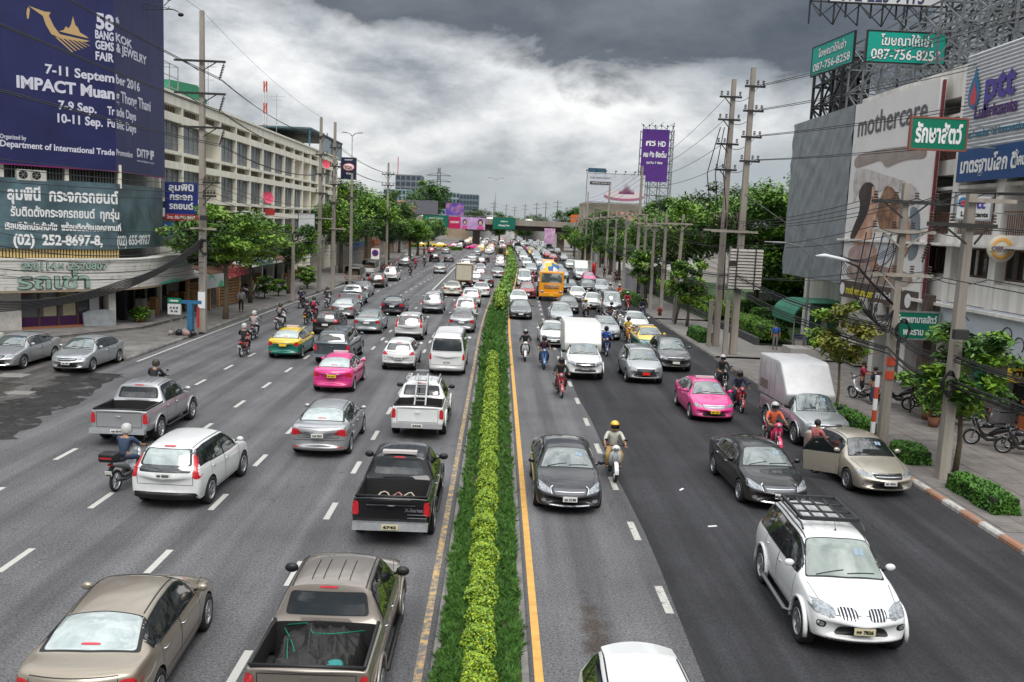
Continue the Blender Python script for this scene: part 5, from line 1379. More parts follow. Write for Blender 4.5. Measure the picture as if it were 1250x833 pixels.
# roof things
t = empty('roof_shelter',(-28,80,15.2),0,'green tarpaulin shelter on the roof of the cream building','shelter')
mb = MB();v = [(-26.4,73,15.9),(-26.4,73.4,17.6),(-26.4,80,18.1),(-26.4,82.4,17.2),(-26.4,83,15.9)]
mb.add(v + [(x - 4,y,z) for x,y,z in v],[(0,1,2,3,4)] + [(i,i + 5,(i + 1) % 5 + 5,(i + 1) % 5) for i in range(5)] + [(9,8,7,6,5)])
mb.build('tarpaulin',mat('green tarpaulin',(.02,.22,.11),.6,noise=.3,ns=2,bump=.8,bs=3),t)
t = empty('roof_cage',(-27,69.5,15.2),0,'wire cage on the roof above the blue glass shop sign','cage')
mb = MB()
for x in (-25.2,-28):
 for y in (66.5,68.2,70,71.8): mb.bar((x,y,15.9),(x,y,18.3),.06)
 for z in (16.6,17.4,18.3): mb.bar((x,66.5,z),(x,71.8,z),.05)
for y in (66.5,68.2,70,71.8): mb.bar((-25.2,y,18.3),(-28,y,18.3),.05)
mb.build('frame',STEEL,t)
t = empty('rooftop_pavilion',(-29,110,15.2),0,'open rooftop pavilion with blue posts and a flat metal roof','pavilion')
BLUEM = mat('faded blue steel',(.045,.14,.20),.5,.2,noise=.3,ns=2)
mb = MB();mb.box(-32.5,-24.8,119,143,18.45,18.65);mb.build('roof',mat('rusty roof sheet',(.07,.13,.15),.6,.3,noise=.4,ns=1),t)
for y in (119.3,127,135,142.7):
 for x in (-25.0,-32.3): m2 = MB();m2.bar((x,y,15.9),(x,y,18.55),.18);m2.build('post',BLUEM,t)
mb = MB();mb.box(-32,-31.6,119.5,142,15.3,18.4);mb.box(-31,-29,120,123,15.3,17.2);mb.box(-29.5,-27,121,125,15.3,17.0);mb.box(-26.4,-25.4,113,118,15.9,16.6);mb.build('stored_goods',mat('brown clutter',(.07,.05,.04),.9,noise=.6,ns=1.5),t)
mb = MB();mb.box(-25.1,-25.0,127,142,15.9,18.3);mb.build('glass_screen',mat('bluish screen',(.12,.17,.19),.3,.1),t)
t = empty('roof_aerial',(-26,112,15.9),0,'thin television aerial standing on the pavilion roof','aerial')
mb = MB();mb.bar((-26,106,15.9),(-26,106,21.0),.05);mb.bar((-26.9,106,20.7),(-25.1,106,20.7),.04);mb.bar((-26.5,106,20.3),(-25.5,106,20.3),.04);mb.build('mast',STEEL,t)
t = empty('roof_aerial',(-25.5,79,15.9),0,'television aerial above the green tarpaulin','aerial')
mb = MB();mb.bar((-25.5,80,15.9),(-25.5,80,20.0),.045);mb.bar((-26.2,80,19.7),(-24.8,80,19.7),.035);mb.bar((-26,80,18.6),(-25,80,18.6),.035);mb.build('mast',STEEL,t)
t = empty('telecom_mast',(-34,132,0),0,'red and white lattice telecom mast behind the pavilion','mast')
for i in range(8):
 mb = MB();z = 14 + i * 1.5
 for dx,dy in ((-.18,-.18),(.18,-.18),(.18,.18),(-.18,.18)): mb.bar((-34 + dx,132 + dy,z),(-34 + dx,132 + dy,z + 1.5),.09)
 for dx,dy,ex,ey in ((-.18,-.18,.18,-.18),(.18,-.18,.18,.18),(-.18,-.18,-.18,.18)): mb.bar((-34 + dx,132 + dy,z),(-34 + ex,132 + ey,z + 1.5),.06)
 mb.build('mast_section',mat('red mast paint',(.5,.06,.03),.6) if i % 2 else mat('white mast paint',(.6,.6,.6),.6),t)
def dish(x,y,z,col,label):
 t = empty('satellite_dish',(x,y,z),0,label,'satellite dish')
 b = MB();n = Vector((.75,-.62,.25)).normalized();u = n.cross(Vector((0,0,1))).normalized();v = u.cross(n);q = [Vector((x,y,z))]
 for r,d in ((.25,.02),(.5,.09),(.62,.16)): q += [Vector((x,y,z)) + u * r * math.cos(a) + v * r * math.sin(a) + n * d for a in [i * math.pi / 8 for i in range(16)]]
 f = [(0,1 + i,1 + (i + 1) % 16) for i in range(16)] + [(1 + 16 * k + i,1 + 16 * k + 16 + i,1 + 16 * k + 16 + (i + 1) % 16,1 + 16 * k + (i + 1) % 16) for k in range(2) for i in range(16)]
 b.add(q,f,0,True);b.build('reflector',mat('dish ' + label[:4],col,.5),t,fix=False);b = MB();b.bar((x - .6,y,z - .3),(x,y,z),.05);b.bar((x,y,z - .3),tuple(Vector((x,y,z)) + n * .6),.03);b.build('arm',STEEL,t)
dish(-23.5,92.3,9.0,(.72,.08,.16),'red satellite dish fixed to the cream building facade')
dish(-23.4,122,14.2,(.70,.08,.12),'small red satellite dish near the far end of the cream building')
# ---- corner building and its hoardings
DO,DU,DN = (-24.0,54.6),(math.sqrt(.5),math.sqrt(.5)),(math.sqrt(.5),-math.sqrt(.5))
def D(s,z,out=0): return pt(DO,DU,s,z,out,DN)
def Dq(mb,s0,s1,z0,z1,o0,o1,mi=0):
 v = [D(s,z,o) for z in (z0,z1) for s,o in ((s0,o0),(s1,o0),(s1,o1),(s0,o1))]
 mb.add(v,[(0,3,2,1),(4,5,6,7),(0,1,5,4),(1,2,6,5),(2,3,7,6),(3,0,4,7)],mi)
kb_ = empty('corner_building',(-24,55,0),0,'chamfered corner building behind the hoardings with a white shop on its ground floor','building')
mb = MB();mb.prism([(-46,33.8),(-24.2,55.6),(-24.2,64.4),(-46,64.4)],'z',2.9,17.2)
mb.prism([(-47,34.4),(-25.6,55.9),(-25.2,64.4),(-46,64.4)],'z',0,2.9);mb.build('wall',PLASTER_G,kb_)
for i,s in enumerate((-4.6,-3.1,-1.6,-.1)):
 mb = MB();Dq(mb,s,s + 1.3,8.6,9.9,-.35,-.28);f = mb.build('window',DARKIN,kb_)
 mb = MB()
 for k in range(8): Dq(mb,s + .05 + k * .17,s + .07 + k * .17,8.65,9.85,-.24,-.22)
 g_ = mb.build('window_bars',WFRAME,kb_);
for s in (-5.2,-1.75,1.3):
 mb = MB();Dq(mb,s,s + .22,8.6,10,-.4,-.1);mb.build('pillar',PLASTER,kb_)
def aircon(o3,u,n,label):
 t = empty('air_conditioner',o3,0,label,'air conditioner','air conditioners outside')
 o3 = Vector(o3);u = Vector(u);n = Vector(n)
 mb = MB();mb.obox(o3 + Vector((0,0,.3)) + n * .18,u,n,(0,0,1),.42,.17,.30);mb.build('casing',mat('air conditioner casing',(.5,.49,.44),.6,noise=.1),t)
 mb = MB();c = o3 + Vector((0,0,.3)) + n * .352 - u * .1
 mb.add([c] + [c + u * .24 * math.cos(a) + Vector((0,0,.24 * math.sin(a))) for a in [i * math.pi / 8 for i in range(16)]],[(0,1 + i,1 + (i + 1) % 16) for i in range(16)]);mb.build('fan_grille',BLACK,t,fix=False)
 for k in range(3): a = k * math.pi / 3;mb = MB();mb.bar(c + n * .01 + u * .23 * math.cos(a) + Vector((0,0,.23 * math.sin(a))),c + n * .01 - u * .23 * math.cos(a) - Vector((0,0,.23 * math.sin(a))),.02);mb.build('fan_guard',WFRAME,t)
aircon(D(-4.0,8.75,-.1),(*DU,0),(*DN,0),'left air conditioner between the blue hoarding and the teal banner')
aircon(D(-3.3,8.75,-.1),(*DU,0),(*DN,0),'right air conditioner between the blue hoarding and the teal banner')
# blue trade fair hoarding, folded round the corner
bb = empty('billboard',(-24,55,9.7),0,'huge folded navy hoarding announcing a gems and jewelry fair','billboard')
NAVY = mat('navy hoarding print',(.017,.021,.090),.45,noise=.22,ns=.45,bump=1.0,bs=.7,world=True)
F0 = D(1.1,0);fx,fy = F0[0],F0[1]
def folded(z0,z1,out,yend,th,m,name,parent,sag=0):
 mb = MB();a0,a1 = D(-9.5,0,out),D(1.1,0,out);
 outl = [(a0[0],a0[1]),(a1[0],a1[1]),(a1[0],yend)];inn = [(a1[0] - th,yend),(a1[0] - th,a1[1] + th * .4),(a0[0] - th,a0[1] + th)]
 mb.prism(outl + inn,'z',z0,z1);mb.build(name,m,parent);return a1[0]
XF = folded(9.62,21.5,.15,63.2,.18,NAVY,'panel',bb)
folded(9.56,9.62,.2,63.25,.3,mat('purple hoarding edge',(.20,.02,.12),.5),'trim',bb)
LB = mat('pale lilac print',(.62,.62,.72),.5)
GOLD = mat('gold print',(.52,.35,.16),.5)
def Dt(body,s,z,size,width,m=LB,out=.155,parent=bb,b=.012): lettering(parent,body,m,D(s,z,out),(*DU,0),(0,0,1),size,width,b)
def Xt(body,y,z,size,width,m=LB,x=None,parent=bb,b=.012): lettering(parent,body,m,((XF if x is None else x) + .004,y,z),(0,1,0),(0,0,1),size,width,b)
def Dr(body,s0,s1,z,cap,b=.02): Dt(body,(s0 + s1) / 2,z,cap / .70,s1 - s0,b=b)
def Xr(body,y0,y1,z,cap,b=.02): Xt(body,(y0 + y1) / 2,z,cap / .70,y1 - y0,b=b)
Dr('58',.06,1.08,18.15,.85,.045);Xr('th',55.45,55.95,18.45,.32)
Dr('BANG',0,1.06,17.38,.46);Xr('KOK',55.45,57.85,17.44,.46)
Dr('GEMS',0,1.06,16.80,.46);Xr('& JEWELRY',55.5,60.1,16.86,.50)
Dr('FAIR',0,1.05,16.17,.46)
Dr('7-11 Septem',-2.78,1.06,15.02,.50);Xr('ber 2016',55.4,58.95,15.03,.52)
Dr('IMPACT Muan',-4.28,1.06,14.12,.62,.035);Xr('g Thong Thani',55.4,60.7,14.08,.64)
Dr('7-9 Sep.',-2.12,0,13.12,.48);Dr('Tr',.63,1.05,13.12,.46);Xr('ade Days',55.4,58.3,13.14,.50)
Dr('10-11 Sep.',-2.18,.35,12.38,.48);Dr('Pu',.62,1.05,12.4,.46);Xr('blic Days',55.4,58.3,12.4,.50)
Dr('Organized by',-5.2,-3.86,11.08,.24,.005);Dr('Department of International Trade',-5.2,1.02,10.70,.34,.012);Xr('Promotion',55.3,57.7,10.74,.34,.01)
Xr('DITP',58.4,60.4,10.95,.50);Xr('F',60.6,61.2,10.95,.5,.05);Xr('www.bkkgems.com',58.4,61.2,10.45,.12,.0)
mb = MB()
def Dpoly(mb,P,out=.165):
 v = [D(-3.67 + (s + 3.95) * 1.05,16.15 + (z - 13.9) * .62,out) for s,z in P];mb.add(v,[tuple(range(len(v)))])
# gilded royal-barge style emblem of the fair
Dpoly(mb,[(-3.85,17.3),(-3.05,17.05),(-2.75,17.1),(-2.85,16.75),(-2.6,15.9),(-2.3,15.3),(-.75,15.15),(-.95,15.0),(-2.3,14.95),(-2.75,15.2),(-3.0,15.9),(-3.15,16.65)])
for k in range(6): Dpoly(mb,[(-2.55 + k * .25,14.98),(-2.42 + k * .25,14.98),(-1.62 + k * .18,13.9 + k * .16),(-1.72 + k * .18,13.9 + k * .16)])
Dpoly(mb,[(-2.35,15.55),(-2.1,15.75),(-2.0,16.1),(-1.85,15.95),(-1.72,16.35),(-1.62,17.1),(-1.5,16.35),(-1.38,16.2),(-1.25,15.75),(-.95,15.55),(-.8,15.35)])
Dpoly(mb,[(-3.85,17.2),(-3.78,17.0),(-3.85,16.2),(-3.92,16.15),(-3.95,16.6),(-3.92,17.0)])
o = mb.build('emblem',GOLD,bb,fix=False)
for y in (57.9,60.4): mb = MB();mb.box(XF + .001,XF + .004,y,y + .02,9.65,21.4);mb.build('sheet_seam',mat('hoarding seam',(.015,.016,.07),.5),bb)
for s_ in (-5.0,-2.5): mb = MB();Dq(mb,s_,s_ + .02,9.65,21.4,.151,.154);mb.build('sheet_seam',MATS['hoarding seam'],bb)
# teal glass-shop banner
TEAL = mat('teal banner print',(.050,.082,.095),.4,col2=(.125,.205,.235),ns=.28,c2=(.42,.62),bump=.5,bs=.9,world=True)
tb = empty('banner',(-24,55,4.8),0,'wide teal banner of the car glass shop with two phone numbers','banner')
XT = folded(4.92,8.86,.22,62.6,.10,TEAL,'sheet',tb)
def Tt(body,s,z,size,width,b=.02): Dt(body,s,z,size,width,WHITE,.225,tb,b)
Tt('ลุมพินี  กระจกรถยนต์',-1.9,8.0,.95,6.1,.03);Tt('รับติดตั้งกระจกรถยนต์  ทุกรุ่น',-1.8,7.0,.70,6.0);Tt('เรือบริษัทประกันภัย  พร้อมติดตั้งนอกสถานที่',-1.9,6.2,.55,6.4)
Tt('(02)  252-8697-8,',-2.25,5.45,.82,4.9,.03);lettering(tb,'(02) 655-8927',WHITE,(XT + .004,57.7,5.45),(0,1,0),(0,0,1),.82,5.2,.02)
# yellow slats, fascia boards, sign letters
fs_ = empty('shop_fascia',(-24,55,2.6),0,'weathered white board fascia with big faded green letters over the corner shop','sign')
def fas_path(out,n=14):
 P = [D(-9.5,0,out),D(-3,0,out),D(0,0,out)]
 c = (-24.6,57.2);
 a0,a1 = D(.3,0,out),(-22.2 - .9 + out * .9,60.5)
 for i in range(1,n): t = i / n;ctrl = (D(3.2 - 0,0,out)[0] - .1,58.0 - .9);P.append(((1 - t) ** 2 * a0[0] + 2 * t * (1 - t) * ctrl[0] + t * t * a1[0],(1 - t) ** 2 * a0[1] + 2 * t * (1 - t) * ctrl[1] + t * t * a1[1]))
 P += [(a1[0],66.5)];return [(p[0],p[1]) for p in P]
FP,FB = fas_path(.95),fas_path(.80)
BOARD = mat('weathered white board',(.60,.59,.55),.8,col2=(.26,.23,.20),ns=1.7,c2=(.55,.75),bump=.4,bs=10,world=True)
def band(z0,z1,A,B,tilt=0):
 mb = MB();k = len(A);v = []
 for a,b_2 in zip(A,B): v += [(a[0],a[1],z0),(a[0],a[1],z1),(b_2[0],b_2[1],z1),(b_2[0],b_2[1],z0)]
 mb.add(v,[(4 * i + j,4 * i + 4 + j,4 * i + 4 + (j + 1) % 4,4 * i + (j + 1) % 4) for i in range(k - 1) for j in range(4)] + [(0,1,2,3),(4 * k - 1,4 * k - 2,4 * k - 3,4 * k - 4)]);return mb
for i in range(9):
 z = 2.62 + i * .185;band(z,z + .172,[(p[0] + rnd.uniform(-.012,.012),p[1]) for p in FP],FB).build('board',BOARD,fs_)
band(2.5,2.60,fas_path(1.0),fas_path(.1)).build('soffit',mat('tan soffit',(.30,.24,.16),.8),fs_)
band(4.30,4.38,fas_path(1.0),fas_path(.0)).build('coping',BOARD,fs_)
GLET = mat('faded green letter',(.27,.39,.33),.7,noise=.3,ns=4)
GOUT = mat('rusty letter edge',(.07,.085,.07),.8)
for m_,b_2,of in ((GOUT,.060,.03),(GLET,.022,.07)):
 lettering(fs_,'รถเช่า',m_,D(-2.85,3.14,.95),(*DU,0),(0,0,1),1.15,3.95,b_2,of)
 lettering(fs_,'250114',m_,D(-3.65,3.98,.95),(*DU,0),(0,0,1),.55,1.85,b_2 * .5,of);lettering(fs_,'2520807',m_,D(-.95,3.98,.95),(*DU,0),(0,0,1),.55,2.2,b_2 * .5,of)
 lettering(fs_,'H :',m_,D(-2.35,3.98,.95),(*DU,0),(0,0,1),.40,.55,b_2 * .4,of)
for y in (59.6,63.2): lettering(fs_,'รถเช่า',GLET,(-22.2,y,3.75),(0,1,0),(0,0,1),.7,2.4,.03,.06)
mb = MB()
for k in range(44): s = -6.2 + k * .17;Dq(mb,s,s + .10,4.40,4.90,.02,.08)
o = mb.build('yellow_slats',mat('yellow balusters',(.55,.42,.18),.7),kb_);o['kind'] = 'stuff'
mb = MB();Dq(mb,-9,1.2,4.38,4.92,-.1,-.02);mb.build('slat_backing',mat('brick red backing',(.12,.05,.035),.9),kb_)
# ground floor glazing of the corner shop
SG = mat('shop glass',(.05,.055,.06),.06,0,spec=.9,ior=1.6)
mb = MB();Dq(mb,-9.5,-4.35,.3,2.5,-.75,.10);mb.build('pier',mat('white tiled pier',(.52,.50,.47),.7,noise=.2,ns=3),kb_);mb = MB();Dq(mb,.55,.95,.3,2.5,-.75,.15);mb.build('pier',MATS['white tiled pier'],kb_)
mb = MB();Dq(mb,-4.35,.55,.30,.40,-.75,.05);mb.build('sill',mat('orange tiled sill',(.30,.12,.06),.6),kb_)
for k in range(4):
 s = -4.35 + k * 1.08
 mb = MB();Dq(mb,s,s + .06,.4,2.5,-.42,-.32);Dq(mb,s + 1.02,s + 1.08,.4,2.5,-.42,-.32);Dq(mb,s + .06,s + 1.02,2.42,2.5,-.42,-.32);f = mb.build('shop_window',BROWNF,kb_)
 mb = MB();Dq(mb,s + .06,s + 1.02,.4,2.42,-.40,-.36);mb.build('pane',SG,kb_)
 mb = MB();Dq(mb,s + .07,s + 1.01,.42,.95,-.355,-.35);mb.build('window_film',mat('purple window film',(.055,.012,.07),.3),kb_)
 if k in (1,2): mb = MB();Dq(mb,s + .25,s + .95,.98,2.1,-.353,-.348);mb.build('poster',mat('cream blind',(.36,.33,.22),.7),kb_)
mb = MB();Dq(mb,-.45,.10,1.15,2.3,-.30,-.22);o = mb.build('notice_board',mat('pale notice board',(.42,.42,.44),.6));tag(o,'pale grey door panel hung beside the corner shop windows','panel')
mb = MB();q = [D(-.95,.32,.25),D(.75,.32,.45),D(.80,1.22,.30),D(.3,1.30,.15),D(-.55,1.26,.05),D(-.98,1.10,.12)];mb.add(q + [(p[0] - .12,p[1] + .12,p[2]) for p in q],[(0,1,2,3,4,5),(11,10,9,8,7,6)] + [(i,i + 6,(i + 1) % 6 + 6,(i + 1) % 6) for i in range(6)])
o = mb.build('covered_sign',mat('grey plastic cover',(.22,.24,.25),.35,noise=.25,ns=2.5,bump=1.0,bs=3));tag(o,'board wrapped in grey plastic leaning outside the corner shop','board')
# ---- low shops under the trees (left)
def shop(y0,y1,awn,sign,label,goods,txt=None,goodn=6):
 t = empty('shop',(-24,(y0 + y1) / 2,0),0,label,'shop','open shop fronts under the left trees')
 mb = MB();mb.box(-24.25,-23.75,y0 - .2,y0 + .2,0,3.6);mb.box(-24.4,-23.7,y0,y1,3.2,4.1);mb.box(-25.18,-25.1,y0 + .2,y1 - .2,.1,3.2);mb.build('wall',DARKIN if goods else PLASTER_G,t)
 mb = MB();v = [(-24.0,y0 + .1,3.3),(-24.0,y1 - .1,3.3),(-21.9,y1 - .1,2.65),(-21.9,y0 + .1,2.65)];mb.add(v + [(a,b_2,c - .06) for a,b_2,c in v],[(0,1,2,3),(7,6,5,4),(0,4,5,1),(1,5,6,2),(2,6,7,3),(3,7,4,0)]);mb.build('awning',mat('awning ' + awn[0],awn[1],.7,noise=.25,ns=2),t)
 mb = MB();mb.box(-23.70,-23.62,y0 + .3,y1 - .3,3.35,4.05);mb.build('shop_sign',mat('sign ' + sign[0],sign[1],.5),t)
 if txt: lettering(t,txt,WHITE,(-23.61,(y0 + y1) / 2,3.7),(0,1,0),(0,0,1),.5,(y1 - y0) * .6)
 r = random.Random(int(y0))
 for k in range(goodn):
  y = y0 + .5 + r.random() * (y1 - y0 - 1.2);x = -24.3 + r.random() * 1.6;h = .4 + r.random() * 1.1
  mb = MB();mb.box(x,x + .5,y,y + .7,.14,.14 + h);o = mb.build('crate',mat('goods %d' % r.randrange(5),[(.30,.17,.07),(.10,.12,.16),(.30,.06,.04),(.22,.2,.18),(.08,.13,.07)][r.randrange(5)],.8,noise=.3,ns=3),bevel=.015)
  tag(o,'goods crate stacked outside the shops under the left trees','crate','crates outside the left shops')
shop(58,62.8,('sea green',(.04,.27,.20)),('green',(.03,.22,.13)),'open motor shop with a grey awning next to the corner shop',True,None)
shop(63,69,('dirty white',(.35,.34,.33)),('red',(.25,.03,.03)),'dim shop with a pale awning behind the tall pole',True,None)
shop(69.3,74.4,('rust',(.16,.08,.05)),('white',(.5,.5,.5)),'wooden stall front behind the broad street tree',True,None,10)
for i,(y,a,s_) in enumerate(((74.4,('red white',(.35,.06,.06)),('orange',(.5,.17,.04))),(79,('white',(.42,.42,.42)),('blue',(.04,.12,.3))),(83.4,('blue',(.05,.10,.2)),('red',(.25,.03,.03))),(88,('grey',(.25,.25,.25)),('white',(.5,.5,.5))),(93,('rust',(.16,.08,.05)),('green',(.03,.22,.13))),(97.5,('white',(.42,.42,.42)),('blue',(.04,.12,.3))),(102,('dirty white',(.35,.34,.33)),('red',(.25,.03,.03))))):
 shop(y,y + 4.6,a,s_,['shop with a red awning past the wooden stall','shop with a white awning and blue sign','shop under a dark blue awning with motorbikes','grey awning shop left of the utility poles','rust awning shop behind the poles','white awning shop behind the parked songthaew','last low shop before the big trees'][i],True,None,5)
# wooden board walls of the stall
t = empty('timber_stall',(-21.6,68,0),0,'stall walled with horizontal brown planks behind the tree trunk','stall')
WOOD = mat('brown planks',(.22,.12,.05),.8,noise=.4,ns=3,bump=.4)
for (x0,y0,x1,y1) in ((-22.3,65.3,-21.4,67.1),(-21.4,69.5,-20.9,73.2)):
 for k in range(9):
  mb = MB();mb.bar((x0,y0,.35 + k * .23),(x1,y1,.35 + k * .23),.05,.17);mb.build('plank',WOOD,t)
for x,y in ((-22.3,65.2),(-21.4,67.2),(-21.4,69.4),(-20.9,73.3)): mb = MB();mb.bar((x,y,.14),(x,y,2.5),.22);mb.build('post',mat('tan post',(.36,.22,.10),.8),t)
mb = MB();mb.quad((-21.2,66.0,1.8),(-20.6,68.6,1.9),(-20.6,68.6,2.9),(-21.2,66.0,2.8));o = mb.build('cloth_banner',mat('white and green banner',(.5,.52,.5),.7,col2=(.05,.4,.2),ns=.9,c2=(.55,.6)),fix=False);tag(o,'white and green cloth banner tied across the timber stall','banner')
mb = MB();mb.quad((-20.9,69.5,2.3),(-20.4,74.5,2.5),(-20.4,74.5,3.2),(-20.9,69.5,3.0));o = mb.build('cloth_banner',mat('red lettered banner',(.5,.06,.07),.7,col2=(.5,.45,.45),ns=3,c2=(.55,.6)),fix=False);tag(o,'red banner strung beyond the timber stall','banner')
# signs projecting on the left
def board_sign(c,w_,h_,m,label,cat='sign',yaw=0,th=.12,name='sign_board',frame_=None):
 t = empty(name,(c[0],c[1],c[2] - h_ / 2),0,label,cat);u = Vector((math.cos(yaw),math.sin(yaw),0));n = Vector((math.sin(yaw),-math.cos(yaw),0))
 mb = MB();mb.obox(c,u,n,(0,0,1),w_ / 2,th / 2,h_ / 2);mb.build('panel',m,t)
 if frame_:
  mb = MB();
  for sg in (1,-1):
   mb.obox(Vector(c) + Vector((0,0,sg * h_ / 2)),u,n,(0,0,1),w_ / 2 + .04,th / 2 + .02,.035);mb.obox(Vector(c) + u * (sg * w_ / 2),u,n,(0,0,1),.035,th / 2 + .024,h_ / 2 - .04)
  mb.build('frame',frame_,t)
 return t,(lambda body,du,dz,size,width=None,m2=WHITE,b=.01: lettering(t,body,m2,Vector(c) + u * du + n * (th / 2) + Vector((0,0,dz)),u,(0,0,1),size,width,b))
BLUE = mat('royal blue sign',(.02,.035,.20),.5,noise=.1,ns=1)
REDS = mat('red sign',(.42,.03,.03),.5)
GRN = mat('green sign',(.0,.17,.10),.45,noise=.08,ns=1)
t,L_ = board_sign((-22.62,65.0,8.28),2.3,2.25,BLUE,'projecting royal blue sign of the car glass shop with a red foot');L_('ลุมพินี',0,.75,.62,1.75,WHITE,.02);L_('กระจก',0,.10,.62,1.6,WHITE,.02);L_('รถยนต์',0,-.55,.62,1.7,WHITE,.02)
mb = MB();mb.obox((-22.62,65.0,6.93),(1,0,0),(0,1,0),(0,0,1),1.15,.06,.22);mb.build('foot_panel',REDS,t);lettering(t,'โทร. 02-252-8697',WHITE,(-22.62,64.93,6.93),(1,0,0),(0,0,1),.3,2.0,.008)
t,L_ = board_sign((-23.45,64.5,6.1),.8,.95,mat('mid blue sign',(.02,.10,.28),.5),'small mid blue sign at the corner of the cream building');L_('บริการ',0,.12,.2,.6);L_('24 ชม.',0,-.18,.18,.5)
t,L_ = board_sign((-23.3,139.8,14.7),2.35,3.3,mat('dark navy sign',(.012,.016,.06),.5),'tall dark blue roof sign with a red oval logo',frame_=STEEL)
mb = MB();mb.ball((-23.3,139.7,14.9),(.95,.05,.62),20,8);mb.build('oval',mat('red oval',(.5,.03,.05),.5),t);mb = MB();mb.ball((-23.3,139.66,14.9),(.82,.05,.50),20,8);mb.build('oval_centre',WHITE,t);lettering(t,'TOA',mat('red print',(.5,.02,.04),.5),(-23.3,139.6,14.9),(1,0,0),(0,0,1),.62,1.15,.03);L_('PAINT',0,1.3,.25,1.2);L_('TOA',0,-.75,.3,.8)
t,L_ = board_sign((-22.0,104,6.4),1.9,2.5,mat('white lightbox',(.55,.57,.58),.5),'white lightbox sign hung on the cream building facade',frame_=BLACK)
t,L_ = board_sign((-22.4,89,7.6),.9,.6,REDS,'small red sign among the left tree tops')
t,L_ = board_sign((-18.75,52.6,1.72),.74,.62,mat('white route panel',(.55,.56,.56),.5),'white route panel on the bus stop post by the soi',frame_=None);L_('14  15  47',0,.08,.12,.5,INK);L_('74  115',0,-.12,.12,.4,INK)
t,L_ = board_sign((-18.75,52.6,2.22),.74,.28,GRN,'green name plate above the bus route panel');L_('ศาลาแดง',0,0,.14,.5)
# blue bus stop frame
t = empty('bus_stop',(-18.1,53.2,.14),0,'blue steel bus stop frame next to the tall pole','bus stop')
BLS = mat('blue bus stop paint',(.03,.14,.27),.5,noise=.2,ns=3)
mb = MB();mb.box(-18.2,-17.9,53.1,53.5,.14,2.1);mb.build('column',BLS,t);mb = MB();mb.box(-18.6,-17.4,53.15,53.3,2.0,2.2);mb.build('beam',BLS,t)
mb = MB()
for x in (-19.05,-18.45): mb.bar((x,52.9,.14),(x,52.9,1.9),.05)
mb.bar((-19.05,52.9,.5),(-18.45,52.9,.5),.05);mb.bar((-19.05,52.9,1.9),(-18.45,52.9,1.9),.05);mb.build('rack',STEEL,t)
mb = MB();mb.box(-17.70,-17.58,53.3,53.45,.6,1.8);mb.build('red_box',REDS,t)
for i,(x,y,m_,lb) in enumerate(((-19.1,53.0,mat('pale bag',(.33,.30,.28),.6),'pale rubbish bag, leftmost of the pile by the bus stop'),(-18.6,52.9,BLACK,'black rubbish bag in the middle of the pile'),(-18.15,52.85,mat('pink bag',(.32,.22,.2),.6),'pinkish rubbish bag against the bus stop frame'),(-17.8,53.0,mat('bin liner',(.015,.015,.02),.3),'black rubbish bag, rightmost by the tall pole'),(-18.4,53.3,mat('white bag',(.6,.6,.6),.5),'white rubbish bag on top at the back of the pile'))):
 mb = MB();mb.ball((0,0,.15),(.22,.19,.17),9,6);mb.v = [(a * (1 + .2 * math.sin(9 * b_2 + i)),b_2,c * (1 + .2 * math.sin(8 * a + i))) for a,b_2,c in mb.v];mb.tube([(0,0,.28),(.02,0,.38)],[.04,.08],6);o = mb.build('rubbish_bag',m_);o.location = (x,y,.14);tag(o,lb,'rubbish bag','rubbish bags by the bus stop')
t = empty('potted_plant',(-22.6,57.3,.3),0,'spiky green plant growing at the kerb beside the corner shop','plant')
link('foliage',leaf_cloud([(0,0,.55)],[(.75,.75,.5)],380,.24,LEAF),t);mb = MB();mb.lathe([(0,0),(.22,0),(.3,.3),(.26,.3)],12);link('pot',mb.mesh('pot',mat('clay pot',(.25,.11,.06),.8)),t)
for i,(x,y,s) in enumerate(((-20.2,78.5,1.0),(-19.6,81,.8),(-19.0,90.5,.9),(-19.5,93,1.1))):
 t = empty('shrub',(x,y,.14),0,['dense shrub left of the motorbike group on the left pavement','small shrub by the first left shops','round shrub beneath the twin poles on the left','leafy shrub behind the twin poles on the left'][i],'shrub','shrubs on the left pavement')
 link('foliage',CR['e'],t,(0,0,1.1 * s),(0,0,i),(s * .75,s * .75,s * .6));mb = MB();mb.tube([(0,0,0),(.05,0,.8)],.05,6);link('stem',mb.mesh('stem',BARK),t)
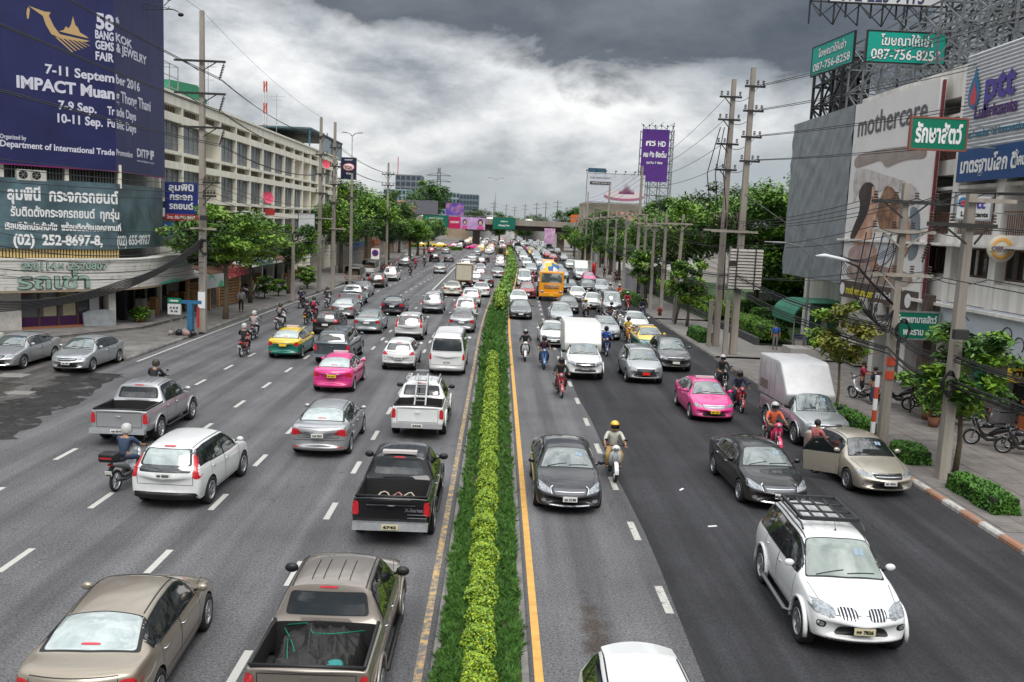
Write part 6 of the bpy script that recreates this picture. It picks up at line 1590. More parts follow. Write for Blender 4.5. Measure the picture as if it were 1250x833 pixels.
# ---------------------------------------------------------------- right side
rb = empty('shophouse',(21,45,0),0,'stained white concrete shophouse with balconies on the right','building')
mb = MB();mb.box(22.6,38,28,66,0,15.2)
for z0,z1 in ((3.0,3.15),(4.72,5.78),(7.25,7.85),(9.9,10.05),(10.6,11.3),(13.25,13.4),(14.15,15.55)): mb.box(21.0,22.6,28,54,z0,z1)
mb.box(21.35,22.6,28,54,5.78,5.95)
for y in (30.5,34.3,38.1,41.9,45.7,49.5): mb.box(20.97,22.6,y - .28,y + .28,.13,14.2)
mb.box(20.2,21.0,28,54,7.30,7.42);mb.box(20.2,21.0,28,44,4.55,4.68)
mb.build('wall',PLASTER_W,rb)
for y0,y1 in ((28,30.2),(30.8,34.0),(34.6,37.8),(38.4,41.6),(42.2,45.4)):
 mb = MB();mb.box(21.5,21.6,y0 + .1,y1 - .1,5.95,7.25)
 f = mb.build('window',SG,rb);m2 = MB();n = 4
 for k in range(n + 1): yy = lerp(y0 + .1,y1 - .1,k / n);m2.box(21.38,21.5,yy - .05,yy + .05,5.95,7.25)
 m2.box(21.39,21.49,y0 + .1,y1 - .1,5.95,6.05);m2.box(21.39,21.49,y0 + .1,y1 - .1,7.16,7.25);m2.build('window_frame',BROWNF,rb);m2 = MB();m2.box(21.47,21.49,y0 + .2,y0 + .75,6.06,7.15);m2.build('curtain',mat('pale window curtain',(.45,.46,.44),.8,noise=.2,ns=4),rb);m2 = MB();m2.box(21.47,21.49,y0 + 1.65,y0 + 2.0,6.06,7.15);m2.build('curtain',MATS['pale window curtain'],rb)
RAIL = mat('rusty railing',(.22,.10,.07),.7)
for y0,y1 in ((30.8,34.0),(34.6,37.8),(38.4,41.6),(42.2,45.4)):
 for z in (7.85,11.3):
  m2 = MB();k = int((y1 - y0) / .16)
  for i in range(k): yy = y0 + i * .16;m2.box(21.08,21.11,yy,yy + .03,z,z + .95)
  m2.box(21.06,21.13,y0,y1,z + .95,z + 1.0);o = m2.build('railing',RAIL,rb)
 m2 = MB();m2.box(22.45,22.58,y0 + .3,y0 + 1.4,7.9,9.8);m2.box(22.45,22.58,y0 + 1.9,y0 + 2.8,8.6,9.7);m2.box(22.45,22.58,y0 + .6,y0 + 1.7,11.3,13.1);m2.build('balcony_door',mat('brown timber door',(.10,.04,.025),.7),rb)
 m2 = MB();m2.box(21.6,21.9,y0 + .1,y1 - .1,9.95,9.99);m2.build('washing_line',STEEL,rb)
# ground floor shop spaces
for i,(y0,y1,m_) in enumerate(((30.8,34.0,mat('shop interior clutter',(.05,.05,.055),.8,col2=(.25,.22,.2),ns=3.5,c2=(.55,.62))),(34.6,37.8,MATS['shop interior clutter']),(38.4,41.6,mat('grey shutter',(.20,.19,.18),.6,noise=.2)),(42.2,45.4,MATS['grey shutter']),(46,49.2,MATS['grey shutter']))):
 mb = MB();mb.box(22.3,22.4,y0,y1,.15,3.0);mb.build('shop_back',m_,rb)
 if i >= 2:
  for k in range(4): yy = y0 + k * (y1 - y0) / 4;m2 = MB();m2.box(21.9,22.0,yy + .03,yy + (y1 - y0) / 4 - .03,.2,2.7);m2.build('door_panel',mat('grey glazed door',(.14,.14,.145),.2,0,spec=.8),rb)
mb = MB();mb.box(20.9,22.4,28,41.6,.13,.28);mb.build('doorstep',mat('pinkish doorstep',(.30,.20,.16),.8,noise=.2),rb)
mb = MB();mb.box(20.4,20.55,28,40.9,2.95,4.75);o = mb.build('blank_sign',mat('pale blue blank sign',(.50,.54,.58),.5,noise=.1,ns=1.2));tag(o,'long pale blank signboard above the motorcycle shop','sign')
mb = MB()
for k in range(3):
 c = Vector((20.38,36.3 - k * .9,3.6 + .3 * (k % 2)));
 mb.tube([c + Vector((0,.35 * math.cos(a),.30 * math.sin(a))) for a in [j * .5 for j in range(9)]],.02,4)
mb.tube([(20.38,36.6,3.2),(20.38,36.0,3.1),(20.38,35.6,3.3)],.02,4);mb.tube([(20.38,39.0,4.2),(20.38,38.7,4.3),(20.38,38.4,4.15)],.02,4)
o = mb.build('graffiti',INK);tag(o,'black line drawing sprayed on the pale blank signboard','graffiti')
mb = MB();mb.box(20.5,20.62,37.0,37.7,.3,2.9);o = mb.build('green_banner',GRN);tag(o,'tall green banner at the motorcycle shop entrance','banner');lettering(o,'SYM',WHITE,(20.49,37.35,1.3),(0,-1,0),(0,0,1),.25,.5)
t,L_ = board_sign((20.75,34.9,2.35),.85,.55,mat('yellow sign',(.75,.52,.03),.5),'small yellow sign hanging inside the motorcycle shop');L_('KTB',0,.08,.28,.6,INK,.02);L_('★ ★',0,-.15,.12,.4,INK)
for i,z in enumerate((.45,.95)):
 t,L_ = board_sign((20.55,37.9,z + .15),.55,.42,mat('white small sign',(.55,.55,.55),.5),['lower','upper'][i] + ' white sticker board beside the green banner');L_('D.I.D',0,0,.16,.42,INK,.01)
for i,(x,y,h,m_) in enumerate(((20.9,35.9,.9,mat('grey cabinet',(.2,.2,.2),.6)),(21.3,34.6,1.1,mat('orange rack',(.4,.1,.03),.6)),(21.3,33.6,.9,MATS['orange rack']))):
 mb = MB();mb.box(-.35,.35,-.3,.3,0,h * .45);mb.box(-.33,.33,-.28,.28,h * .5,h * .55);mb.box(-.33,.33,-.28,.28,h * .9,h);
 for sx in (-.32,.32): mb.bar((sx,-.25,.3),(sx,-.25,h),.04)
 o = mb.build('display_rack',m_);o.location = (x,y,.28);tag(o,['grey display cabinet by the green banner','orange rack of parts in the motorcycle shop','second orange rack deeper in the motorcycle shop'][i],'rack')
# lubricant hoarding
PB = mat('white corrugated sign',(.55,.56,.58),.5,noise=.1,ns=1.2)
t = empty('lubricant_sign',(20.6,38,10),0,'white ribbed oil company sign with a flame logo and a blue Thai strip','sign')
X_ = 20.55;n = 26
for k in range(n):
 z = 11.55 + k * (15.7 - 11.55) / n;mb = MB();mb.prism([(X_,z),(X_ - .05,z + .08),(X_,z + (15.7 - 11.55) / n - .006),(X_ + .1,z + (15.7 - 11.55) / n - .006),(X_ + .1,z)],'y',34.0,41.05);mb.build('rib',PB,t)
mb = MB();mb.box(X_ - .04,X_ + .1,34.0,41.05,10.15,11.55);mb.build('blue_strip',mat('deep blue strip',(.01,.06,.20),.5),t)
UV = ((0,-1,0),(0,0,1));xs_ = X_ - .07
PURP = mat('purple blue logo',(.07,.05,.28),.5)
lettering(t,'ptt',PURP,(xs_,38.1,14.15),*UV,1.7,2.3,.06);lettering(t,'Lubricants',mat('deep purple logo',(.06,.01,.13),.5),(xs_,38.3,13.1),*UV,.75,3.3,.025)
lettering(t,'The Leader of Innovation',mat('teal tagline',(.02,.14,.22),.5),(xs_,38.3,12.2),*UV,.42,5.0,.012);lettering(t,'มาตรฐานโลก ดี',WHITE,(X_ - .045,38.5,10.85),*UV,.85,4.4,.03)
lettering(t,'ที่คนไทยไว้ใจ',WHITE,(X_ - .045,35.4,10.85),*UV,.6,2.0,.02)
mb = MB()
def Xpoly(mb,P,x,y0,z0,s=1,f=1): v = [(x,y0 - f * a * s,z0 + b_2 * s) for a,b_2 in P];mb.add(v,[tuple(range(len(v)))])
drop = [(0,1.5),(.14,1.0),(.42,.55),(.52,.1),(.38,-.32),(0,-.5),(-.38,-.32),(-.52,.1),(-.42,.55),(-.14,1.0)]
Xpoly(mb,drop,xs_ - .01,40.15,13.75,.95);mb.build('flame',mat('blue flame',(.02,.16,.33),.5),t,fix=False)
mb = MB();Xpoly(mb,drop,xs_ - .02,40.15,13.68,.55);mb.build('flame_core',mat('red flame',(.55,.06,.08),.5),t,fix=False)
# small square lubricant sign, round lamp brand sign
t,L_ = board_sign((18.9,36.2,8.9),1.42,1.0,mat('white lit sign',(.58,.59,.6),.5),'small square oil company sign projecting below the big ribbed one',frame_=STEEL)
L_('ptt',.15,.16,.55,.62,PURP,.02);L_('Lubricants',.05,-.28,.26,1.1,INK,.01);mb = MB();mb.lathe([(0,0),(.2,0)],16,'y',(18.45,36.12,9.08));mb.build('disc',mat('blue flame',(.02,.16,.33)),t);mb = MB();mb.lathe([(0,0),(.11,0)],12,'y',(18.45,36.11,9.05));mb.build('disc_core',mat('red flame',(.55,.06,.08)),t)
mb = MB();mb.bar((19.5,36.2,8.7),(21.1,36.2,8.7),.05);mb.bar((19.5,36.2,9.2),(21.1,36.2,9.2),.05);mb.build('bracket',STEEL,t)
t = empty('round_sign',(20.2,36,6.8),0,'round white and orange lamp brand sign on the shophouse','sign')
mb = MB();mb.lathe([(0,-.06),(.55,-.06),(.55,.06),(0,.06)],28,'y',(20.1,36,7.3));mb.build('disc',mat('cream disc',(.60,.56,.45),.5),t)
mb = MB();mb.lathe([(.30,-.075),(.43,-.075),(.43,-.065),(.30,-.065),(.30,-.075)],28,'y',(20.1,36,7.3));mb.build('ring',mat('amber ring',(.65,.34,.08),.5),t)
mb = MB();mb.box(19.6,20.6,35.90,35.93,7.2,7.42);mb.build('name_strip',mat('cream disc',(.6,.56,.45)),t);lettering(t,'OSRAM',mat('dull violet print',(.15,.11,.2),.5),(20.1,35.89,7.31),(1,0,0),(0,0,1),.22,.9,.008)
mb = MB();mb.bar((20.6,36,7.3),(21.1,36,7.3),.06);mb.build('bracket',STEEL,t)
# green veterinary signs
t,L_ = board_sign((18.05,38,11.9),2.35,1.3,GRN,'green Thai sign high over the pavement left of the ribbed oil sign',frame_=mat('rusty frame',(.25,.08,.06),.7));L_('รักษาสัตว์',0,0,1.0,1.95,WHITE,.035)
mb = MB();mb.bar((19.2,38,11.5),(21.1,38,11.4),.07);mb.bar((19.2,38,12.3),(21.1,38,12.2),.07);mb.build('bracket',STEEL,t)
t,L_ = board_sign((19.25,40.8,3.62),2.0,1.25,GRN,'green two line Thai sign under the shophouse canopy',frame_=STEEL);L_('โรงพยาบาลสัตว์',0,.28,.42,1.8,WHITE,.012);L_('พระราม ๔',0,-.28,.42,1.2,WHITE,.012)
mb = MB();mb.box(19.9,20.3,41.3,41.8,.13,5.0);o = mb.build('brick_pier',mat('dark brick pier',(.10,.07,.06),.9,noise=.5,ns=6));tag(o,'dark pier beside the green two line sign','pier')
# air conditioners on the canopy
aircon((20.6,49.6,3.6),(0,-1,0),(-1,0,0),'left air conditioner on the canopy below the mother and baby poster');aircon((20.6,47.6,3.5),(0,-1,0),(-1,0,0),'right air conditioner on the canopy below the mother and baby poster')
mb = MB();mb.prism([(20.3,3.0),(22.6,3.25),(22.6,3.4),(20.3,3.14)],'y',42.0,54.0)
o = mb.build('canopy',mat('pale canopy',(.40,.39,.37),.7,noise=.2));tag(o,'pale sloping canopy over the closed shop fronts','canopy')
mb = MB();mb.box(20.9,22.5,51.5,54.3,.13,4.7);mb.prism([(20.5,4.75),(22.5,4.75),(22.5,6.2),(20.9,5.0)],'y',52.5,58.5)
o = mb.build('end_wall',PLASTER_W);tag(o,'plain end wall holding up the grey tarpaulin hoarding','wall')
# big hoardings on the shophouse roofline
t = empty('tarpaulin_hoarding',(20.5,59,4.7),0,'tall hoarding wrapped in crumpled grey tarpaulin','hoarding')
def wrinkled(x,y0,y1,z0,z1,m,name,parent,amp=.04,nx=46,nz=46):
 ys = np.linspace(y0,y1,nx);zs = np.linspace(z0,z1,nz);Yg,Zg = np.meshgrid(ys,zs)
 X = x - amp * (np.sin(Yg * 2.1 + np.sin(Zg * 1.3) * 1.5) * np.sin(Zg * 1.7 + Yg * .6) + .6 * np.sin(Yg * 4.7 + Zg * 3.9 + 2 * np.sin(Yg)) + rg.normal(0,.22,Yg.shape))
 V = np.stack([X,Yg,Zg],-1).reshape(-1,3);F = [(j * nx + i,(j + 1) * nx + i,(j + 1) * nx + i + 1,j * nx + i + 1) for j in range(nz - 1) for i in range(nx - 1)]
 me = npmesh(name,V - np.array(parent.location),F,m,True);return link(name,me,parent)
wrinkled(20.42,53.5,64.6,4.75,15.15,mat('crumpled grey tarpaulin',(.235,.255,.27),.6,noise=.18,ns=1.2,bump=.6,bs=5),'tarpaulin',t)
mb = MB();mb.box(20.5,20.7,53.45,64.65,4.7,15.2);mb.build('backing',STEEL,t)
mt = empty('poster_hoarding',(20.5,48,4.7),0,'tall mother and baby poster of a childrens clothes shop','billboard')
def Xrect(mb,y0,y1,z0,z1,x): mb.quad((x,y1,z0),(x,y0,z0),(x,y0,z1),(x,y1,z1))
mb = MB();mb.box(20.40,20.7,43.2,53.35,4.0,15.1);mb.build('panel',mat('off white poster',(.78,.75,.73),.5,noise=.05,ns=.6),mt)
PX = 20.385
def poly(P,m,x):
 mb = MB();mb.add([(x,y,z) for y,z in P],[tuple(range(len(P)))]);mb.build('print',m,mt,fix=False)
def smooth_poly(P,it=2): return chaikin(P,it)
poly([(53.3,4.02),(43.25,4.02),(43.25,5.0),(53.3,5.0)],mat('brown poster band',(.085,.062,.052),.5),PX)
PSK = mat('poster skin',(.48,.25,.16),.5,col2=(.66,.42,.31),ns=.9)
for k_,(P_2,c_2,c_3) in enumerate((
 ([(52.8,12.2),(49.5,12.3),(44.0,12.1),(43.8,11.4),(45.8,11.5),(47.2,11.4),(48.4,11.2),(49.1,11.7),(50.4,11.6),(52.8,11.4)],(.30,.24,.21),(.36,.30,.27)),([(52.8,11.4),(51.2,11.4),(48.1,10.8),(44.6,10.2),(43.9,9.0),(45.3,9.2),(46.9,10.2),(48.2,10.4),(48.9,9.9),(49.9,10.5),(51.1,10.6),(52.1,9.9),(52.4,9.3)],(.62,.58,.56),(.44,.38,.36)),([(52.5,6.0),(48.6,6.1),(44.1,5.9),(44.0,5.1),(52.5,5.0)],(.30,.22,.19),(.48,.38,.34)),([(45.2,9.2),(43.9,9.0),(43.7,6.7),(44.9,6.4),(44.6,7.8)],(.16,.19,.23),(.24,.27,.31)),
 ([(51.4,9.5),(51.8,9.9),(51.3,10.5),(50.6,10.6),(49.9,10.5),(49.5,10.1),(49.9,9.8),(49.6,9.3),(49.9,8.6),(50.4,7.8),(51.3,7.8),(52.1,7.1),(52.5,7.5),(52.0,8.2),(51.4,8.9)],(.020,.012,.012),(.06,.03,.025)),([(49.9,10.4),(49.4,10.1),(48.9,9.5),(49.2,9.2),(48.9,8.6),(49.4,8.1),(49.4,7.2),(50.9,7.1),(52.1,7.1),(51.3,7.8),(50.3,8.7),(50.0,9.3),(49.9,9.8)],None,0),([(52.4,7.0),(49.2,7.2),(48.7,7.0),(48.9,6.0),(52.5,5.9)],(.50,.36,.33),(.38,.25,.23)),([(48.2,10.3),(47.3,10.2),(46.3,9.6),(45.9,9.0),(46.3,8.4),(46.4,7.8),(47.5,8.0),(47.9,7.8),(48.6,8.2),(49.0,8.8),(48.8,9.5)],(.16,.07,.035),(.36,.20,.11)),([(46.0,9.4),(45.1,8.6),(44.6,7.8),(44.8,6.9),(45.5,6.4),(46.0,5.8),(46.9,5.3),(47.1,5.5),(45.9,6.7),(46.0,7.7),(46.5,8.4)],None,0),([(49.0,6.8),(48.3,7.1),(47.7,7.0),(47.8,6.4),(48.0,5.9),(48.8,5.7),(49.2,6.2)],None,0),([(48.4,7.4),(47.6,7.8),(47.0,7.6),(46.4,7.1),(46.6,6.6),(47.3,6.2),(48.1,6.0),(48.5,6.6)],(.60,.62,.66),(.42,.44,.50)))):
 poly(smooth_poly(P_2,3),PSK if c_2 is None else mat('poster tone %d' % k_,c_2,.5,col2=c_3,ns=1.1),PX - .004 * (k_ + 1))
lettering(mt,'mothercare',mat('grey print',(.11,.11,.12),.5),(PX,48.45,13.85),(0,-1,0),(0,0,1),1.7,8.5,.02,.01)
lettering(mt,'mothercare.com',mat('yellow print',(.70,.60,.05),.5),(PX - .01,50.4,4.5),(0,-1,0),(0,0,1),.62,3.9,.02,.01)
lettering(mt,'สาขาใกล้บ้าน',WHITE,(PX - .01,46.8,4.5),(0,-1,0),(0,0,1),.45,2.8,.01,.01)
for y in (52.9,44.3): mb = MB();mb.lathe([(0,PX - .022),(.36,PX - .022)],18,'x',(0,y,4.5));mb.build('logo_disc',WHITE,mt)
mb = MB();mb.box(20.5,20.6,43.02,43.17,4.6,15.0);mb.build('side_post',mat('red edge strip',(.16,.02,.03),.6),mt)
# lattice of scaffolding above
sc = empty('scaffold',(24,50,15.2),0,'dense steel scaffold lattice on the roof carrying rental signs','scaffold')
SCM = mat('scaffold steel',(.24,.255,.27),.5,.5,noise=.4,ns=1.0);SCD = mat('dark scaffold steel',(.035,.038,.042),.6,.4)
def lattice(x0,x1,y0,y1,z0,z1,sx,sy,sz,w_,m,dg=True,name='lattice'):
 mb = MB();X = [x0 + i * (x1 - x0) / sx for i in range(sx + 1)];Y = [y0 + i * (y1 - y0) / sy for i in range(sy + 1)];Z = [z0 + i * (z1 - z0) / sz for i in range(sz + 1)]
 for x in X:
  for y in Y: mb.bar((x,y,z0),(x,y,z1),w_ * 1.3)
 for z in Z[1:]:
  for y in Y: mb.bar((x0,y,z),(x1,y,z),w_)
  for x in X: mb.bar((x,y0,z),(x,y1,z),w_)
 if dg:
  for zi in range(sz):
   for i in range(sy):
    for k,x in enumerate(X): mb.bar((x,Y[i + (zi + k) % 2],Z[zi]),(x,Y[i + (zi + k + 1) % 2],Z[zi + 1]),w_ * .8)
   for i in range(sx):
    for k,y in enumerate(Y): mb.bar((X[i + (zi + k) % 2],y,Z[zi]),(X[i + (zi + k + 1) % 2],y,Z[zi + 1]),w_ * .8)
 o = mb.build(name,m,sc,fix=False);return o
lattice(22.0,26.0,33,64,15.2,19.6,2,13,3,.075,SCM)
lattice(25.5,31,34,60,16.5,27,2,8,5,.08,SCD,name='tall_lattice');lattice(21.9,23.6,60,65.5,15.0,19.4,1,3,3,.13,SCD,name='end_tower')
lattice(23.5,28,30,48,19.6,27,1,7,4,.08,SCM,name='upper_lattice');lattice(16.6,22.0,49.6,51.4,19.1,21.5,4,1,2,.06,SCD,name='sign_lattice')
mb = MB();mb.box(23.1,23.2,61,65.4,15.2,19.0);mb.build('rear_sheet',mat('brown rear sheet',(.10,.085,.08),.8,noise=.3),sc)
TG = mat('turquoise sign',(.0,.33,.255),.5,noise=.12,ns=.6)
OUTL = mat('dark teal outline',(.0,.09,.09),.5)
def rental(c,w_,h_,yaw_,label,s1,s2):
 t,L_ = board_sign(c,w_,h_,TG,label,'sign',yaw_,.1,frame_=BLACK)
 for m_,b_2,dz in ((OUTL,.035,0),(WHITE,.012,0)):
  u = Vector((math.cos(yaw_),math.sin(yaw_),0));n = Vector((math.sin(yaw_),-math.cos(yaw_),0))
  for body,z_,s_,ww in (('โฆษณาให้เช่า',.36,s1,w_ * .66),('087-756-8258',-.40,s2,w_ * .88)):
   lettering(t,body,m_,Vector(c) + n * .05 + Vector((0,0,z_ * h_ / 1.75)),u,(0,0,1),s_,ww,b_2,.012 if m_ is OUTL else .022)
rental((21.1,49.0,17.55),4.2,1.6,0,'wide turquoise rental sign facing the road on the scaffold',.68,.72)
rental((21.1,60.0,19.15),5.8,1.9,R(-90) + R(6),'angled turquoise rental sign at the left end of the scaffold',.65,.7)
t,L_ = board_sign((20.0,49.3,20.35),6.2,1.15,mat('white rental sign',(.62,.62,.62),.5),'white phone number sign at the top edge of the scaffold',frame_=BLACK);L_('092-223-9415',-.3,-.12,1.0,4.5,mat('navy print',(.03,.04,.1),.5),.02)
# white boxy tower behind the scaffold
t = empty('tower_block',(40,62,0),0,'pale tower block glimpsed behind the scaffold','building')
mb = MB();mb.box(33,46,52,72,0,40);mb.build('wall',mat('pale tower wall',(.42,.44,.47),.7,noise=.2,ns=.3),t)
for k in range(9):
 for j in range(4): mb = MB();mb.box(34 + j * 3,36.2 + j * 3,51.9,52.05,15 + k * 2.8,16.6 + k * 2.8);mb.build('window',WGLASS,t)
# kiosk with green awning
t = empty('kiosk',(21.5,58.5,.13),0,'small kiosk with a rounded dark green awning','kiosk')
GA = mat('dark green canvas',(.04,.20,.13),.7,noise=.2,ns=2)
mb = MB();q = []
for i in range(7): a = math.pi / 2 * i / 6;q.append((18.9 + 1.3 * (1 - math.cos(a)),2.25 + 1.05 * math.sin(a)))
q2 = [(x,z) for x,z in q] + [(23.6,3.3),(23.6,3.2)] + [(x + .05,z - .06) for x,z in q[::-1]]
mb.prism(q2,'y',56.8,61.2);mb.build('awning',GA,t)
mb = MB();mb.box(18.9,18.93,56.8,61.2,1.95,2.25);mb.build('valance',GA,t)
mb = MB();mb.box(21.4,23.6,57.2,61,.13,3.1);mb.build('cabin',mat('green kiosk wall',(.02,.09,.06),.6),t)
for y in (57.0,61.0): mb = MB();mb.bar((19.05,y,.13),(19.05,y,2.2),.06);mb.build('post',STEEL,t)
mb = MB();mb.box(21.36,21.39,57.6,58.6,1.0,2.2);mb.build('hatch',mat('pale kiosk hatch',(.4,.42,.4),.5),t)
for i,(x,y) in enumerate(((19.9,58.0),(20.3,59.6))):
 t = empty('table',(x,y,.13),0,['blue topped table under the green awning, nearer one','blue topped table under the green awning, farther one'][i],'table','kiosk tables')
 mb = MB();mb.box(x - .4,x + .4,y - .3,y + .3,.86,.90);mb.build('table_top',mat('blue table top',(.03,.06,.2),.4),t);mb = MB();mb.box(x - .3,x + .3,y - .2,y + .2,.13,.86);mb.build('base',mat('white table base',(.5,.5,.5),.6),t)
mb = MB();mb.box(18.2,20.6,54.6,56.4,0,.45);o = mb.build('bench_block',mat('pale concrete bench',(.42,.40,.38),.8));o.location = (0,0,.13);tag(o,'pale concrete plinth in front of the kiosk','plinth')
# boundary wall behind the green belt
mb = MB();mb.box(24,44,86,86.4,0,1.9);o = mb.build('garden_wall',PLASTER_G);tag(o,'grey garden wall behind the green belt lawn','wall')
mb = MB();mb.box(16.0,16.15,99,116,.13,2.6);o = mb.build('pavement_hoarding',mat('grey striped hoarding',(.30,.31,.33),.6,noise=.25,ns=2));tag(o,'grey panel hoarding edging the far right pavement','hoarding')
t = empty('bus_stop_advert',(15.6,96,.13),0,'dark advertising lightbox on the right pavement','advertising panel')
mb = MB();mb.box(14.9,16.9,95.9,96.15,.6,3.1);mb.build('casing',BLACK,t);mb = MB();mb.box(15.0,16.8,95.86,95.9,.8,3.0);mb.build('poster',mat('dark poster',(.03,.035,.05),.2,col2=(.2,.2,.22),ns=2,c2=(.55,.7)),t);mb = MB();mb.bar((15.9,96,.13),(15.9,96,.6),.3);mb.build('foot',BLACK,t)
o = MB();o.lathe([(0,0),(.3,0),(.3,1.5),(.24,1.75),(0,1.85)],14);o = o.build('post_box',mat('post box red',(.5,.03,.03),.4));o.location = (14.9,140,.13);tag(o,'red post box on the far right pavement','post box')
o = MB();o.lathe([(0,0),(.16,0),(.14,.5),(.2,.55),(.13,.7),(0,.75)],12);o.bar((-.25,0,.42),(.25,0,.42),.12);o = o.build('fire_hydrant',mat('faded red hydrant',(.28,.05,.04),.6));o.location = (14.1,77.2,.13);tag(o,'faded red hydrant near the foot of a pavement pole','hydrant')
# ---------------------------------------------------------------- overpass and the distance
OC = mat('overpass concrete',(.27,.245,.21),.85,noise=.3,ns=.4,streak=True,world=True)
ov = empty('overpass',(0,258,0),0,'concrete road overpass crossing the avenue in the distance','overpass')
mb = MB();mb.box(-95,30,252,266,6.75,7.35);mb.box(-95,30,251.7,252.0,6.9,8.45);mb.box(-95,30,266,266.3,6.9,8.45);mb.build('deck',OC,ov)
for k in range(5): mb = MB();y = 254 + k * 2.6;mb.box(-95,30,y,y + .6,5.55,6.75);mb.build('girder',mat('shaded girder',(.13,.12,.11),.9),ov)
for x in (-48,-22.5,-6.5,17.5): mb = MB();mb.box(x - 1.0,x + 1.0,257,259.4,0,5.2);mb.box(x - 3,x + 3,253.5,264.5,4.9,5.55);mb.build('column',OC,ov)
mb = MB()
for k in range(60): mb.bar((-94 + k * 2.05,251.85,8.45),(-94 + k * 2.05,251.85,9.0),.07)
mb.bar((-95,251.85,9.0),(30,251.85,9.0),.08);mb.build('parapet_rail',STEEL,ov)
def far_sign(c,w_,h_,m,label,lines,m2=WHITE,size=.6):
 t,L_ = board_sign(c,w_,h_,m,label,'sign',0,.2,frame_=BLACK if m is not GRN else WHITE)
 for i,(b_2,dz) in enumerate(lines): L_(b_2,0,dz,size,min(w_ * .8,len(b_2) * size * .45),m2,.02)
GRF = mat('motorway green',(.0,.13,.085),.5)
far_sign((-17.6,250.6,7.2),7.0,3.2,GRF,'green direction sign at the left on the overpass',[('พระราม ๔  สาทร',.8),('Sathon  Rama 4',-.1),('↑      ↑',-1.0)])
far_sign((1.2,250.6,7.3),6.2,3.2,GRF,'green direction sign at the right on the overpass',[('คลองเตย',.6),('Khlong Toei',-.5)])
t,L_ = board_sign((-9.0,250.6,7.0),10.0,3.3,mat('lilac billboard',(.42,.25,.50),.5,col2=(.55,.42,.62),ns=.25),'lilac and crimson advert hung on the overpass','billboard',0,.2)
mb = MB();mb.box(-14.0,-10.8,250.40,250.48,5.4,8.6);mb.build('crimson_panel',mat('crimson panel',(.48,.01,.09),.5),t);lettering(t,'ลดราคา',WHITE,(-12.4,250.38,7.2),(1,0,0),(0,0,1),.9,2.4,.03)
for x,r_ in ((-9.6,.75),(-5.3,.95)):
 mb = MB();mb.ball((x,250.46,7.3),(r_ * .75,.06,r_),14,8);mb.build('portrait_hair',INK,t);mb = MB();mb.ball((x,250.41,7.1),(r_ * .5,.06,r_ * .68),14,8);mb.build('portrait_face',mat('portrait skin',(.55,.33,.26),.5),t);mb = MB();mb.box(x - r_ * .9,x + r_ * .9,250.40,250.47,5.45,6.3);mb.build('portrait_shirt',mat('pink shirt print',(.6,.08,.25),.5),t)
t,L_ = board_sign((13.9,250.4,4.4),3.0,4.2,mat('lilac banner',(.45,.25,.45),.5,col2=(.65,.45,.55),ns=.8),'pink and lilac banner hanging below the overpass by the column','banner')
# street lamps on and near the overpass
def lamp_post(x,y,z,h,arms,label,r=.1,group=None):
 t = empty('street_lamp',(x,y,z),0,label,'street lamp',group)
 mb = MB();mb.tube([(x,y,z),(x,y,z + h)],[r,r * .6],8);mb.build('pole',STEEL,t)
 for (dx,dy) in arms:
  mb = MB();mb.tube([(x,y,z + h - .1),(x + dx * .4,y + dy * .4,z + h + .35),(x + dx,y + dy,z + h + .5)],r * .5,6);mb.build('arm',STEEL,t)
  L_ = math.hypot(dx,dy);mb = MB();mb.obox((x + dx * (1 + .3 / L_),y + dy * (1 + .3 / L_),z + h + .5),(dx,dy,.05),(-dy,dx,0),(0,0,1),.38,.13,.07);mb.build('lamp_head',mat('lamp head',(.22,.23,.24),.5),t)
lamp_post(-1.5,259,7.3,12.2,((-1.7,0),(1.7,0)),'double armed street lamp standing on the overpass',.14)
lamp_post(-24.5,150,0,20.5,((-1.0,0),(1.0,0)),'tall thin lamp mast behind the dark blue roof sign',.16)
lamp_post(-42,259,7.3,13,((-1.8,0),),'single armed lamp on the left of the overpass',.14)
# far glass offices, tower, pylons
GL = mat('far blue glazing',(.10,.15,.175),.2,0,spec=.8);GLd = mat('far dark glazing',(.035,.055,.075),.2,0,spec=.8);FW = mat('far pale wall',(.27,.36,.38),.7)
def office(x0,x1,y,h,label,wall,gl,nx,nz,z0=0,dep=25):
 t = empty('office_building',((x0 + x1) / 2,y + dep / 2,0),0,label,'building');mb = MB();mb.box(x0,x1,y,y + dep,z0,h);mb.build('wall',wall,t)
 w_ = (x1 - x0) / nx;hh = (h - z0) / nz;m = MB();m.box(-w_ * .38,w_ * .38,-.15,.1,-hh * .32,hh * .32);me = m.mesh('window',gl)
 for i in range(nx):
  for j in range(nz): link('window',me,t,(x0 + w_ * (i + .5) - t.location.x,-dep / 2 - .0,z0 + hh * (j + .5)))
office(-77,-60,600,26.5,'left wing of the far glass offices',FW,GLd,7,7);office(-59.5,-41,604,25.5,'middle wing of the far glass offices',mat('far teal wall',(.18,.28,.30),.5),GL,8,7)
office(-40.5,-27,600,25.8,'narrow bright wing of the far glass offices',FW,GLd,6,7);office(-26.5,-14.5,596,25.0,'dark right wing of the far glass offices',mat('far slate wall',(.13,.17,.19),.6),GLd,6,7)
office(-74,-56,640,38,'square far tower above the glass offices',mat('far grey tower',(.17,.18,.20),.7),GLd,5,9)
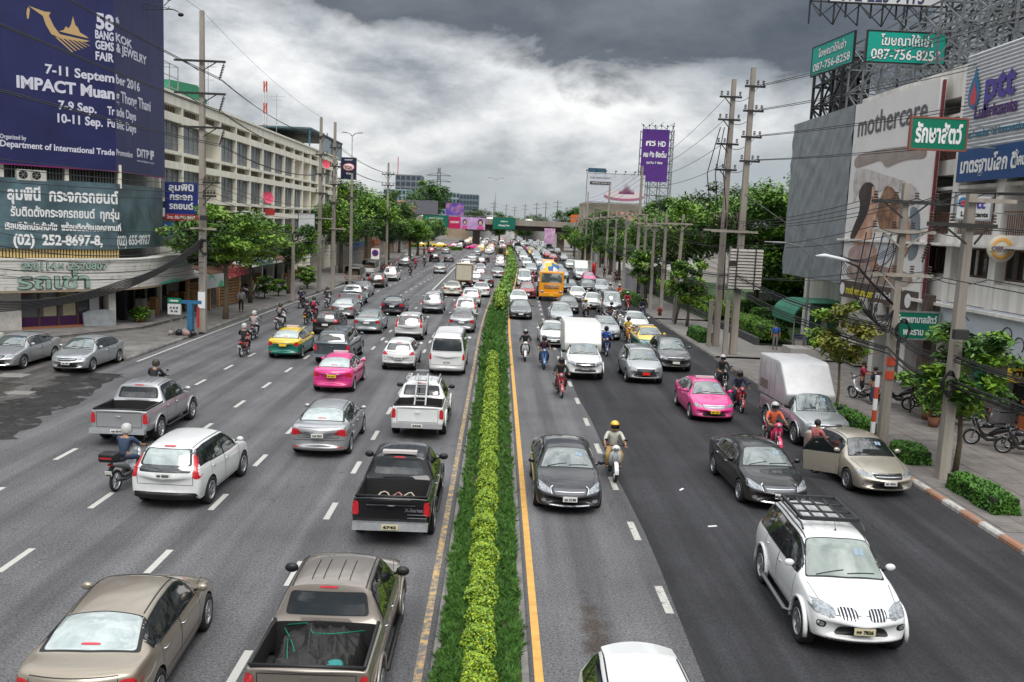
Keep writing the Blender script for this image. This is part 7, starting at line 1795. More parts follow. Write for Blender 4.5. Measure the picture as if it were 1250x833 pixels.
def pylon(x,y,h,label,w_=4,arms=(.55,.7,.85),al=8):
 t = empty('pylon',(x,y,0),0,label,'pylon');mb = MB();k = 9
 def ww(z): return w_ * (1 - .78 * z / h)
 for i in range(k):
  z0,z1 = h * i / k,h * (i + 1) / k;a,b_2 = ww(z0) / 2,ww(z1) / 2
  for sx,sy in ((1,1),(1,-1),(-1,1),(-1,-1)): mb.bar((x + sx * a,y + sy * a,z0),(x + sx * b_2,y + sy * b_2,z1),.3)
  for sy in (1,-1): mb.bar((x - a,y + sy * a,z0),(x + b_2,y + sy * b_2,z1),.2);mb.bar((x + a,y + sy * a,z0),(x - b_2,y + sy * b_2,z1),.2)
 mb.build('tower',mat('pylon steel',(.10,.12,.13),.6,.3),t)
 for f in arms: mb = MB();z = h * f;mb.bar((x - al / 2,y,z),(x + al / 2,y,z),.35);mb.bar((x - al / 2,y,z),(x,y,z + 1.5),.2);mb.bar((x + al / 2,y,z),(x,y,z + 1.5),.2);mb.build('crossarm',MATS['pylon steel'] if 'pylon steel' in MATS else STEEL,t)
pylon(-35.5,520,37,'dark lattice pylon above the far glass offices',5,(.70,.79,.88),14);pylon(-78,420,34,'paler lattice pylon left of the far tower',5,(.72,.86),10)
t = empty('telecom_mast',(-66,560,0),0,'thin red and white mast on top of the far tower','mast');mb = MB();mb.bar((-72.5,641,38),(-72.5,641,50),.5);mb.build('mast',MATS['red mast paint'],t)
# right: white shopping billboard, purple tower hoarding
t,L_ = board_sign((25.1,200,16.0),12.8,6.2,mat('pale billboard',(.52,.55,.60),.5,noise=.05),'wide pale billboard with a crystal skyline on a pink disc','billboard',0,.4,frame_=BLACK)
mb = MB();mb.lathe([(0,0),(4.4,0)],36,'y',(0,0,0));mb.v = [(27.0 + a,199.70,14.35 + c * .22) for a,b_2,c in mb.v];mb.build('disc_print',mat('pink disc edge',(.38,.12,.20),.5),t)
mb = MB();mb.lathe([(0,0),(4.3,0)],36,'y',(0,0,0));mb.v = [(27.0 + a,199.67,14.75 + c * .21) for a,b_2,c in mb.v];mb.build('disc_top',mat('pale disc top',(.60,.52,.54),.5),t)
mb = MB()
for k in range(17):
 x = 25.9 + k * .20;h_ = .7 + 1.9 * math.exp(-((k - 8) / 3.6) ** 2) * (1 - .35 * (k % 2)) + .3 * rnd.random();mb.add([(x - .13,199.64,14.85),(x + .13,199.64,14.85),(x + .02,199.64,14.85 + h_)],[(0,1,2)])
mb.build('skyline_print',mat('plum crystals',(.18,.05,.12),.5),t,fix=False)
lettering(t,'THE MERCHANT',INK,(21.6,199.78,18.1),(1,0,0),(0,0,1),.5,4.6);mb = MB();mb.box(19.4,24.0,199.70,199.76,16.7,17.3);mb.build('caption_bar',INK,t);lettering(t,'OPEN DAILY',WHITE,(21.7,199.69,17.0),(1,0,0),(0,0,1),.4,3.8)
for k in range(7): mb = MB();x = 18.5 + k * 2.1;mb.bar((x,199.8,19.1),(x,198.6,19.6),.08);mb.box(x - .18,x + .18,198.4,198.7,19.45,19.7);mb.build('floodlight',BLACK,t)
mb = MB();mb.box(18.9,22.8,200.1,200.5,19.3,20.2);mb.build('top_strip',mat('blue top strip',(.03,.09,.14),.5),t)
t = empty('tower_hoarding',(39,230,0),0,'tall purple tower hoarding on a grey lattice','billboard')
mb = MB();mb.box(34.8,41.6,229.6,230,19.3,32.2);mb.build('panel',mat('purple hoarding',(.075,.018,.19),.5),t)
lettering(t,'HD',WHITE,(39.8,229.55,28.7),(1,0,0),(0,0,1),1.8,1.9,.05);lettering(t,'ทีวี',WHITE,(37.0,229.55,28.7),(1,0,0),(0,0,1),1.5,2.4,.05);lettering(t,'คม ชัด จัดเต็ม',WHITE,(38.2,229.55,26.0),(1,0,0),(0,0,1),1.7,5.8,.06);lettering(t,'ทุกวัน 7 ช่อง',WHITE,(38.2,229.55,24.0),(1,0,0),(0,0,1),.7,4.0,.02)
mb = MB()
for x in (35,37.5,40,42.8):
 for y in (230.2,234): mb.bar((x,y,0),(x,y,32.3),.22)
for z in range(0,33,2):
 for y in (230.2,234): mb.bar((35,y,z),(42.8,y,z),.14)
 for x0,x1 in ((35,37.5),(37.5,40),(40,42.8)): mb.bar((x0,230.2,z),(x1,230.2,z + 2),.12);mb.bar((x1,234,z),(x0,234,z + 2),.12)
 mb.bar((42.8,230.2,z),(42.8,234,z),.14);mb.bar((42.8,230.2,z),(42.8,234,z + 2),.12);mb.bar((42.8,234,z),(42.8,230.2,z + 2),.12)
mb.build('lattice',SCM,t,fix=False)
for k in range(6): mb = MB();x = 35 + k * 1.5;mb.bar((x,229.6,32.3),(x - .3,228.2,32.9),.1);mb.box(x - .5,x - .1,228.0,228.4,32.8,33.1);mb.build('floodlight',BLACK,t)
# shophouses in the distance, both sides
FP_ = [('cream',(.42,.38,.30)),('grey',(.28,.28,.27)),('white',(.50,.50,.48)),('tan',(.33,.25,.18)),('blue grey',(.22,.27,.30)),('salmon',(.40,.24,.18))]
def terrace(x0,x1,y0,y1,h,ci,label,face):
 nm,c = FP_[ci];t = empty('shophouse',((x0 + x1) / 2,(y0 + y1) / 2,0),0,label,'building','distant shophouses')
 mb = MB();mb.box(x0,x1,y0,y1,0,h);mb.box(x0 - .15,x1 + .15,y0 - .15,y1 + .15,h - .5,h - .2);mb.build('wall',mat('far wall ' + nm,c,.85,noise=.25,ns=.4,world=True),t)
 nf = max(1,int(h / 3.3));m = MB();m.box(-.06,.06,-.9,.9,-.7,.7);me = m.mesh('window',WGLASS);m = MB();m.box(-.9,.9,-.06,.06,-.7,.7);me2 = m.mesh('window',WGLASS)
 xf = x1 if face > 0 else x0;nb = int((y1 - y0) / 3)
 for f in range(1,nf):
  for k in range(nb): link('window',me,t,(xf - (x0 + x1) / 2,y0 + (k + .5) * (y1 - y0) / nb - (y0 + y1) / 2,f * 3.3 + 1.7))
  for k in range(int((x1 - x0) / 3)): link('window',me2,t,(x0 + (k + .5) * 3 - (x0 + x1) / 2,(y0 - y1) / 2,f * 3.3 + 1.7))
 mb = MB();mb.box(xf - .05 if face > 0 else xf - .3,xf + .3 if face > 0 else xf + .05,y0 + .3,y1 - .3,2.6,3.4);mb.build('shop_sign',mat('far sign %d' % ci,[(.4,.04,.04),(.04,.1,.3),(.5,.35,.03),(.03,.25,.12),(.5,.5,.5),(.35,.1,.03)][ci],.5),t)
TL = ['cream','grey','white','tan','blue grey','salmon']
for i in range(9): terrace(-40,-23 - (i % 2),141 + i * 12,152 + i * 12,7 + (i * 5) % 6,(i * 2 + 1) % 6,'%s shophouse in the row beyond the cream building, %s from the junction' % (TL[(i * 2 + 1) % 6],['ninth','eighth','seventh','sixth','fifth','fourth','third','second','first'][i]),1)
for i in range(6): terrace(21 + (i % 2) * 2,36,160 + i * 15,173 + i * 15,6.5 + (i * 4) % 7,(i * 3 + 2) % 6,'low %s shophouse near the far right billboards' % TL[(i * 3 + 2) % 6],-1)
terrace(18.6,31,203,214,12.8,0,'cream block carrying the wide pale billboard',-1)
for i in range(9): terrace(-70 + i * 16 - (6 if i == 4 else 0),-58 + i * 16,330 + (i * 37) % 60,352 + (i * 37) % 60,5 + (i * 3) % 7,(i * 5) % 6,'low %s house beyond the overpass' % TL[(i * 5) % 6],1)
t,L_ = board_sign((-26,300,11.5),11,4.5,mat('dull grey hoarding',(.13,.13,.15),.6),'plain grey hoarding just above the overpass','billboard');t,L_ = board_sign((-15,301,11.2),6,4.2,mat('violet hoarding',(.10,.06,.35),.5,col2=(.45,.2,.3),ns=.4),'violet and red hoarding just above the overpass','billboard')
t,L_ = board_sign((20.3,240,9.4),3.2,2.0,mat('orange hoarding',(.6,.14,.03),.5),'small orange hoarding right of the overpass','billboard')
for i,(x,y) in enumerate(((-3,420),(3,460),(8,500),(12,440),(16,400),(19,380),(22,350))):
 t = empty('utility_pole',(x,y,0),0,'thin dark utility pole beyond the overpass','utility pole','poles beyond the overpass');mb = MB();mb.tube([(x,y,0),(x,y,17)],[.28,.18],6);mb.bar((x - 1.6,y,16),(x + 1.6,y,16),.16);mb.bar((x - 1.6,y,14.4),(x + 1.6,y,14.4),.16);mb.build('pole',mat('far pole',(.13,.12,.11),.8),t)
for i,(x,y,s) in enumerate(((0,310,1.3),(9,330,1.2),(-8,350,1.5),(24,300,1.6),(32,270,1.5),(-34,290,1.4),(-46,305,1.6),(40,340,2),(15,380,1.4),(52,300,2.0),(60,260,1.8),(-60,280,1.8))):
 tree(x,y,5.2 * s,['g','f','h'][i % 3],s,'far round tree showing around the overpass','far trees around the overpass',tr=.3,z0=0)
for i,(x,y,w_) in enumerate(((-11.5,232,4.0),(-24,238,5),(-33,240,4))):
 hedge(x - w_ / 2,x + w_ / 2,y,y + 3,.8,['small green traffic island in front of the overpass','left strip of hedge before the overpass','leftmost strip of hedge before the overpass'][i],LEAF,'hedges before the overpass',0,90,.2)
# ---------------------------------------------------------------- utility poles and wires
PCON = mat('pole concrete',(.285,.255,.22),.85,noise=.40,ns=1.6,bump=.4,bs=18,streak=True)
RUST = mat('dark crossarm steel',(.035,.035,.033),.7,.2)
INSU = mat('dark brown insulator',(.035,.015,.010),.3)
PALEARM = mat('concrete crossarm',(.30,.27,.23),.85,noise=.2)
def insulator(mb,x,y,z,up=True,s=1.0):
 for k in range(3): zz_ = z + (.06 + k * .09) * s * (1 if up else -1);mb.lathe([(.0,zz_),(.085 * s,zz_ - .01),(.07 * s,zz_ + .035 * s),(.03 * s,zz_ + .05 * s)],8,'z',(x,y,0))
def pole(x,y,z0,h,w0,w1,label,arms=(),group=None,rot=0,tilt=(0,0)):
 t = empty('utility_pole',(x,y,z0),0,label,'utility pole',group)
 mb = MB();a,b_2 = w0 / 2,w1 / 2;tx,ty = tilt
 v = [(x - a,y - a,z0),(x + a,y - a,z0),(x + a,y + a,z0),(x - a,y + a,z0),(x - b_2 + tx,y - b_2 + ty,z0 + h),(x + b_2 + tx,y - b_2 + ty,z0 + h),(x + b_2 + tx,y + b_2 + ty,z0 + h),(x - b_2 + tx,y + b_2 + ty,z0 + h)]
 mb.add(v,[(0,3,2,1),(4,5,6,7),(0,1,5,4),(1,2,6,5),(2,3,7,6),(3,0,4,7)]);mb.build('shaft',PCON,t,bevel=.02)
 for A in arms:
  z,l0,l1,m,kind = A
  mb = MB();mb.box(x + l0,x + l1,y - w0 / 2 - .10,y - w0 / 2 - .0,z - .06,z + .06)
  if kind != 'plain':
   for sg in (l0,l1):
    if abs(sg) > .7: mb.bar((x + sg * .62,y - w0 / 2 - .05,z - .05),(x + (.12 if sg > 0 else -.12),y - w0 / 2 - .05,z - .55),.05)
  mb.build('crossarm',m,t)
  if kind in ('pins','both'):
   for k in range(4):
    xx = x + lerp(l0 + .12,l1 - .12,k / 3)
    if abs(xx - x) < .15: continue
    m2 = MB();insulator(m2,xx,y - w0 / 2 - .05,z + .06);m2.build('insulator',INSU,t)
  if kind in ('string','both'):
   m2 = MB();xx = x + l1 - .1
   m2.tube([(xx,y - .2,z - .05),(xx - .10,y - .2,z - .35),(xx - .28,y - .2,z - 1.05)],.025,5)
   for k in range(8): f = .12 + k * .10;m2.ball((xx - .28 * f,y - .2,z - .1 - f * .95),(.10,.10,.035),8,4)
   m2.build('insulator_string',INSU,t)
 return t
D_ = RUST;P_ = PALEARM
pole(-17.85,54.9,.14,18.9,.42,.24,'tall square concrete pole beside the blue bus stop frame',((16.15,-1.55,1.45,D_,'string'),(14.3,-1.55,1.45,D_,'string'),(12.35,-1.55,1.45,D_,'string'),(9.15,.1,1.1,D_,'pins'),(8.35,.1,.9,D_,'pins'),(6.4,-.65,.9,P_,'plain')))
# pale notice wrapped low on the pole
mb = MB();mb.box(-18.065,-17.635,54.66,54.68,1.6,2.6);o = mb.build('notice',WHITE);tag(o,'white paper notice pasted low on the tall left pole','notice')
pole(-17.35,88.0,.14,16.6,.38,.24,'left one of the twin poles before the big trees',tuple((z,-.45,.75,D_,'pins') for z in (14.9,13.2,11.4,9.6)) + ((7.2,-.4,1.3,P_,'plain'),))
pole(-16.75,92.0,.14,16.6,.38,.24,'right one of the twin poles before the big trees',tuple((z,-.45,.75,D_,'pins') for z in (14.2,12.4,10.6,8.8)) + ((6.2,-.4,1.3,P_,'plain'),))
pole(-16.2,99.5,.14,12.0,.34,.22,'shorter pole right behind the twin poles on the left',((9.5,-.8,.8,D_,'pins'),))
pole(-17.4,77.0,.14,7.0,.28,.2,'low pole with a black collar among the motorbikes on the left',())
pole(-15.8,128,.14,15,.36,.24,'far left pole half hidden by the bright trees',((13.5,-.9,.9,D_,'pins'),(12,-.9,.9,D_,'pins')))
pole(14.12,27.2,.13,8.85,.34,.24,'nearest concrete pole wrapped by the leafy tree',((8.75,-.2,1.25,P_,'plain'),(8.0,-1.35,.75,D_,'pins')))
pole(14.22,31.9,.13,9.35,.32,.22,'second concrete pole with three braced crossarms and hanging cables',((8.8,-1.25,1.15,D_,'pins'),(7.78,-1.2,1.1,P_,'both'),(6.25,-1.0,1.15,P_,'pins')))
pole(14.35,58.0,.13,16.9,.40,.26,'left one of the twin tall poles behind the box hedge',tuple((z,-.9,.5,D_,'pins') for z in (15.9,14.5,13.0,11.4)))
pole(14.5,54.2,.13,17.0,.42,.26,'right one of the twin tall poles beside the louvred box',tuple((z,-.5,.7,D_,'pins') for z in (16.0,14.6,13.1,11.7)) + ((7.55,-1.9,.9,P_,'plain'),))
pole(13.95,54.0,.13,3.3,.26,.24,'short stub post beside the right twin pole');pole(13.85,57.8,.13,3.0,.26,.24,'short stub post beside the left twin pole')
pole(14.35,72.2,.13,8.6,.30,.2,'first of the row of pavement poles past the driveway',((8.0,-1.0,1.0,P_,'pins'),),tilt=(.25,0));pole(14.4,78.5,.13,8.6,.30,.2,'second of the row of pavement poles past the driveway',((8.0,-1.0,1.0,P_,'pins'),))
pole(14.2,83,.13,8.4,.30,.2,'third of the row of pavement poles past the driveway',((7.8,-1.0,1.0,P_,'pins'),));pole(14.2,88,.13,8.6,.30,.2,'fourth of the row of pavement poles past the driveway',((8.0,-1.0,1.0,P_,'pins'),))
pole(19.4,75.5,.13,6.2,.26,.2,'bare pole standing in the hedge of the green belt')
for i in range(9): pole(14.3 + drift(98 + i * 13),98 + i * 13,.13,9.5 if i % 3 else 14,.34,.24,'distant pole of the row down the right pavement',((9.0,-1.0,1.0,P_,'pins'),),'distant poles down the right pavement')
# leaning props
mb = MB();mb.tube([(14.25,70.9,.13),(14.55,70.6,2.2)],.05,6);mb.tube([(14.1,70.5,.13),(14.3,70.5,1.7)],.05,6);o = mb.build('tree_stake',BARK);tag(o,'pair of dark leaning stakes near the round street tree','stake')
# louvred box on the twin poles
LX = -.75
t = empty('louvre_box',(15.4 + LX,53.8,4.0),0,'white louvred transformer screen fixed to the twin tall poles','louvre box')
LV = mat('white louvre',(.38,.36,.33),.6,noise=.12,ns=2)
for k in range(13):
 z = 4.15 + k * .185;mb = MB();mb.prism([(53.72,z),(53.60,z + .03),(53.66,z + .165),(53.78,z + .165)],'x',14.55 + LX,16.5 + LX);mb.build('slat',LV,t)
for x in (14.95 + LX,16.05 + LX): mb = MB();mb.box(x - .03,x + .03,53.55,53.60,4.1,6.6);mb.build('strap',RUST,t)
mb = MB();mb.box(14.6 + LX,16.45 + LX,53.80,53.98,4.15,6.5);mb.build('casing',mat('louvre casing',(.20,.19,.18),.8),t)
# row of switch insulators on the upper arm
mb = MB()
for k in range(6): x = 13.2 + k * .36;mb.tube([(x,55.9,7.7),(x,55.9,8.7)],.07,6)
o = mb.build('cable_terminals',INSU);tag(o,'row of dark cable terminals on the platform of the twin poles','insulators');o['kind'] = 'stuff'
mb = MB();mb.bar((12.6,55.9,7.6),(15.3,55.9,7.6),.14,.10);o = mb.build('platform_beam',PALEARM);tag(o,'pale beam under the row of cable terminals','beam')
# red and white marker post beside second pole
t = empty('marker_post',(13.72,31.6,.13),0,'red and white striped marker post by the second concrete pole','post')
for k in range(6): mb = MB();mb.box(13.66,13.78,31.54,31.66,.13 + k * .42,.13 + k * .42 + .415);mb.build('stripe',mat('marker red',(.5,.07,.03),.6) if k % 2 == 0 else WHITE,t)
for k in range(2): mb = MB();mb.box(14.03,14.05,31.60,31.74,2.5 + k * .5,2.8 + k * .5);mb.box(14.05,14.36,31.715,31.735,2.5 + k * .5,2.8 + k * .5);o = mb.build('red_sticker',mat('marker red',(.5,.07,.03)));tag(o,['lower','upper'][k] + ' red band painted on the second concrete pole','marking')
# street lamps on the right
t = empty('street_lamp',(14.3,31.9,6.0),0,'white lamp head on a long black arm from the second concrete pole','street lamp')
mb = MB();mb.tube([(14.1,31.8,5.2),(13.3,31.8,5.9),(12.7,31.8,6.5),(12.3,31.8,6.65)],.045,6);mb.build('arm',BLACK,t)
mb = MB();mb.tube([(12.4,31.8,6.65),(12.1,31.8,6.72),(11.5,31.8,6.82),(11.2,31.8,6.80)],[(.05,.04),(.13,.07),(.14,.08),(.05,.03)],10);mb.build('lamp_head',mat('white lamp head',(.55,.57,.60),.4),t)
t = empty('street_lamp',(19.6,56.5,.13),0,'curved galvanised street lamp in front of the grey tarpaulin','street lamp')
mb = MB();mb.tube([(19.6,56.5,.13),(19.6,56.5,5.8),(19.4,56.5,6.4),(18.8,56.5,6.85),(17.8,56.5,7.0),(16.6,56.5,7.0)],[.09,.07,.06,.05,.05,.04],8);mb.build('pole',STEEL,t)
t = empty('street_lamp',(-19.5,60,6.0),0,'dark lamp arm reaching over the broad street tree','street lamp')
mb = MB();mb.tube([(-19.2,60,5.6),(-18.6,60,7.0),(-17.65,60,7.35),(-16.9,60,7.5)],.05,6);mb.build('arm',BLACK,t);mb = MB();mb.ball((-16.7,60,7.5),(.35,.12,.07),8,5);mb.build('lamp_head',STEEL,t)
t = empty('floodlight',(XF,60,20.2),0,'twin floodlight on a slim truss reaching out from the navy hoarding','floodlight')
mb = MB();mb.bar((XF,60,20.0),(-21.3,60,20.1),.04);mb.bar((XF,60,20.35),(-21.3,60,20.1),.04)
for k in range(4): mb.bar((XF + .1 + k * .42,60,20.02),(XF + .3 + k * .42,60,20.3),.025)
mb.bar((-21.3,60,20.1),(-21.0,60,19.95),.06);mb.bar((XF + 1.2,60,20.3),(XF + 1.5,60,20.6),.04);mb.build('truss',RUST,t)
for c in ((-20.85,60,19.8),(-21.6,60,20.75)): mb = MB();mb.ball(c,(.20,.14,.13),8,5);mb.build('lamp_head',BLACK,t)
t = empty('no_parking_sign',(-15.2,112,.14),0,'round blue and red no parking sign on the far left pavement','sign')
mb = MB();mb.bar((-15.2,112,.14),(-15.2,112,2.6),.06);mb.build('post',STEEL,t);mb = MB();mb.box(-15.7,-14.7,111.9,111.95,2.4,3.7);mb.build('panel',WHITE,t);mb = MB();mb.lathe([(0,0),(.42,0)],18,'y',(-15.2,111.88,3.15));mb.build('disc',REDS,t);mb = MB();mb.lathe([(0,0),(.32,0)],18,'y',(-15.2,111.86,3.15));mb.build('disc_centre',BLUE,t)
# wires
WIRE = mat('black cable',(.012,.012,.013),.6);WIREG = mat('grey cable',(.16,.16,.16),.6)
def wire(pts,sag,r,label,group,m=WIRE,n=12,kinks=None):
 mb = MB();q = []
 for a,b_2 in zip(pts,pts[1:]):
  a,b_2 = Vector(a),Vector(b_2)
  for i in range(n):
   t = i / n;q.append(a.lerp(b_2,t) - Vector((0,0,sag * 4 * t * (1 - t))))
 q.append(Vector(pts[-1]));mb.tube(q,r,4,smooth=False);o = mb.build('power_line',m,fix=False);tag(o,label,'cable',group);return o
GLw,GRw = 'cables strung along the left pavement','cables strung along the right pavement'
# left high tension
for i,(x0,x1,z) in enumerate(((-16.4,-16.9,15.1),(-16.4,-16.9,13.25),(-16.4,-16.9,11.3))):
 for k in range(2):
  wire([(-16.55 + k * .06,-14,z + 2.4 - i * .5),(-16.72 + k * .08,54.7,z + .1 - k * .12),(-16.9 + k * .3,88,14.9 - i * 1.7),(-15.0,128,13.6 - i * 1.2),(-12,250,12)],.75,.022,['upper','middle','lower'][i] + ' pair of high voltage lines on the left, %s conductor' % ('outer','inner')[k],GLw)
wire([(-17.8,54.9,19.0),(-17.3,88,16.7)],.5,.012,'thin earth wire between the tops of the left poles',GLw,WIREG);wire([(-17.8,54.9,19.0),(-17.2,-12,21)],.8,.012,'thin earth wire running from the tall left pole towards the camera',GLw,WIREG)
for k,z in enumerate((9.3,9.0,8.55,8.2)):
 wire([(-17.2,-10,z + .4),(-17.1,54.7,z),(-16.9,88,z - .9),(-15.4,128,z - 1.0),(-12.5,250,z - 1)],.55,.016,'low voltage line %s on the left poles' % ['at the top','second','third','at the bottom'][k],GLw)
for k in range(9):
 z = 6.4 - k * .33;wire([(-21.5 - .3 * k,40,z + .25 + .1 * (k % 3)),(-17.75,54.65,z),(-17.55,77,z - .3 + .1 * (k % 2)),(-17.0,88,z - .4),(-15.9,128,z - .2),(-13.5,220,z)],.30 + .10 * (k % 4),.014 + .008 * (k % 3 == 0),'communication cable sagging in front of the left shops',GLw)
# thick black bundle across the corner shop
for k in range(7):
 wire([(-34,38,2.45 + .08 * k),(-26.5,47.5,1.75 + .10 * k),(-21.5,51.8,2.75 + .09 * k),(-17.8,54.7,5.35 + .08 * k)],.22 + .03 * k,.034,'strand of the thick black cable bundle across the corner shop','thick cable bundle at the corner shop',WIRE,8)
# right
for i,z in enumerate((16.1,14.7,13.2,11.8)):
 wire([(27.5 + i * .6,22,z + 3.0 - i * .4),(14.9,54.0,z),(14.0,58,z - .1),(15.0,98,14 - i * .6),(17.5,180,13 - i * .6)],.6,.018,'high voltage line %s of the twin tall poles' % ['on the top arm','on the second arm','on the third arm','on the lowest arm'][i],GRw)
 wire([(28.0 + i * .6,22,z + 2.8 - i * .4),(15.1,54.0,z - .02)],.6,.018,'companion of the high voltage line %s of the twin tall poles' % ['on the top arm','on the second arm','on the third arm','on the lowest arm'][i],GRw)
for k,(z,dx) in enumerate(((8.95,-1.1),(8.95,-.4),(8.95,.4),(8.95,1.0),(7.95,-1.0),(7.95,.9),(6.4,-.8),(6.4,.9))):
 wire([(14.5 + dx * .6,-6,z - .2),(14.12 + dx * .8,27.1,z - (.0 if z > 8 else .0)),(14.22 + dx,31.8,z),(14.3 + dx * .6,53.8,z - .8 - .1 * k),(14.35 + dx * .6,72,7.6 - .15 * k),(14.3,98,8.2 - .1 * k),(17.2,180,8.4 - .1 * k)],.28,.015,'distribution line of the near right poles, strand %s' % ['outermost left','inner left','inner right','outermost right','lower left','lower right','bottom left','bottom right'][k],GRw)
for k in range(8):
 z = (4.1 if k % 2 else 3.3) - k * .035;wire([(14.6 + .02 * k,8,z + .4),(14.0 + .03 * (k % 4),27.0,z),(14.05 + .03 * (k % 5),31.7,z + .35),(14.2,54,z + 1.0),(14.3,72,z + .9),(14.4,98,z + 1.2),(17.3,180,z + 1.5)],.26 + .02 * (k % 4),.018 + .012 * (k % 3 == 0),'communication cable sagging along the near right pavement',GRw)
for k in range(5): wire([(12.9 + .3 * k,31.75,7.7),(12.6 + .2 * k,31.7,5.6 - .2 * k),(13.4 + .15 * k,31.7,4.6 - .1 * k),(14.1,31.7,5.0)],.12,.022,'black jumper cable looping from the crossarms of the second pole','jumper loops on the second pole',WIRE,6)
for k in range(4): wire([(21,52 + k * .8,5.6 - .1 * k),(17.5,46,6.6),(14.3,31.9,7.6 - .1 * k)],.5,.016,'service cable from the hoarding to the second pole','service cables near the hoarding')
for k in range(3): wire([(12.9 + .5 * k,55.9,8.8),(12.6 + .5 * k,56,11),(13.6 + .25 * k,57.6,14)],-.05,.03,'riser cable climbing the left twin pole','riser cables on the twin poles')
def coil(x,y,z,r_,label):
 t = empty('cable_coil',(x,y,z),0,label,'cable coil')
 for k in range(4): mb = MB();mb.tube([(x + (r_ - .03 * k) * math.cos(a),y - .02 * k,z + (r_ + .05 * k) * math.sin(a)) for a in [i * .42 for i in range(16)]],.022,4);mb.build('loop',WIRE,t)
coil(13.9,26.95,3.2,.26,'coil of spare black cable on the nearest right pole');coil(14.45,31.6,4.3,.28,'coil of spare black cable on the second right pole');coil(-17.6,54.6,5.3,.34,'coil of spare black cable on the tall left pole');coil(-17.2,76.8,5.6,.3,'coil of spare cable on the low left pole')
for x,y,z,lb in ((13.95,26.85,4.6,'small dark junction box on the nearest right pole'),(14.0,53.9,5.5,'dark junction box on the right twin pole'),(-17.6,54.55,6.9,'dark junction box on the tall left pole')):
 mb = MB();mb.box(x - .22,x + .22,y - .3,y - .1,z,z + .3);o = mb.build('junction_box',RUST,bevel=.02);tag(o,lb,'junction box')
wire([(14.5,54.0,9.8),(20.6,52.5,5.9)],.1,.02,'guy wire from the right twin pole to the shophouse',GRw,WIREG)
# ---------------------------------------------------------------- traffic
# special vehicles --------------------------------------------------
def box_canopy(add,x0,x1,w_,z0,z1,slope,m,band=None,name='cargo_box'):
 b = MB();P = [(x0,z0),(x1 - .02,z0),(x1 + slope * .2,z0 + .45),(x1 - slope,z1 - .06),(x1 - slope - .25,z1),(x0 + .05,z1),(x0,z1 - .06)]
 b.prism(P,'y',-w_,w_);me = b.mesh(name,m)
 bm = bmesh.new();bm.from_mesh(me);bmesh.ops.bevel(bm,geom=bm.edges[:],offset=.07,segments=3,affect='EDGES',profile=.5);bm.to_mesh(me);bm.free()
 me.polygons.foreach_set('use_smooth',[True] * len(me.polygons));me.set_sharp_from_angle(angle=R(35));add(name,me,'trim',lv=9)
def boxpick(slope,z1,front,side_panels=False,w_=.94):
 S = pickup_spec(open_bed=True);S['xs'] = list(S['xs']);S['bed'] = (-2.46,-1.2,.78,.9)
 old = list(S['extra'])
 def ex(add,bv,S_):
  box_canopy(add,-2.72,front,w_,1.18,z1,slope,MATS['placeholder'])
  if side_panels:
   for sg in (1,-1):
    for x in (-1.95,): b = MB();b.box(x - .42,x + .42,sg * (w_ + .012) - .006,sg * (w_ + .012) + .006,1.45,1.80);add('side_vent',b.mesh('v',mat('rusty vent',(.16,.13,.12),.6)),lv=3)
    for x in (-2.5,-1.9,-1.3,-.7): b = MB();b.box(x - .012,x + .012,sg * (w_ + .004) - .005,sg * (w_ + .004) + .005,1.25,z1 - .15);add('panel_rib',b.mesh('v',STEEL),lv=3)
 S['extra'] = old + [ex];S['patches'] = S['patches'][:-1];S.pop('rg');return S
KIT['box_pickup'] = make_kit(boxpick(.55,2.62,.55));KIT['tall_box_pickup'] = make_kit(boxpick(.75,2.75,.45,True))
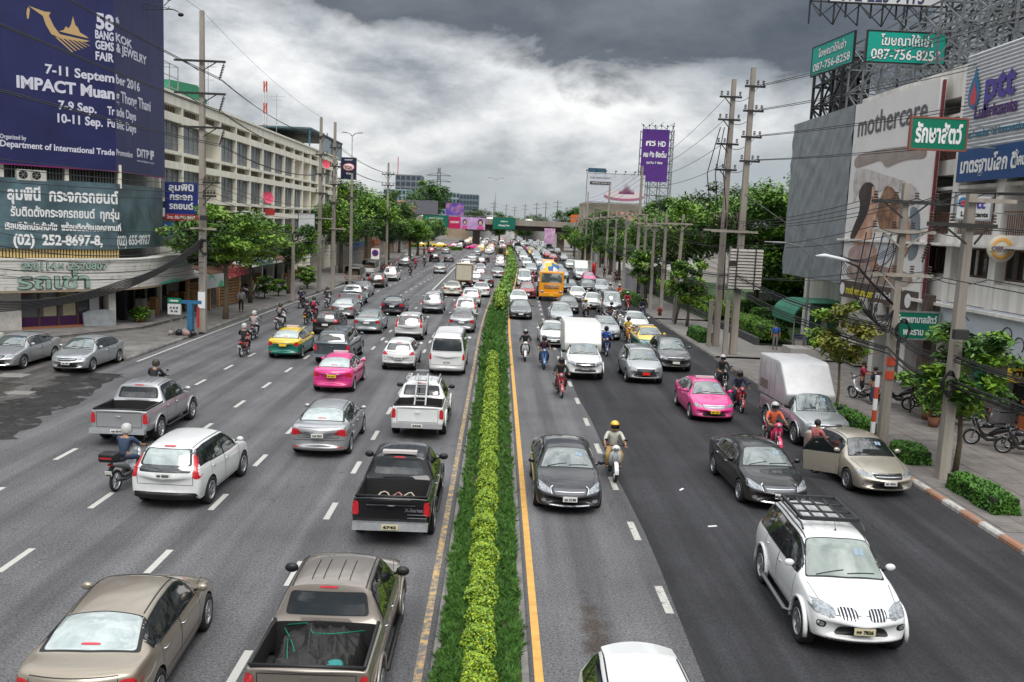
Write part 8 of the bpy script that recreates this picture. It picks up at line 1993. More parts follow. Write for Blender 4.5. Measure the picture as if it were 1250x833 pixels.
def truck_kit(kind):
 K = []
 def add(name,me,role=None,loc=(0,0,0),rot=(0,0,0),sc=(1,1,1),kids=(),lv=9): K.append([name,me,role,loc,rot,sc,list(kids),lv])
 def rb(name,args,m,role=None,bv=.06,lv=9):
  b = MB();b.box(*args);me = b.mesh(name,m);bm = bmesh.new();bm.from_mesh(me);bmesh.ops.bevel(bm,geom=bm.edges[:],offset=bv,segments=3,affect='EDGES',profile=.5);bm.to_mesh(me);bm.free();add(name,me,role,lv=lv)
 PH = MATS['placeholder'];tm,rm = wheel_meshes(.50 if kind == 'mixer' else .38,.28,6)
 if kind == 'mixer':
  rb('cab',(2.2,4.0,-1.22,1.22,.75,2.95),PH,'paint',.14);rb('bumper',(3.95,4.15,-1.2,1.2,.45,.85),PH,'paint',.05)
  b = MB();b.prism([(-1.02,1.85),(1.02,1.85),(.98,2.75),(-.98,2.75)],'x',4.0,4.02);add('windscreen',b.mesh('w',GLASS_G))
  for sg in (1,-1):
   b = MB();b.box(2.5,3.8,sg * 1.222 - .005,sg * 1.222 + .005,1.85,2.65);add('side_window',b.mesh('w',GLASS_D))
   b = MB();b.ball((4.14,sg * .92,.95),(.05,.2,.12),10,6);add('headlight',b.mesh('h',LAMP_C))
   b = MB();b.tube([(3.9,sg * 1.2,2.5),(4.05,sg * 1.5,2.5),(4.05,sg * 1.55,1.9)],.03,5);b.box(4.0,4.08,sg * 1.58 - .13,sg * 1.58 + .13,1.85,2.4);add('side_mirror',b.mesh('m',BLACK))
  b = MB();b.box(4.0,4.03,-.75,.75,1.25,1.65);add('grille',b.mesh('g',mat('orange grille',(.55,.22,.02),.5)))
  for k in range(3): b = MB();b.box(4.03,4.06,-.72,.72,1.29 + k * .13,1.34 + k * .13);add('grille_bar',b.mesh('g',CHROME))
  b = MB();b.box(4.15,4.17,-.22,.22,.55,.70);add('licence_plate',b.mesh('p',PLATE_Y))
  b = MB();b.lathe([(0,2.3),(.6,2.25),(1.0,1.5),(1.18,.4),(1.18,-.6),(.9,-2.0),(.6,-2.9),(.5,-3.1)],30,'x');me = b.mesh('drum',[mat('drum yellow',(.78,.48,.03),.4),mat('drum blue',(.02,.10,.28),.4),mat('drum white',(.6,.6,.58),.4)])
  for p in me.polygons: a = math.atan2(p.center.y,p.center.z) + p.center.x * .55;p.material_index = int((a / (2 * math.pi) * 9) % 3)
  add('drum',me,None,(-.5,0,2.55),(0,R(8),0))
  rb('chassis',(-4.2,3.6,-.5,.5,.7,1.0),BLACK,None,.02);b = MB();b.prism([(-4.2,2.4),(-3.2,2.4),(-3.4,3.6),(-4.1,3.8)],'y',-.6,.6);add('hopper',b.mesh('h',PH),'paint')
  for x in (3.2,-1.6,-3.0):
   for sg in (1,-1): add('wheel',tm,None,(x,sg * 1.05,.5),(0,0,0 if sg == 1 else math.pi),kids=[('rim',rm,None)])
 if kind == 'van_truck':
  rb('cab',(1.2,2.75,-.86,.86,.45,2.0),PH,'paint',.16);rb('cargo_box',(-2.3,1.1,-.92,.92,.95,2.75),PH,'trim',.03);rb('chassis',(-2.3,1.5,-.4,.4,.45,.7),BLACK,None,.02)
  for sg in (1,-1):
   b = MB();b.box(-2.335,-2.305,min(sg * .03,sg * .86),max(sg * .03,sg * .86),1.02,2.68);add('rear_door',b.mesh('d',mat('cream box door',(.50,.46,.36),.6,noise=.1)),None)
   b = MB();b.box(-2.36,-2.30,sg * .9 - .05,sg * .9 + .05,.9,2.8);add('corner_post',b.mesh('d',mat('rusty corner post',(.17,.10,.06),.8)),None)
   b = MB();b.box(-2.36,-2.33,sg * .8 - .12,sg * .8 + .12,.72,.84);add('tail_light',b.mesh('l',LAMP_R),None)
  b = MB();b.box(-2.37,-2.30,-.95,.95,2.70,2.80);b.box(-2.37,-2.30,-.95,.95,.92,1.0);add('door_frame',b.mesh('f',mat('rusty corner post',(.17,.10,.06))),None)
  b = MB();b.prism([(-.74,1.15),(.74,1.15),(.68,1.85),(-.68,1.85)],'x',2.76,2.77);add('windscreen',b.mesh('w',GLASS_G),None)
  b = MB();b.box(-2.37,-2.34,-.2,.2,.62,.76);add('licence_plate',b.mesh('p',PLATE),None)
  for x in (1.9,-1.5):
   for sg in (1,-1): add('wheel',tm,None,(x,sg * .78,.38),(0,0,0 if sg == 1 else math.pi),kids=[('rim',rm,None)])
 if kind == 'military':
  rb('body',(-2.2,1.2,-1.05,1.05,.9,2.5),PH,'paint',.12);rb('cab',(1.25,2.8,-1.0,1.0,.8,2.35),PH,'paint',.15)
  b = MB();b.lathe([(.25,-.12),(.46,-.14),(.5,0),(.46,.12),(.25,.12)],24,'x',(-2.36,0,1.9));add('spare_wheel',b.mesh('s',RUBBER),None);b = MB();b.box(-2.3,-2.2,-.9,.9,.6,.85);add('bumper',b.mesh('b',BLACK),None)
  for sg in (1,-1): b = MB();b.box(-2.25,-2.2,sg * .85 - .1,sg * .85 + .1,1.0,1.15);add('tail_light',b.mesh('l',LAMP_R),None)
  for x in (2.0,-1.4):
   for sg in (1,-1): add('wheel',tm,None,(x,sg * .9,.38),(0,0,0 if sg == 1 else math.pi),kids=[('rim',rm,None)])
 if kind == 'songthaew':
  rb('cab',(.9,2.5,-.84,.84,.5,1.75),PH,'paint',.16);rb('tailgate',(-2.45,-2.38,-.84,.84,.62,1.1),PH,'paint',.02);rb('bed',(-2.38,.85,-.84,.84,.6,.72),PH,'paint',.02)
  for sg in (1,-1): rb('bed_side',(-2.38,.85,min(sg * .80,sg * .86),max(sg * .80,sg * .86),.725,1.15),PH,'paint',.02)
  b = MB();P = [(-.90,1.2),(-.88,1.95),(-.7,2.15),(0,2.22),(.7,2.15),(.88,1.95),(.90,1.2),(.84,1.2),(.82,1.93),(.66,2.08),(0,2.15),(-.66,2.08),(-.82,1.93),(-.84,1.2)];b.prism(P,'x',-2.4,.8);add('canvas_hood',b.mesh('c',mat('old canvas hood',(.10,.095,.085),.9,noise=.4,ns=2)),None)
  b = MB();b.box(-2.2,.7,-.6,.6,.75,1.5);add('load',b.mesh('l',mat('dim load',(.10,.07,.05),.9,noise=.7,ns=3)),None)
  for sg in (1,-1): b = MB();b.box(-2.47,-2.455,sg * .72 - .08,sg * .72 + .08,.78,.95);add('tail_light',b.mesh('l',LAMP_R),None)
  b = MB();b.box(-2.6,-2.40,-.8,.8,.42,.56);add('rear_bumper',b.mesh('b',STEEL),None)
  tm,rm = wheel_meshes(.34,.2,6)
  for x in (1.7,-1.4):
   for sg in (1,-1): add('wheel',tm,None,(x,sg * .74,.34),(0,0,0 if sg == 1 else math.pi),kids=[('rim',rm,None)])
 return K,{}
for k in ('mixer','van_truck','military','songthaew'): KIT[k] = truck_kit(k)
PK = dict(name='pickup_truck',cat='pickup')
GL1,GR1 = 'cars driving away on the left carriageway','cars coming down the right carriageway'
# --- left carriageway, nearest first
def turn_from(a,b): return (math.atan2(b[1] - a[1],b[0] - a[0]),)
place(KIT['saloon'],-5.80,14.15,(R(93),),PT['champagne'],'champagne gold saloon at the bottom left corner',GL1,glassr=GLASS_L,number='กก 4471')
gp = place(KIT['pickup'],-2.47,14.55,1,PT['taupe'],'taupe pickup with a grey tarpaulin tied in its bed',GL1,glassr=GLASS_D,bumper=BLACK,bumper2=PT['taupe'],mirror=BLACK,number='1234',**PK)
bp = place(KIT['pickup'],-2.23,22.55,1,PT['black'],'black pickup carrying a heap of coiled rope and fruit sacks',GL1,glassr=GLASS_D,bumper=STEEL,mirror=BLACK,number='6742',plate=mat('cream plate',(.62,.56,.36),.5),**PK)
wp_ = place(KIT['pickup'],-2.55,32.8,1,PT['white'],'white pickup with a steel ladder frame standing in its bed',GL1,glassr=GLASS_D,bumper=PT['greysilver'],mirror=BLACK,number='3905',**PK)
place(KIT['saloon'],-5.35,29.55,1,PT['greysilver'],'grey silver saloon with big red lamps between the lane dashes',GL1,glassr=GLASS_L,number='1กฮ 2231',lv=0)
place(KIT['suv'],-8.0,24.0,(R(87.5),),PT['white'],'white SUV with tall red tail lamps, blue-shirted rider beside it',GL1,glassr=GLASS_L,number='ฮง 8550')
dp = place(KIT['pickup'],-11.73,30.5,1,PT['greysilver'],'grey silver pickup with an empty bed on the far left lane',GL1,glassr=GLASS_D,bumper=PT['silver'],number='ณร 5510',**PK)
place(KIT['compact'],-6.85,39.9,1,PT['pink'],'pink taxi driving away in the left carriageway',GL1,glassr=GLASS_L,plate=PLATE_Y,number='ทษ 4411',name='taxi',cat='taxi')
place(KIT['hatch'],-4.75,46.0,1,PT['white'],'white hatchback directly below the white crossover',GL1,number='2กร')
place(KIT['suv'],-5.38,57.5,1,PT['pearl'],'white crossover with clear tail lamps right above the hatchback',GL1)
place(KIT['van'],-2.3,45.55,1,PT['white'],'white high-roofed commuter van by the median',GL1,glassr=GLASS_D,name='van',cat='van',number='ฮว 7712')
place(KIT['compact'],-10.95,48.5,1,PT['taxi'],'green and yellow taxi driving away on the left',GL1,plate=PLATE_Y,glassr=GLASS_L,name='taxi',cat='taxi')
place(KIT['shell_pickup'],-8.2,47.55,1,PT['slate'],'slate blue pickup with a closed camper shell',GL1,glassr=GLASS_D,bumper=CHROME,**PK)
place(KIT['hatch'],-10.75,58.5,1,PT['black'],'black hatchback right behind the two taxis and camper pickup',GL1)
place(KIT['sedan'],-8.3,60.0,1,PT['ice'],'pale ice blue saloon in the middle left lane',GL1,glassr=GLASS_G)
place(KIT['saloon'],-8.05,71.7,1,PT['navy'],'dark navy saloon ahead of the ice blue one',GL1,glassr=GLASS_G,lv=1)
place(KIT['minivan'],-5.15,74.1,1,PT['silver'],'silver people carrier ahead of the white crossover',GL1,name='minivan',cat='minivan',lv=1)
place(KIT['compact'],-11.3,68.0,1,PT['silver'],'silver saloon in line ahead of the black hatchback',GL1,lv=1,glassr=GLASS_L)
place(KIT['pickup'],-12.3,77.8,1,PT['silver'],'silver pickup with a dark bed in the left kerb queue',GL1,lv=1,**PK)
place(KIT['sedan'],-12.9,86.7,1,PT['greysilver'],'grey silver saloon ahead of the pickup in the kerb queue',GL1,lv=1)
place(KIT['suv'],-13.0,98.5,1,PT['brown'],'brownish grey SUV next to the canvas-hooded truck',GL1,lv=1)
place(KIT['minivan'],-12.8,109.8,1,PT['white'],'white boxy minivan ahead of the brownish SUV',GL1,lv=1,name='minivan',cat='minivan')
place(KIT['songthaew'],-16.0,101.9,1,PT['beige'],'canvas-hooded truck parked at the left kerb, nearer one',GL1,name='pickup_truck',cat='truck')
place(KIT['songthaew'],-16.4,117.2,1,PT['white'],'canvas-hooded truck parked at the left kerb, farther one',GL1,name='pickup_truck',cat='truck')
FARL = [('suv',-14.9,145,'silver','silver SUV far up the left kerb lane'),('compact',-16.3,166,'white','white saloon farthest up the left kerb lane'),('compact',-8.2,129,'silver','lone silver saloon in the open middle of the left road'),('suv',-11.5,164,'black','black SUV with lit brake lamps far up the left road'),('hatch',-15.0,203,'red','red hatchback ahead of the far black SUV'),('sedan',-9.0,166,'darkgrey','dark saloon beside the far black SUV'),('sedan',-12.0,207,'greysilver','grey saloon ahead of the far dark one'),
 ('sedan',-2.3,62.5,'silver','silver saloon stopped right in front of the commuter van'),('suv',-2.4,71.0,'white','white SUV queueing by the median, nearer of two'),('suv',-2.3,81.0,'pearl','white SUV queueing by the median, farther of two'),('sedan',-4.5,91.9,'cream','cream saloon beside the solid white line'),('sedan',-1.6,92.0,'white','white saloon squeezed next to the lime bush'),('sedan',-1.3,106,'darkgrey','dark saloon by the bend of the median'),('sedan',.0,124.5,'greysilver','grey saloon past the bend of the median'),('hatch',.3,153,'white','white hatchback past the bend of the median'),
 ('suv',-2.7,108.7,'white','white SUV right of the cream box truck'),('suv',-2.45,120,'silver','silver SUV in the second queue'),('sedan',-2.6,133,'white','white saloon in the second queue'),('minivan',-2.85,153,'blackpearl','black people carrier in the second queue'),('suv',-5.1,143,'white','white SUV with a dark rear ahead of the box truck'),('compact',-4.9,170,'white','white saloon at the fork of the white line'),('sedan',-4.85,205,'silver','silver saloon beyond the fork'),('sedan',-2.5,172,'blackpearl','dark saloon at the head of the second queue'),('suv',-2.4,213,'white','white SUV near the overpass in the second queue'),('suv',0.3,168,'silver','silver SUV behind the olive army truck')]
for k,x,y,c,lb in FARL: place(KIT[k],x,y,1,PT[c],lb,GL1,lv=1 if y < 75 else (2 if y < 130 else 3),name={'suv': 'suv','hatch': 'hatchback','minivan': 'minivan'}.get(k,'sedan'))
place(KIT['van_truck'],-3.75,102.6,1,PT['cream'],'small truck with a cream cargo box in the left queue',GL1,trim=mat('cream box',(.50,.46,.36),.6),name='box_truck',cat='truck')
place(KIT['military'],.45,187.5,1,mat('paint olive',(.10,.09,.05),.7),'olive truck with a spare wheel on its back near the overpass',GL1,name='army_truck',cat='truck')
# --- right carriageway
place(KIT['offroader'],6.80,17.25,(R(-92.5),),PT['white'],'big white off-roader with a black roof rack',GR1,glassf=mat('pale windscreen',(.16,.20,.17),.05,0,spec=1,ior=1.8,noise=.3,ns=2),number='ธธ 7826',face=1,plate=mat('cream plate',(.62,.56,.36)))  # pale windscreen colour carries the sky's reflection too
ac = place(KIT['sedan'],11.48,27.5,(R(-87),),PT['beige'],'beige saloon stopped at the kerb with its driver door open',GR1,number='ศว 3321',face=1,glassf=GLASS_D)
place(KIT['saloon'],7.85,25.85,(R(-88.5),),PT['black'],'glossy black saloon heading down the middle right lane',GR1,grille=MESH_G,face=1,number='ญธ 9921')
place(KIT['saloon'],2.1,24.9,-1,PT['blackpearl'],'dark pearl saloon beside the median, yellow-helmeted rider by its side',GR1,grille=MESH_G,face=1,number='ฎว 5138',mirror=PT['blackpearl'])
sp_c = place(KIT['hatch'],2.25,11.0,-1,PT['white'],'white car with a rear spoiler cut by the bottom edge',GR1)
m2 = MB();n_ = 13
for i in range(n_):
 t = -1 + 2 * i / (n_ - 1);y = .52 * t;dz = -.035 * t * t;xb_,xf_ = -1.66 + .13 * t * t,-1.16 + .02 * t * t
 m2.v += [(xb_,y,1.395 + dz),(xb_ + .02,y,1.43 + dz),(xf_,y,1.495 + dz),(xf_,y,1.44 + dz)]
m2.f = [(4 * i + j,4 * i + 4 + j,4 * i + 4 + (j + 1) % 4,4 * i + (j + 1) % 4) for i in range(n_ - 1) for j in range(4)] + [(0,1,2,3),(4 * n_ - 1,4 * n_ - 2,4 * n_ - 3,4 * n_ - 4)];m2.m = [0] * len(m2.f);m2.sm = [True] * len(m2.f)
sm_ = m2.mesh('spoiler',PT['white']);sm_.set_sharp_from_angle(angle=R(40));link('spoiler',sm_,sp_c)
pt_ = place(KIT['compact'],8.75,36.8,-1,PT['pink'],'pink taxi coming towards the camera on the right',GR1,plate=PLATE_Y,name='taxi',cat='taxi',grille=mat('chrome mesh grille',(.35,.30,.33),.3,.7),face=1,number='มบ 721')
place(KIT['tall_box_pickup'],11.78,33.3,(R(-88),),PT['silver'],'silver pickup with a tall faded grey cargo box',GR1,trim=mat('faded grey box',(.50,.50,.51),.5,.2,noise=.15,ns=1.2),name='box_pickup',cat='pickup',mirror=BLACK)
place(KIT['crossover'],7.35,44.9,-1,PT['silver'],'silver crossover with a red licence plate',GR1,plate=PLATE_RED)
place(KIT['suv'],9.6,49.0,-1,PT['darkgrey'],'dark grey SUV beside the red-plated crossover',GR1)
place(KIT['compact'],9.6,56.3,-1,PT['taxi'],'yellow and green taxi hidden behind the dark grey SUV',GR1,name='taxi',cat='taxi')
place(KIT['sedan'],10.2,66.1,-1,PT['white'],'white saloon behind the yellow and green taxi',GR1)
place(KIT['box_pickup'],4.45,45.65,-1,PT['white'],'white pickup with a tall rounded white cargo box',GR1,trim=mat('white box',(.68,.68,.65),.35,noise=.06),name='box_pickup',cat='pickup',mirror=BLACK)
place(KIT['compact'],3.6,56.9,-1,PT['white'],'white saloon peeping out behind the white box pickup',GR1)
place(KIT['sedan'],7.5,61.6,-1,PT['silver'],'silver saloon behind the rider in the blue jacket',GR1)
FARR = [('suv',4.9,68.4,'silver','silver seven seat SUV on the near side of the dark saloon'),('sedan',6.2,78.7,'blackpearl','dark saloon half hidden by the silver seven seat SUV'),('compact',8.85,83.5,'white','white small saloon left of the silver van'),('van',9.85,78.3,'silver','silver high-roofed van in the right queue'),('sedan',8.1,91.1,'white','white saloon with a double grille behind the small saloon'),('sedan',1.95,72.5,'darkgrey','dark grey saloon nearest the bend of the median'),('compact',2.0,83.0,'white','white saloon tucked behind the dark grey one'),('hatch',3.1,92.5,'red','red hatchback in front of the white van'),('van',3.2,109.3,'white','white van behind the red hatchback'),('sedan',8.2,103,'blackpearl','black saloon right of the cement truck'),('minivan',11.6,101,'silver','silver people carrier near the right kerb'),('compact',12.2,120.8,'pink','pink taxi farther up near the right kerb'),('sedan',10.4,104.5,'blackpearl','black saloon beside the silver people carrier'),
 ('suv',5.0,136.7,'silver','silver SUV behind the white van'),('minivan',5.0,157,'white','white people carrier in the median lane'),('suv',5.1,184,'white','white SUV in the median lane near the overpass'),('sedan',7.2,136,'beige','beige saloon behind the cement truck'),('compact',7.6,162,'white','white saloon two behind the cement truck'),('sedan',8.0,187,'silver','silver saloon three behind the cement truck'),('compact',9.1,127.6,'silver','silver saloon beside the white box pickup up the road'),('sedan',9.6,143,'darkgrey','dark saloon third lane up the road'),('suv',12.6,157.6,'white','white SUV behind the far white box pickup'),('hatch',11.5,190,'red','red hatchback far up near the kerb'),('compact',14.0,192.9,'greysilver','grey saloon far up beside the trees'),('suv',15.2,235,'brown','brown SUV below the overpass column')]
for k,x,y,c,lb in FARR: place(KIT[k],x,y,-1,PT[c],lb,GR1,lv=1 if y < 80 else (2 if y < 130 else 3),name={'suv': 'suv','hatch': 'hatchback','minivan': 'minivan','van': 'van'}.get(k,'taxi' if 'taxi' in lb else 'sedan'),cat='taxi' if 'taxi' in lb else ('van' if k == 'van' else 'car'))
place(KIT['mixer'],5.35,92.9,-1,PT['orange'],'orange cement mixer truck with a striped drum',GR1,name='cement_truck',cat='truck')
place(KIT['box_pickup'],11.75,127.6,-1,PT['white'],'white pickup with a white cargo box far up the right road',GR1,lv=3,trim=MATS['white box'],name='box_pickup',cat='pickup')
r = random.Random(21);cl = ['white','silver','white','greysilver','black','white','blackpearl','champagne','silver','red','pink','darkgrey','pearl','beige','yellow']
nq = 0
for lane,sgn,y0,y1 in ((5.3,-1,205,400),(8.3,-1,200,400),(11.2,-1,208,400),(14.2,-1,252,380),(1.2,1,205,400),(-1.9,1,222,400),(-4.7,1,218,400),(-7.6,1,262,400),(-10.5,1,235,400)):
 y = y0
 while y < y1:
  k = r.choice(['compact','sedan','suv','hatch','minivan','pickup','van','compact','suv']);c = r.choice(cl)
  place(KIT[k],lane + r.uniform(-.3,.3),y,sgn,PT[c],'car in the dense queue around and beyond the overpass','far queue by the overpass',lv=6,name='queued_car');y += r.uniform(6.5,10.5);nq += 1
for i,(x,c) in enumerate(((-27,'yellow'),(-22,'yellow'),(-16.5,'yellow'),(-12.3,'pink'),(-32,'white'),(-19,'taxi'),(-7,'pink'))):
 place(KIT['compact'],x,246 + (i % 3) * 2.2,(R(180 + 4 * i),),PT[c],['yellow taxi turning at the junction, left one','yellow taxi turning at the junction, centre one','yellow taxi turning at the junction, right one','pink taxi waiting at the junction','white car at the left edge of the junction','green and yellow taxi at the junction','pink taxi right of the others at the junction'][i],'cars crossing below the overpass',lv=6,name='taxi',cat='taxi')
# traffic on the overpass
for i,(k,x,c,lb) in enumerate((('van',-29.5,'white','white van crossing the overpass on the left'),('sedan',-21,'silver','silver saloon on the overpass behind the white van'),('suv',-2.0,'blackpearl','dark car on the overpass above the adverts'),('compact',8.5,'white','white car on the overpass right of the green sign'))):
 o = place(KIT[k],x,255.5,(0.0,),PT[c],lb,'cars on the overpass',lv=6,name='overpass_' + ('van' if k == 'van' else 'car'),cat='car');o.location.z = 7.35
# parked at the corner shop
place(KIT['compact'],-19.05,42.15,(R(-91),),PT['silver'],'silver saloon parked on the apron, nearest the road','cars parked at the corner shop',number='ฆญ 881',face=1)
place(KIT['saloon'],-22.25,42.25,(R(-91),),PT['greysilver'],'grey saloon parked at the left picture edge','cars parked at the corner shop')
place(KIT['compact'],-25.4,43.2,(R(-91),),PT['cream'],'cream car barely showing behind the grey parked saloon','cars parked at the corner shop',lv=2)
# open door of the beige saloon
dr = MB();Pd = [(-.52,.30),(.50,.30),(.52,.93),(.42,.95)]
dr.prism([(0,.32),(1.05,.30),(1.10,.90),(.0,.95)],'y',-.035,.035)
d_ = dr.build('open_door',MATS['placeholder'],None);d_.parent = ac
d_.location = (.80,-.885,0);d_.rotation_euler = (0,0,R(180 + 52));d_.material_slots[0].link = 'OBJECT';d_.material_slots[0].material = PT['beige']
m2 = MB();m2.prism([(.02,.955),(1.08,.905),(.80,1.34),(.55,1.36)],'y',-.012,.012);g_ = m2.build('door_window',GLASS_D,None);g_.parent = d_
m2 = MB();m2.tube([(.0,0,.95),(.55,0,1.38),(.83,0,1.36),(1.10,0,.90)],.022,6);g_ = m2.build('window_frame',BLACK,None);g_.parent = d_
m2 = MB();m2.tube([(.85,-.05,.80),(.95,-.06,.80)],.014,5);g_ = m2.build('door_handle',CHROME,None);g_.parent = d_
m2 = MB();m2.prism([(-.30,.34),(.72,.32),(.72,.92),(-.30,.96)],'y',-.916,-.908);g_ = m2.build('door_opening',DARKIN,None);g_.parent = ac
# taxi roof lights
for tname,o in (('a',pt_),):
 m2 = MB();m2.box(-.02,.12,-.38,.38,1.47,1.56);g_ = m2.build('roof_light',mat('taxi sign white',(.6,.5,.52),.4),None);g_.parent = o
for o in [q for q in list(COL.objects) if q.name.startswith('taxi') and q.parent is None and q.location.y < 70 and q is not pt_]:
 m2 = MB();m2.box(-.02,.12,-.32,.32,1.47,1.55);g_ = m2.build('roof_light',MATS['taxi sign white'],None);g_.parent = o
# roof bars on the taupe and white pickups, light bar of the black one
for o,z in ((wp_,1.80),):
 for sg in (1,-1): m2 = MB();m2.tube([(-.8,sg * .56,1.74),(-.7,sg * .58,1.82),(.3,sg * .57,1.82),(.45,sg * .56,1.74)],.03,6);g_ = m2.build('roof_rail',STEEL,None);g_.parent = o
m2 = MB();m2.box(-.90,-.72,-.42,.42,1.77,1.83);g_ = m2.build('brake_lamp_bar',mat('pale lamp bar',(.55,.5,.48),.3),None);g_.parent = bp
for sg,b_2,w_ in ((1,'D-CROSS',.34),(-1,'4x4',.2)): pass
for o,txt in ((dp,'D-MAX'),(wp_,'NAVARA')): pass
m2 = MB();m2.box(-2.60,-2.585,-.56,.56,.985,1.015);g_ = m2.build('chrome_strip',CHROME,None);g_.parent = bp
me = text_mesh('X-Series',.12,.42,.006,.002);me.materials.clear();me.materials.append(CHROME);g_ = link('badge',me,bp);g_.matrix_local = frame((-2.60,-.52,.90),(0,-1,0),(0,0,1))
for k in range(2): m2 = MB();m2.box(-2.60,-2.59,-.82,-.38,.78 - k * .08,.80 - k * .08);g_ = m2.build('badge_strip',CHROME,None);g_.parent = bp
# --- loads in the pickup beds (things of their own)
def tarp_mesh(x0,x1,y0,y1,z,h,seed,nx=44,ny=44):
 r_ = np.random.default_rng(seed);xs = np.linspace(x0,x1,nx);ys = np.linspace(y0,y1,ny);X,Y = np.meshgrid(xs,ys)
 Z = z + h * (.55 + .0 * X)
 for k in range(48):
  cx_,cy_ = r_.uniform(x0,x1),r_.uniform(y0,y1);a = r_.uniform(0,3.14);u = (X - cx_) * math.cos(a) + (Y - cy_) * math.sin(a);v = -(X - cx_) * math.sin(a) + (Y - cy_) * math.cos(a)
  Z += h * r_.uniform(.03,.13) * np.exp(-np.abs(v / .045) ** 1.2 - (u / .30) ** 2) * r_.choice([1,1,-.8]) + h * r_.uniform(-.04,.14) * np.exp(-(v / .20) ** 2 - (u / .26) ** 2)
 e = np.minimum.reduce([(X - x0) / .12,(x1 - X) / .12,(Y - y0) / .12,(y1 - Y) / .12,np.ones_like(X)]);Z = z + (Z - z) * np.clip(e,0,1) ** .5
 X = X + r_.normal(0,.006,X.shape);V = np.stack([X,Y,Z],-1).reshape(-1,3);F = [(j * nx + i,j * nx + i + 1,(j + 1) * nx + i + 1,(j + 1) * nx + i) for j in range(ny - 1) for i in range(nx - 1)]
 return V,F
t = empty('tarpaulin',(-2.47,12.85,.62),0,'crumpled dark grey tarpaulin tied down in the taupe pickup bed','tarpaulin')
V,F = tarp_mesh(-.66,.66,-.72,.72,.02,.58,3,90,90);link('sheet',npmesh('sheet',V,F,mat('dark grey tarpaulin',(.018,.017,.016),.62,noise=.3,ns=3,bump=.6,bs=12),True),t)
ROPE = mat('green rope',(.0,.16,.10),.7)
for k,P in enumerate((((-.62,.5,.5),(-.5,.3,.46),(-.35,-.1,.5),(-.2,-.6,.42)),((-.6,.62,.5),(-.3,.6,.55),(-.1,.1,.62),(.2,.15,.60),(.62,.5,.5)),((-.5,.2,.5),(-.42,-.2,.48),(-.3,-.66,.4)))): mb = MB();mb.tube(P,.010,5);o = link('rope',mb.mesh('rope',ROPE),t)
mb = MB();mb.lathe([(0,0),(.10,0),(.12,.14),(.13,.16),(.10,.17),(.0,.13)],18);o = mb.build('basin',mat('turquoise plastic',(.01,.20,.19),.35));o.location = (-2.12,12.28,.96);tag(o,'turquoise plastic basin in the corner of the taupe pickup bed','basin')
t = empty('rope_heap',(-2.23,20.95,.62),0,'heap of coiled pale rope and netting in the black pickup bed','rope')
r = random.Random(3)
for k in range(7):
 mb = MB();c = (r.uniform(-.3,.35),r.uniform(-.35,.25));q = [(c[0] + (.14 + .05 * r.random()) * math.cos(a + .1 * math.sin(3 * a)),c[1] + (.2 + .05 * r.random()) * math.sin(a),.12 + .02 * k + .06 * math.sin(a * 2 + k)) for a in [i * .45 for i in range(22)]]
 mb.tube(q,.016,5);link('coil',mb.mesh('c',mat('pale rope',(.48,.43,.36),.8) if k % 3 else mat('pink rope',(.4,.2,.18),.8)),t)
V,F = tarp_mesh(-.55,.55,-.45,.45,.0,.14,9,24,24);link('netting',npmesh('n',V,F,mat('brown netting',(.14,.09,.06),.9,noise=.7,ns=12,bump=1,bs=30),True),t)
for i,(x,y) in enumerate(((-2.80,20.8),(-1.68,20.7))): mb = MB();mb.ball((0,0,.12),(.13,.13,.12),10,6);o = mb.build('sack',mat('teal sack',(.03,.15,.15),.7));o.location = (x,y,.63);tag(o,['teal sack left of the rope heap in the black pickup','teal sack right of the rope heap in the black pickup'][i],'sack')
t = empty('step_ladder',(-2.55,31.4,.62),0,'folded steel step frame standing in the white pickup bed','ladder')
for sg in (1,-1):
 mb = MB();mb.bar((-2.55 + sg * .20,30.75,.66),(-2.50 + sg * .17,31.6,2.15),.05);mb.build('rail',STEEL,t);mb = MB();mb.bar((-2.55 + sg * .22,32.0,.66),(-2.50 + sg * .17,31.62,2.15),.045);mb.build('rail',STEEL,t)
for k in range(7): f = .08 + k * .145;mb = MB();y,z = lerp(30.75,31.6,f),lerp(.66,2.15,f);mb.bar((-2.75,y,z),(-2.34,y,z),.05,.03);mb.build('rung',STEEL,t)
mb = MB();mb.box(-2.75,-2.30,31.5,31.72,2.15,2.2);mb.build('top_plate',STEEL,t)
# --- motorbikes and riders
GBL,GBR = 'motorbikes on the left carriageway','motorbikes weaving down the right carriageway'
WH_,BH,YH = PT['white'],PT['black'],mat('yellow helmet',(.82,.48,.02),.25,coat=1);RH = PT['red'];GH = PT['greysilver']
c_ = cloth
def ride(kind,pose,x,y,rz,pcol,sh,tr,hel,blab,plab,g,lean=0,plate=PLATE,bag=None):
 bike(kind,x,y,rz,pcol,blab,g,lean=lean,plate=plate)
 person(pose,x,y,0,rz,sh,tr,plab,hel,g.replace('motorbikes','riders'),bag=bag)
DK,BL,NV = c_('black',(.018,.018,.02)),c_('blue tee',(.035,.055,.10)),c_('navy',(.015,.02,.05))
JN = c_('denim',(.04,.06,.11));KH = c_('khaki',(.42,.27,.10));CRM = c_('cream',(.50,.50,.42));ORG = c_('orange red',(.62,.13,.06));WT = c_('white',(.55,.55,.55));BRT = c_('bright blue',(.03,.10,.38));YL = c_('yellow vest',(.60,.45,.08));RDV = c_('crimson',(.35,.02,.06));GY = c_('grey',(.18,.18,.19))
ride('box','ride_short',-9.85,24.0,AW - .10,PT['silver'],BL,JN,WH_,'scooter with a black top box beside the white SUV','rider in a blue T-shirt and white helmet by the white SUV',GBL)
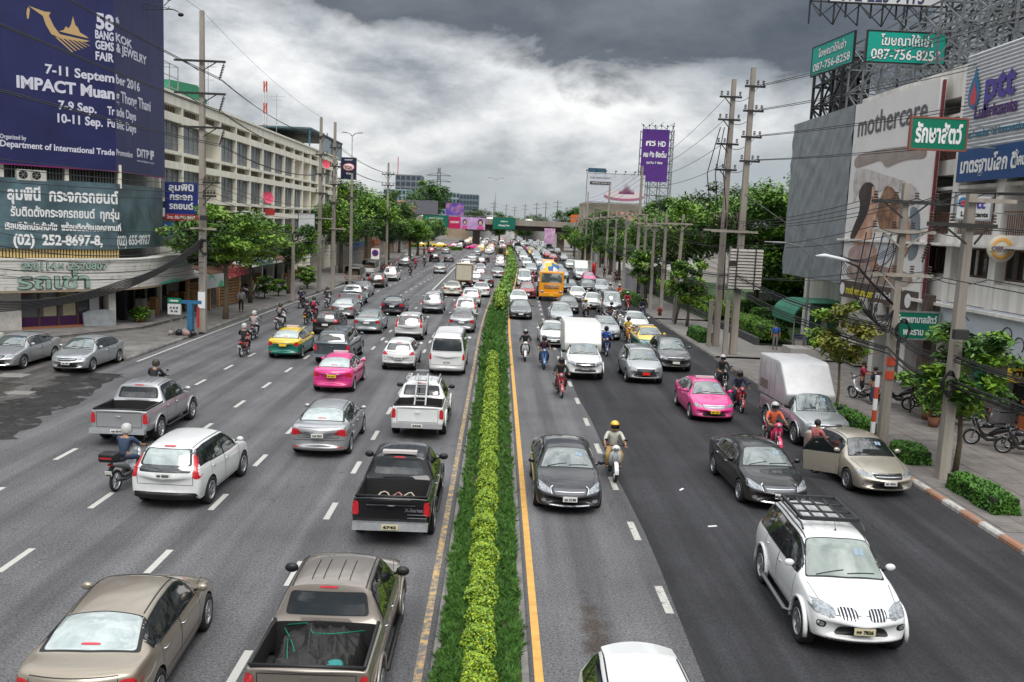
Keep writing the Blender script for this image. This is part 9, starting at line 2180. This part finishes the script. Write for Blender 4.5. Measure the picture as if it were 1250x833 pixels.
ride('sport','lean',-13.1,34.6,AW - .1,PT['black'],DK,DK,BH,'motorbike hidden behind the grey silver pickup','black-clad rider behind the grey silver pickup',GBL)
ride('scooter','ride',-13.2,47.3,AW,PT['red'],DK,DK,WH_,'red-tailed scooter nearest the left kerb','rider in black with a white helmet nearest the left kerb',GBL)
ride('scooter','ride',-14.4,53.7,AW + .08,PT['ice'],c_('grey and pink',(.32,.28,.28)),DK,WH_,'teal and white scooter second along the left kerb','rider in a pale waistcoat and white helmet',GBL)
ride('scooter','ride',-14.1,59.0,AW - .12,PT['white'],DK,DK,BH,'white scooter third along the left kerb','dark rider leaning over the white scooter',GBL,bag=GY)
ride('sport','lean',-13.1,62.3,AW + .06,PT['black'],DK,NV,BH,'black motorbike with a yellow plate ahead of the green taxi','rider in black on the yellow-plated motorbike',GBL,plate=PLATE_Y)
ride('scooter','ride',-13.1,64.8,AW,PT['red'],NV,NV,BH,'red scooter beside the black hatchback','rider in navy on the red scooter by the black hatchback',GBL,bag=RDV)
ride('scooter','ride',-15.8,73.0,AW,PT['blackpearl'],NV,NV,BH,'scooter stopped by the left pavement','rider in dark blue waiting at the left pavement',GBL)
ride('scooter','lean',-13.9,74,AW,PT['white'],DK,NV,BH,'white-tailed scooter left of the silver pickup','rider in dark clothes left of the silver pickup',GBL)
ride('scooter','ride',-11.7,121,AW,PT['black'],DK,DK,BH,'far motorbike in the open left road, nearer one','far rider in black in the open left road',GBL)
ride('scooter','ride',-12.6,138,AW,PT['red'],RDV,DK,RH,'far motorbike with a red rider in the open left road','far rider in red in the open left road',GBL)
ride('scooter','ride',-11.9,146,AW,PT['black'],DK,DK,WH_,'far motorbike right of the red rider','far rider in black right of the red one',GBL)
ride('scooter','ride',-15.6,190,AW,PT['red'],RDV,DK,BH,'farthest motorbike before the junction on the left','farthest rider before the junction on the left',GBL)
ride('scooter','ride',-14.0,200,AW,PT['white'],DK,DK,WH_,'farthest motorbike before the junction on the right','farthest rider before the junction, in a white helmet',GBL)
ride('scooter','ride_short',3.72,26.6,TW,PT['white'],CRM,KH,YH,'white scooter beside the dark pearl saloon','rider in a cream top and yellow helmet',GBR)
ride('sport','ride',2.98,39.4,TW + .06,PT['red'],DK,DK,BH,'red sport motorbike alone in the median lane','rider all in black on the red sport motorbike',GBR,lean=.06)
ride('scooter','ride_short',2.6,47.0,TW,mat('paint blue',(.02,.12,.38),.3,coat=1),c_('dark maroon',(.05,.02,.03)),DK,BH,'blue and white scooter left of the white box pickup','rider in dark maroon on the blue scooter',GBR)
ride('scooter','ride',1.68,49.5,TW,PT['white'],DK,DK,GH,'white scooter nearest the median','rider in black with a silver helmet near the median',GBR,bag=NV)
ride('scooter','ride',6.55,52.7,TW,mat('paint deep blue',(.02,.03,.12),.3,coat=1),BRT,NV,DK,'dark blue motorbike carrying a rider in a bright blue jacket','rider in a bright blue jacket behind the white box pickup',GBR)
ride('sport','ride_short',8.75,59.0,TW,PT['orange'],YL,DK,BH,'orange motorbike in front of the white saloon','rider in a yellow vest on the orange motorbike',GBR)
ride('scooter','ride',10.9,42.3,TW,PT['blackpearl'],DK,DK,WH_,'motorbike just behind the approaching pink taxi','rider in black with a white helmet behind the pink taxi',GBR)
ride('sport','ride',10.45,37.6,TW,PT['red'],NV,NV,BH,'red motorbike beside the approaching pink taxi','rider in navy with a black helmet beside the pink taxi',GBR)
ride('scooter','ride_short',9.85,30.7,TW,paint('hot pink',(.70,.03,.13)),ORG,DK,WH_,'hot pink scooter between the black saloon and the silver box pickup','rider in an orange top on the hot pink scooter',GBR)
ride('scooter','ride_short',7.2,72.4,TW,PT['black'],WT,DK,YH,'black scooter in the gap beside the silver seven seater','rider in white with a yellow helmet in the gap',GBR)
ride('scooter','lean',9.0,70.5,TW + .5,PT['white'],DK,NV,BH,'white scooter angled in front of the silver van','rider in black crossing in front of the silver van',GBR)
ride('sport','ride',9.3,67.6,TW,PT['white'],GY,DK,BH,'silver and white motorbike beside the white saloon','rider in grey beside the white saloon',GBR,bag=DK)
ride('scooter','ride',12.0,82.4,TW,PT['red'],RDV,DK,WH_,'red scooter along the right kerb','rider in crimson along the right kerb',GBR)
ride('scooter','ride',12.3,75.6,TW,mat('paint deep blue',(.02,.03,.12)),NV,NV,BH,'dark blue scooter at the driveway mouth','rider in navy at the driveway mouth',GBR)
ride('scooter','ride',4.45,113,TW,PT['red'],RDV,DK,RH,'red scooter left of the cement truck','rider in red left of the cement truck',GBR)
ride('scooter','ride',12.6,92.5,TW,PT['orange'],ORG,DK,WH_,'orange scooter in the kerb cluster behind the silver van','rider in orange in the kerb cluster',GBR)
ride('scooter','ride',11.9,94.5,TW,PT['white'],WT,DK,WH_,'white scooter in the kerb cluster behind the silver van','rider in white in the kerb cluster',GBR)
# parked motorbikes
GP = 'motorbikes parked on the right pavement'
for k,x,y,rz,c,lb in (('box',18.2,39.4,2.75,'black','parked motorbike with a red and black top box'),('sport',18.7,38.2,2.9,'blackpearl','parked motorbike next to the top box one'),('scooter',19.0,35.4,2.8,'black','parked scooter half hidden behind the leafy tree'),('sport',18.2,31.9,2.7,'black','black naked motorbike parked by the shop doorstep'),('sport',18.7,30.7,2.75,'blackpearl','second naked motorbike at the right picture edge'),('scooter',16.9,40.2,2.0,'greysilver','motorbike standing between the two men on the pavement')):
 bike(k,x,y,rz,PT[c],lb,GP,z=.145,lean=-.10)
for i,(x,y) in enumerate(((-22.3,74.5),(-21.9,76),(-22.3,77.5),(-21.8,79.5),(-22.2,82),(-21.6,84))): bike(['scooter','sport'][i % 2],x,y,.3,PT[['black','red','blackpearl','white','black','silver'][i]],'motorbike parked in the shade of the left shops','motorbikes parked by the left shops',z=.14)
for i in range(8): bike(['scooter','sport'][i % 2],-17.8 + drift(150) ,122 + i * 1.6,.2,PT[['black','red','blackpearl','white'][i % 4]],'motorbike parked in the far row by the no parking sign','motorbikes parked in the far left row',z=.14)
# people on foot
person('walk',-18.95,67.0,.14,TW + .3,c_('pale shirt',(.42,.42,.46)),c_('black trousers',(.02,.02,.02)),'man in a pale shirt walking on the left pavement',bag=None)
person('busy',17.05,40.9,.145,-.5,RDV,DK,'man in a crimson jacket leaning over a motorbike')
person('stand',16.95,39.3,.145,2.2,NV,JN,'man in a dark top standing with his back to the road')
person('stand',18.0,57.2,.15,TW - .3,BRT,GY,'boy in a bright blue shirt by the kiosk')
person('walk',15.9,103,.145,TW,c_('white shirt',(.5,.52,.58)),DK,'pedestrian in a white shirt by the striped hoarding')
person('busy',10.35,27.95,.0,R(25),c_('pink shirt',(.42,.12,.12)),c_('dark shorts',(.05,.03,.03)),'driver stepping out behind the open beige door')
for i,(x,y) in enumerate(((15.1,118),(15.6,123),(15.0,131))): person('stand',x + .5,y,.14,TW,DK,DK,'dark-clad pedestrian waiting far along the right pavement',group='people waiting on the far right pavement')
# planters under the tree
for i,(x,y) in enumerate(((18.0,36.4),(18.5,35.7),(17.6,35.0))):
 t = empty('potted_plant',(x,y,.145),0,['potted fern in a terracotta pot left of the parked bikes','potted fern in a terracotta pot nearest the shop','big leafy potted plant in front of the others'][i],'plant','potted plants on the right pavement')
 link('foliage',leaf_cloud([(0,0,.95)],[(.6,.6,.5)],260,.22,LEAF),t);mb = MB();mb.lathe([(0,0),(.17,0),(.24,.42),(.20,.42)],14);link('pot',mb.mesh('pot',MATS['clay pot']),t)
t = empty('potted_plant',(17.9,37.7,.145),0,'small palm-like plant with arching bright leaves','plant','potted plants on the right pavement');link('foliage',leaf_cloud([(0,0,1.5)],[(.9,.9,.35)],300,.30,LEAF),t);mb = MB();mb.tube([(0,0,0),(0,0,1.3)],.04,6);link('stem',mb.mesh('s',BARK),t)
# litter on the new asphalt
for i,(x,y,a) in enumerate(((5.75,22.2,.3),(5.6,25.4,1.0))): mb = MB();mb.box(-.12,.12,-.03,.03,0,.015);o = mb.build('litter',WHITE);o.location = (x,y,.014);o.rotation_euler.z = a;tag(o,['crumpled white wrapper on the dark asphalt, nearer','crumpled white wrapper on the dark asphalt, farther'][i],'litter')
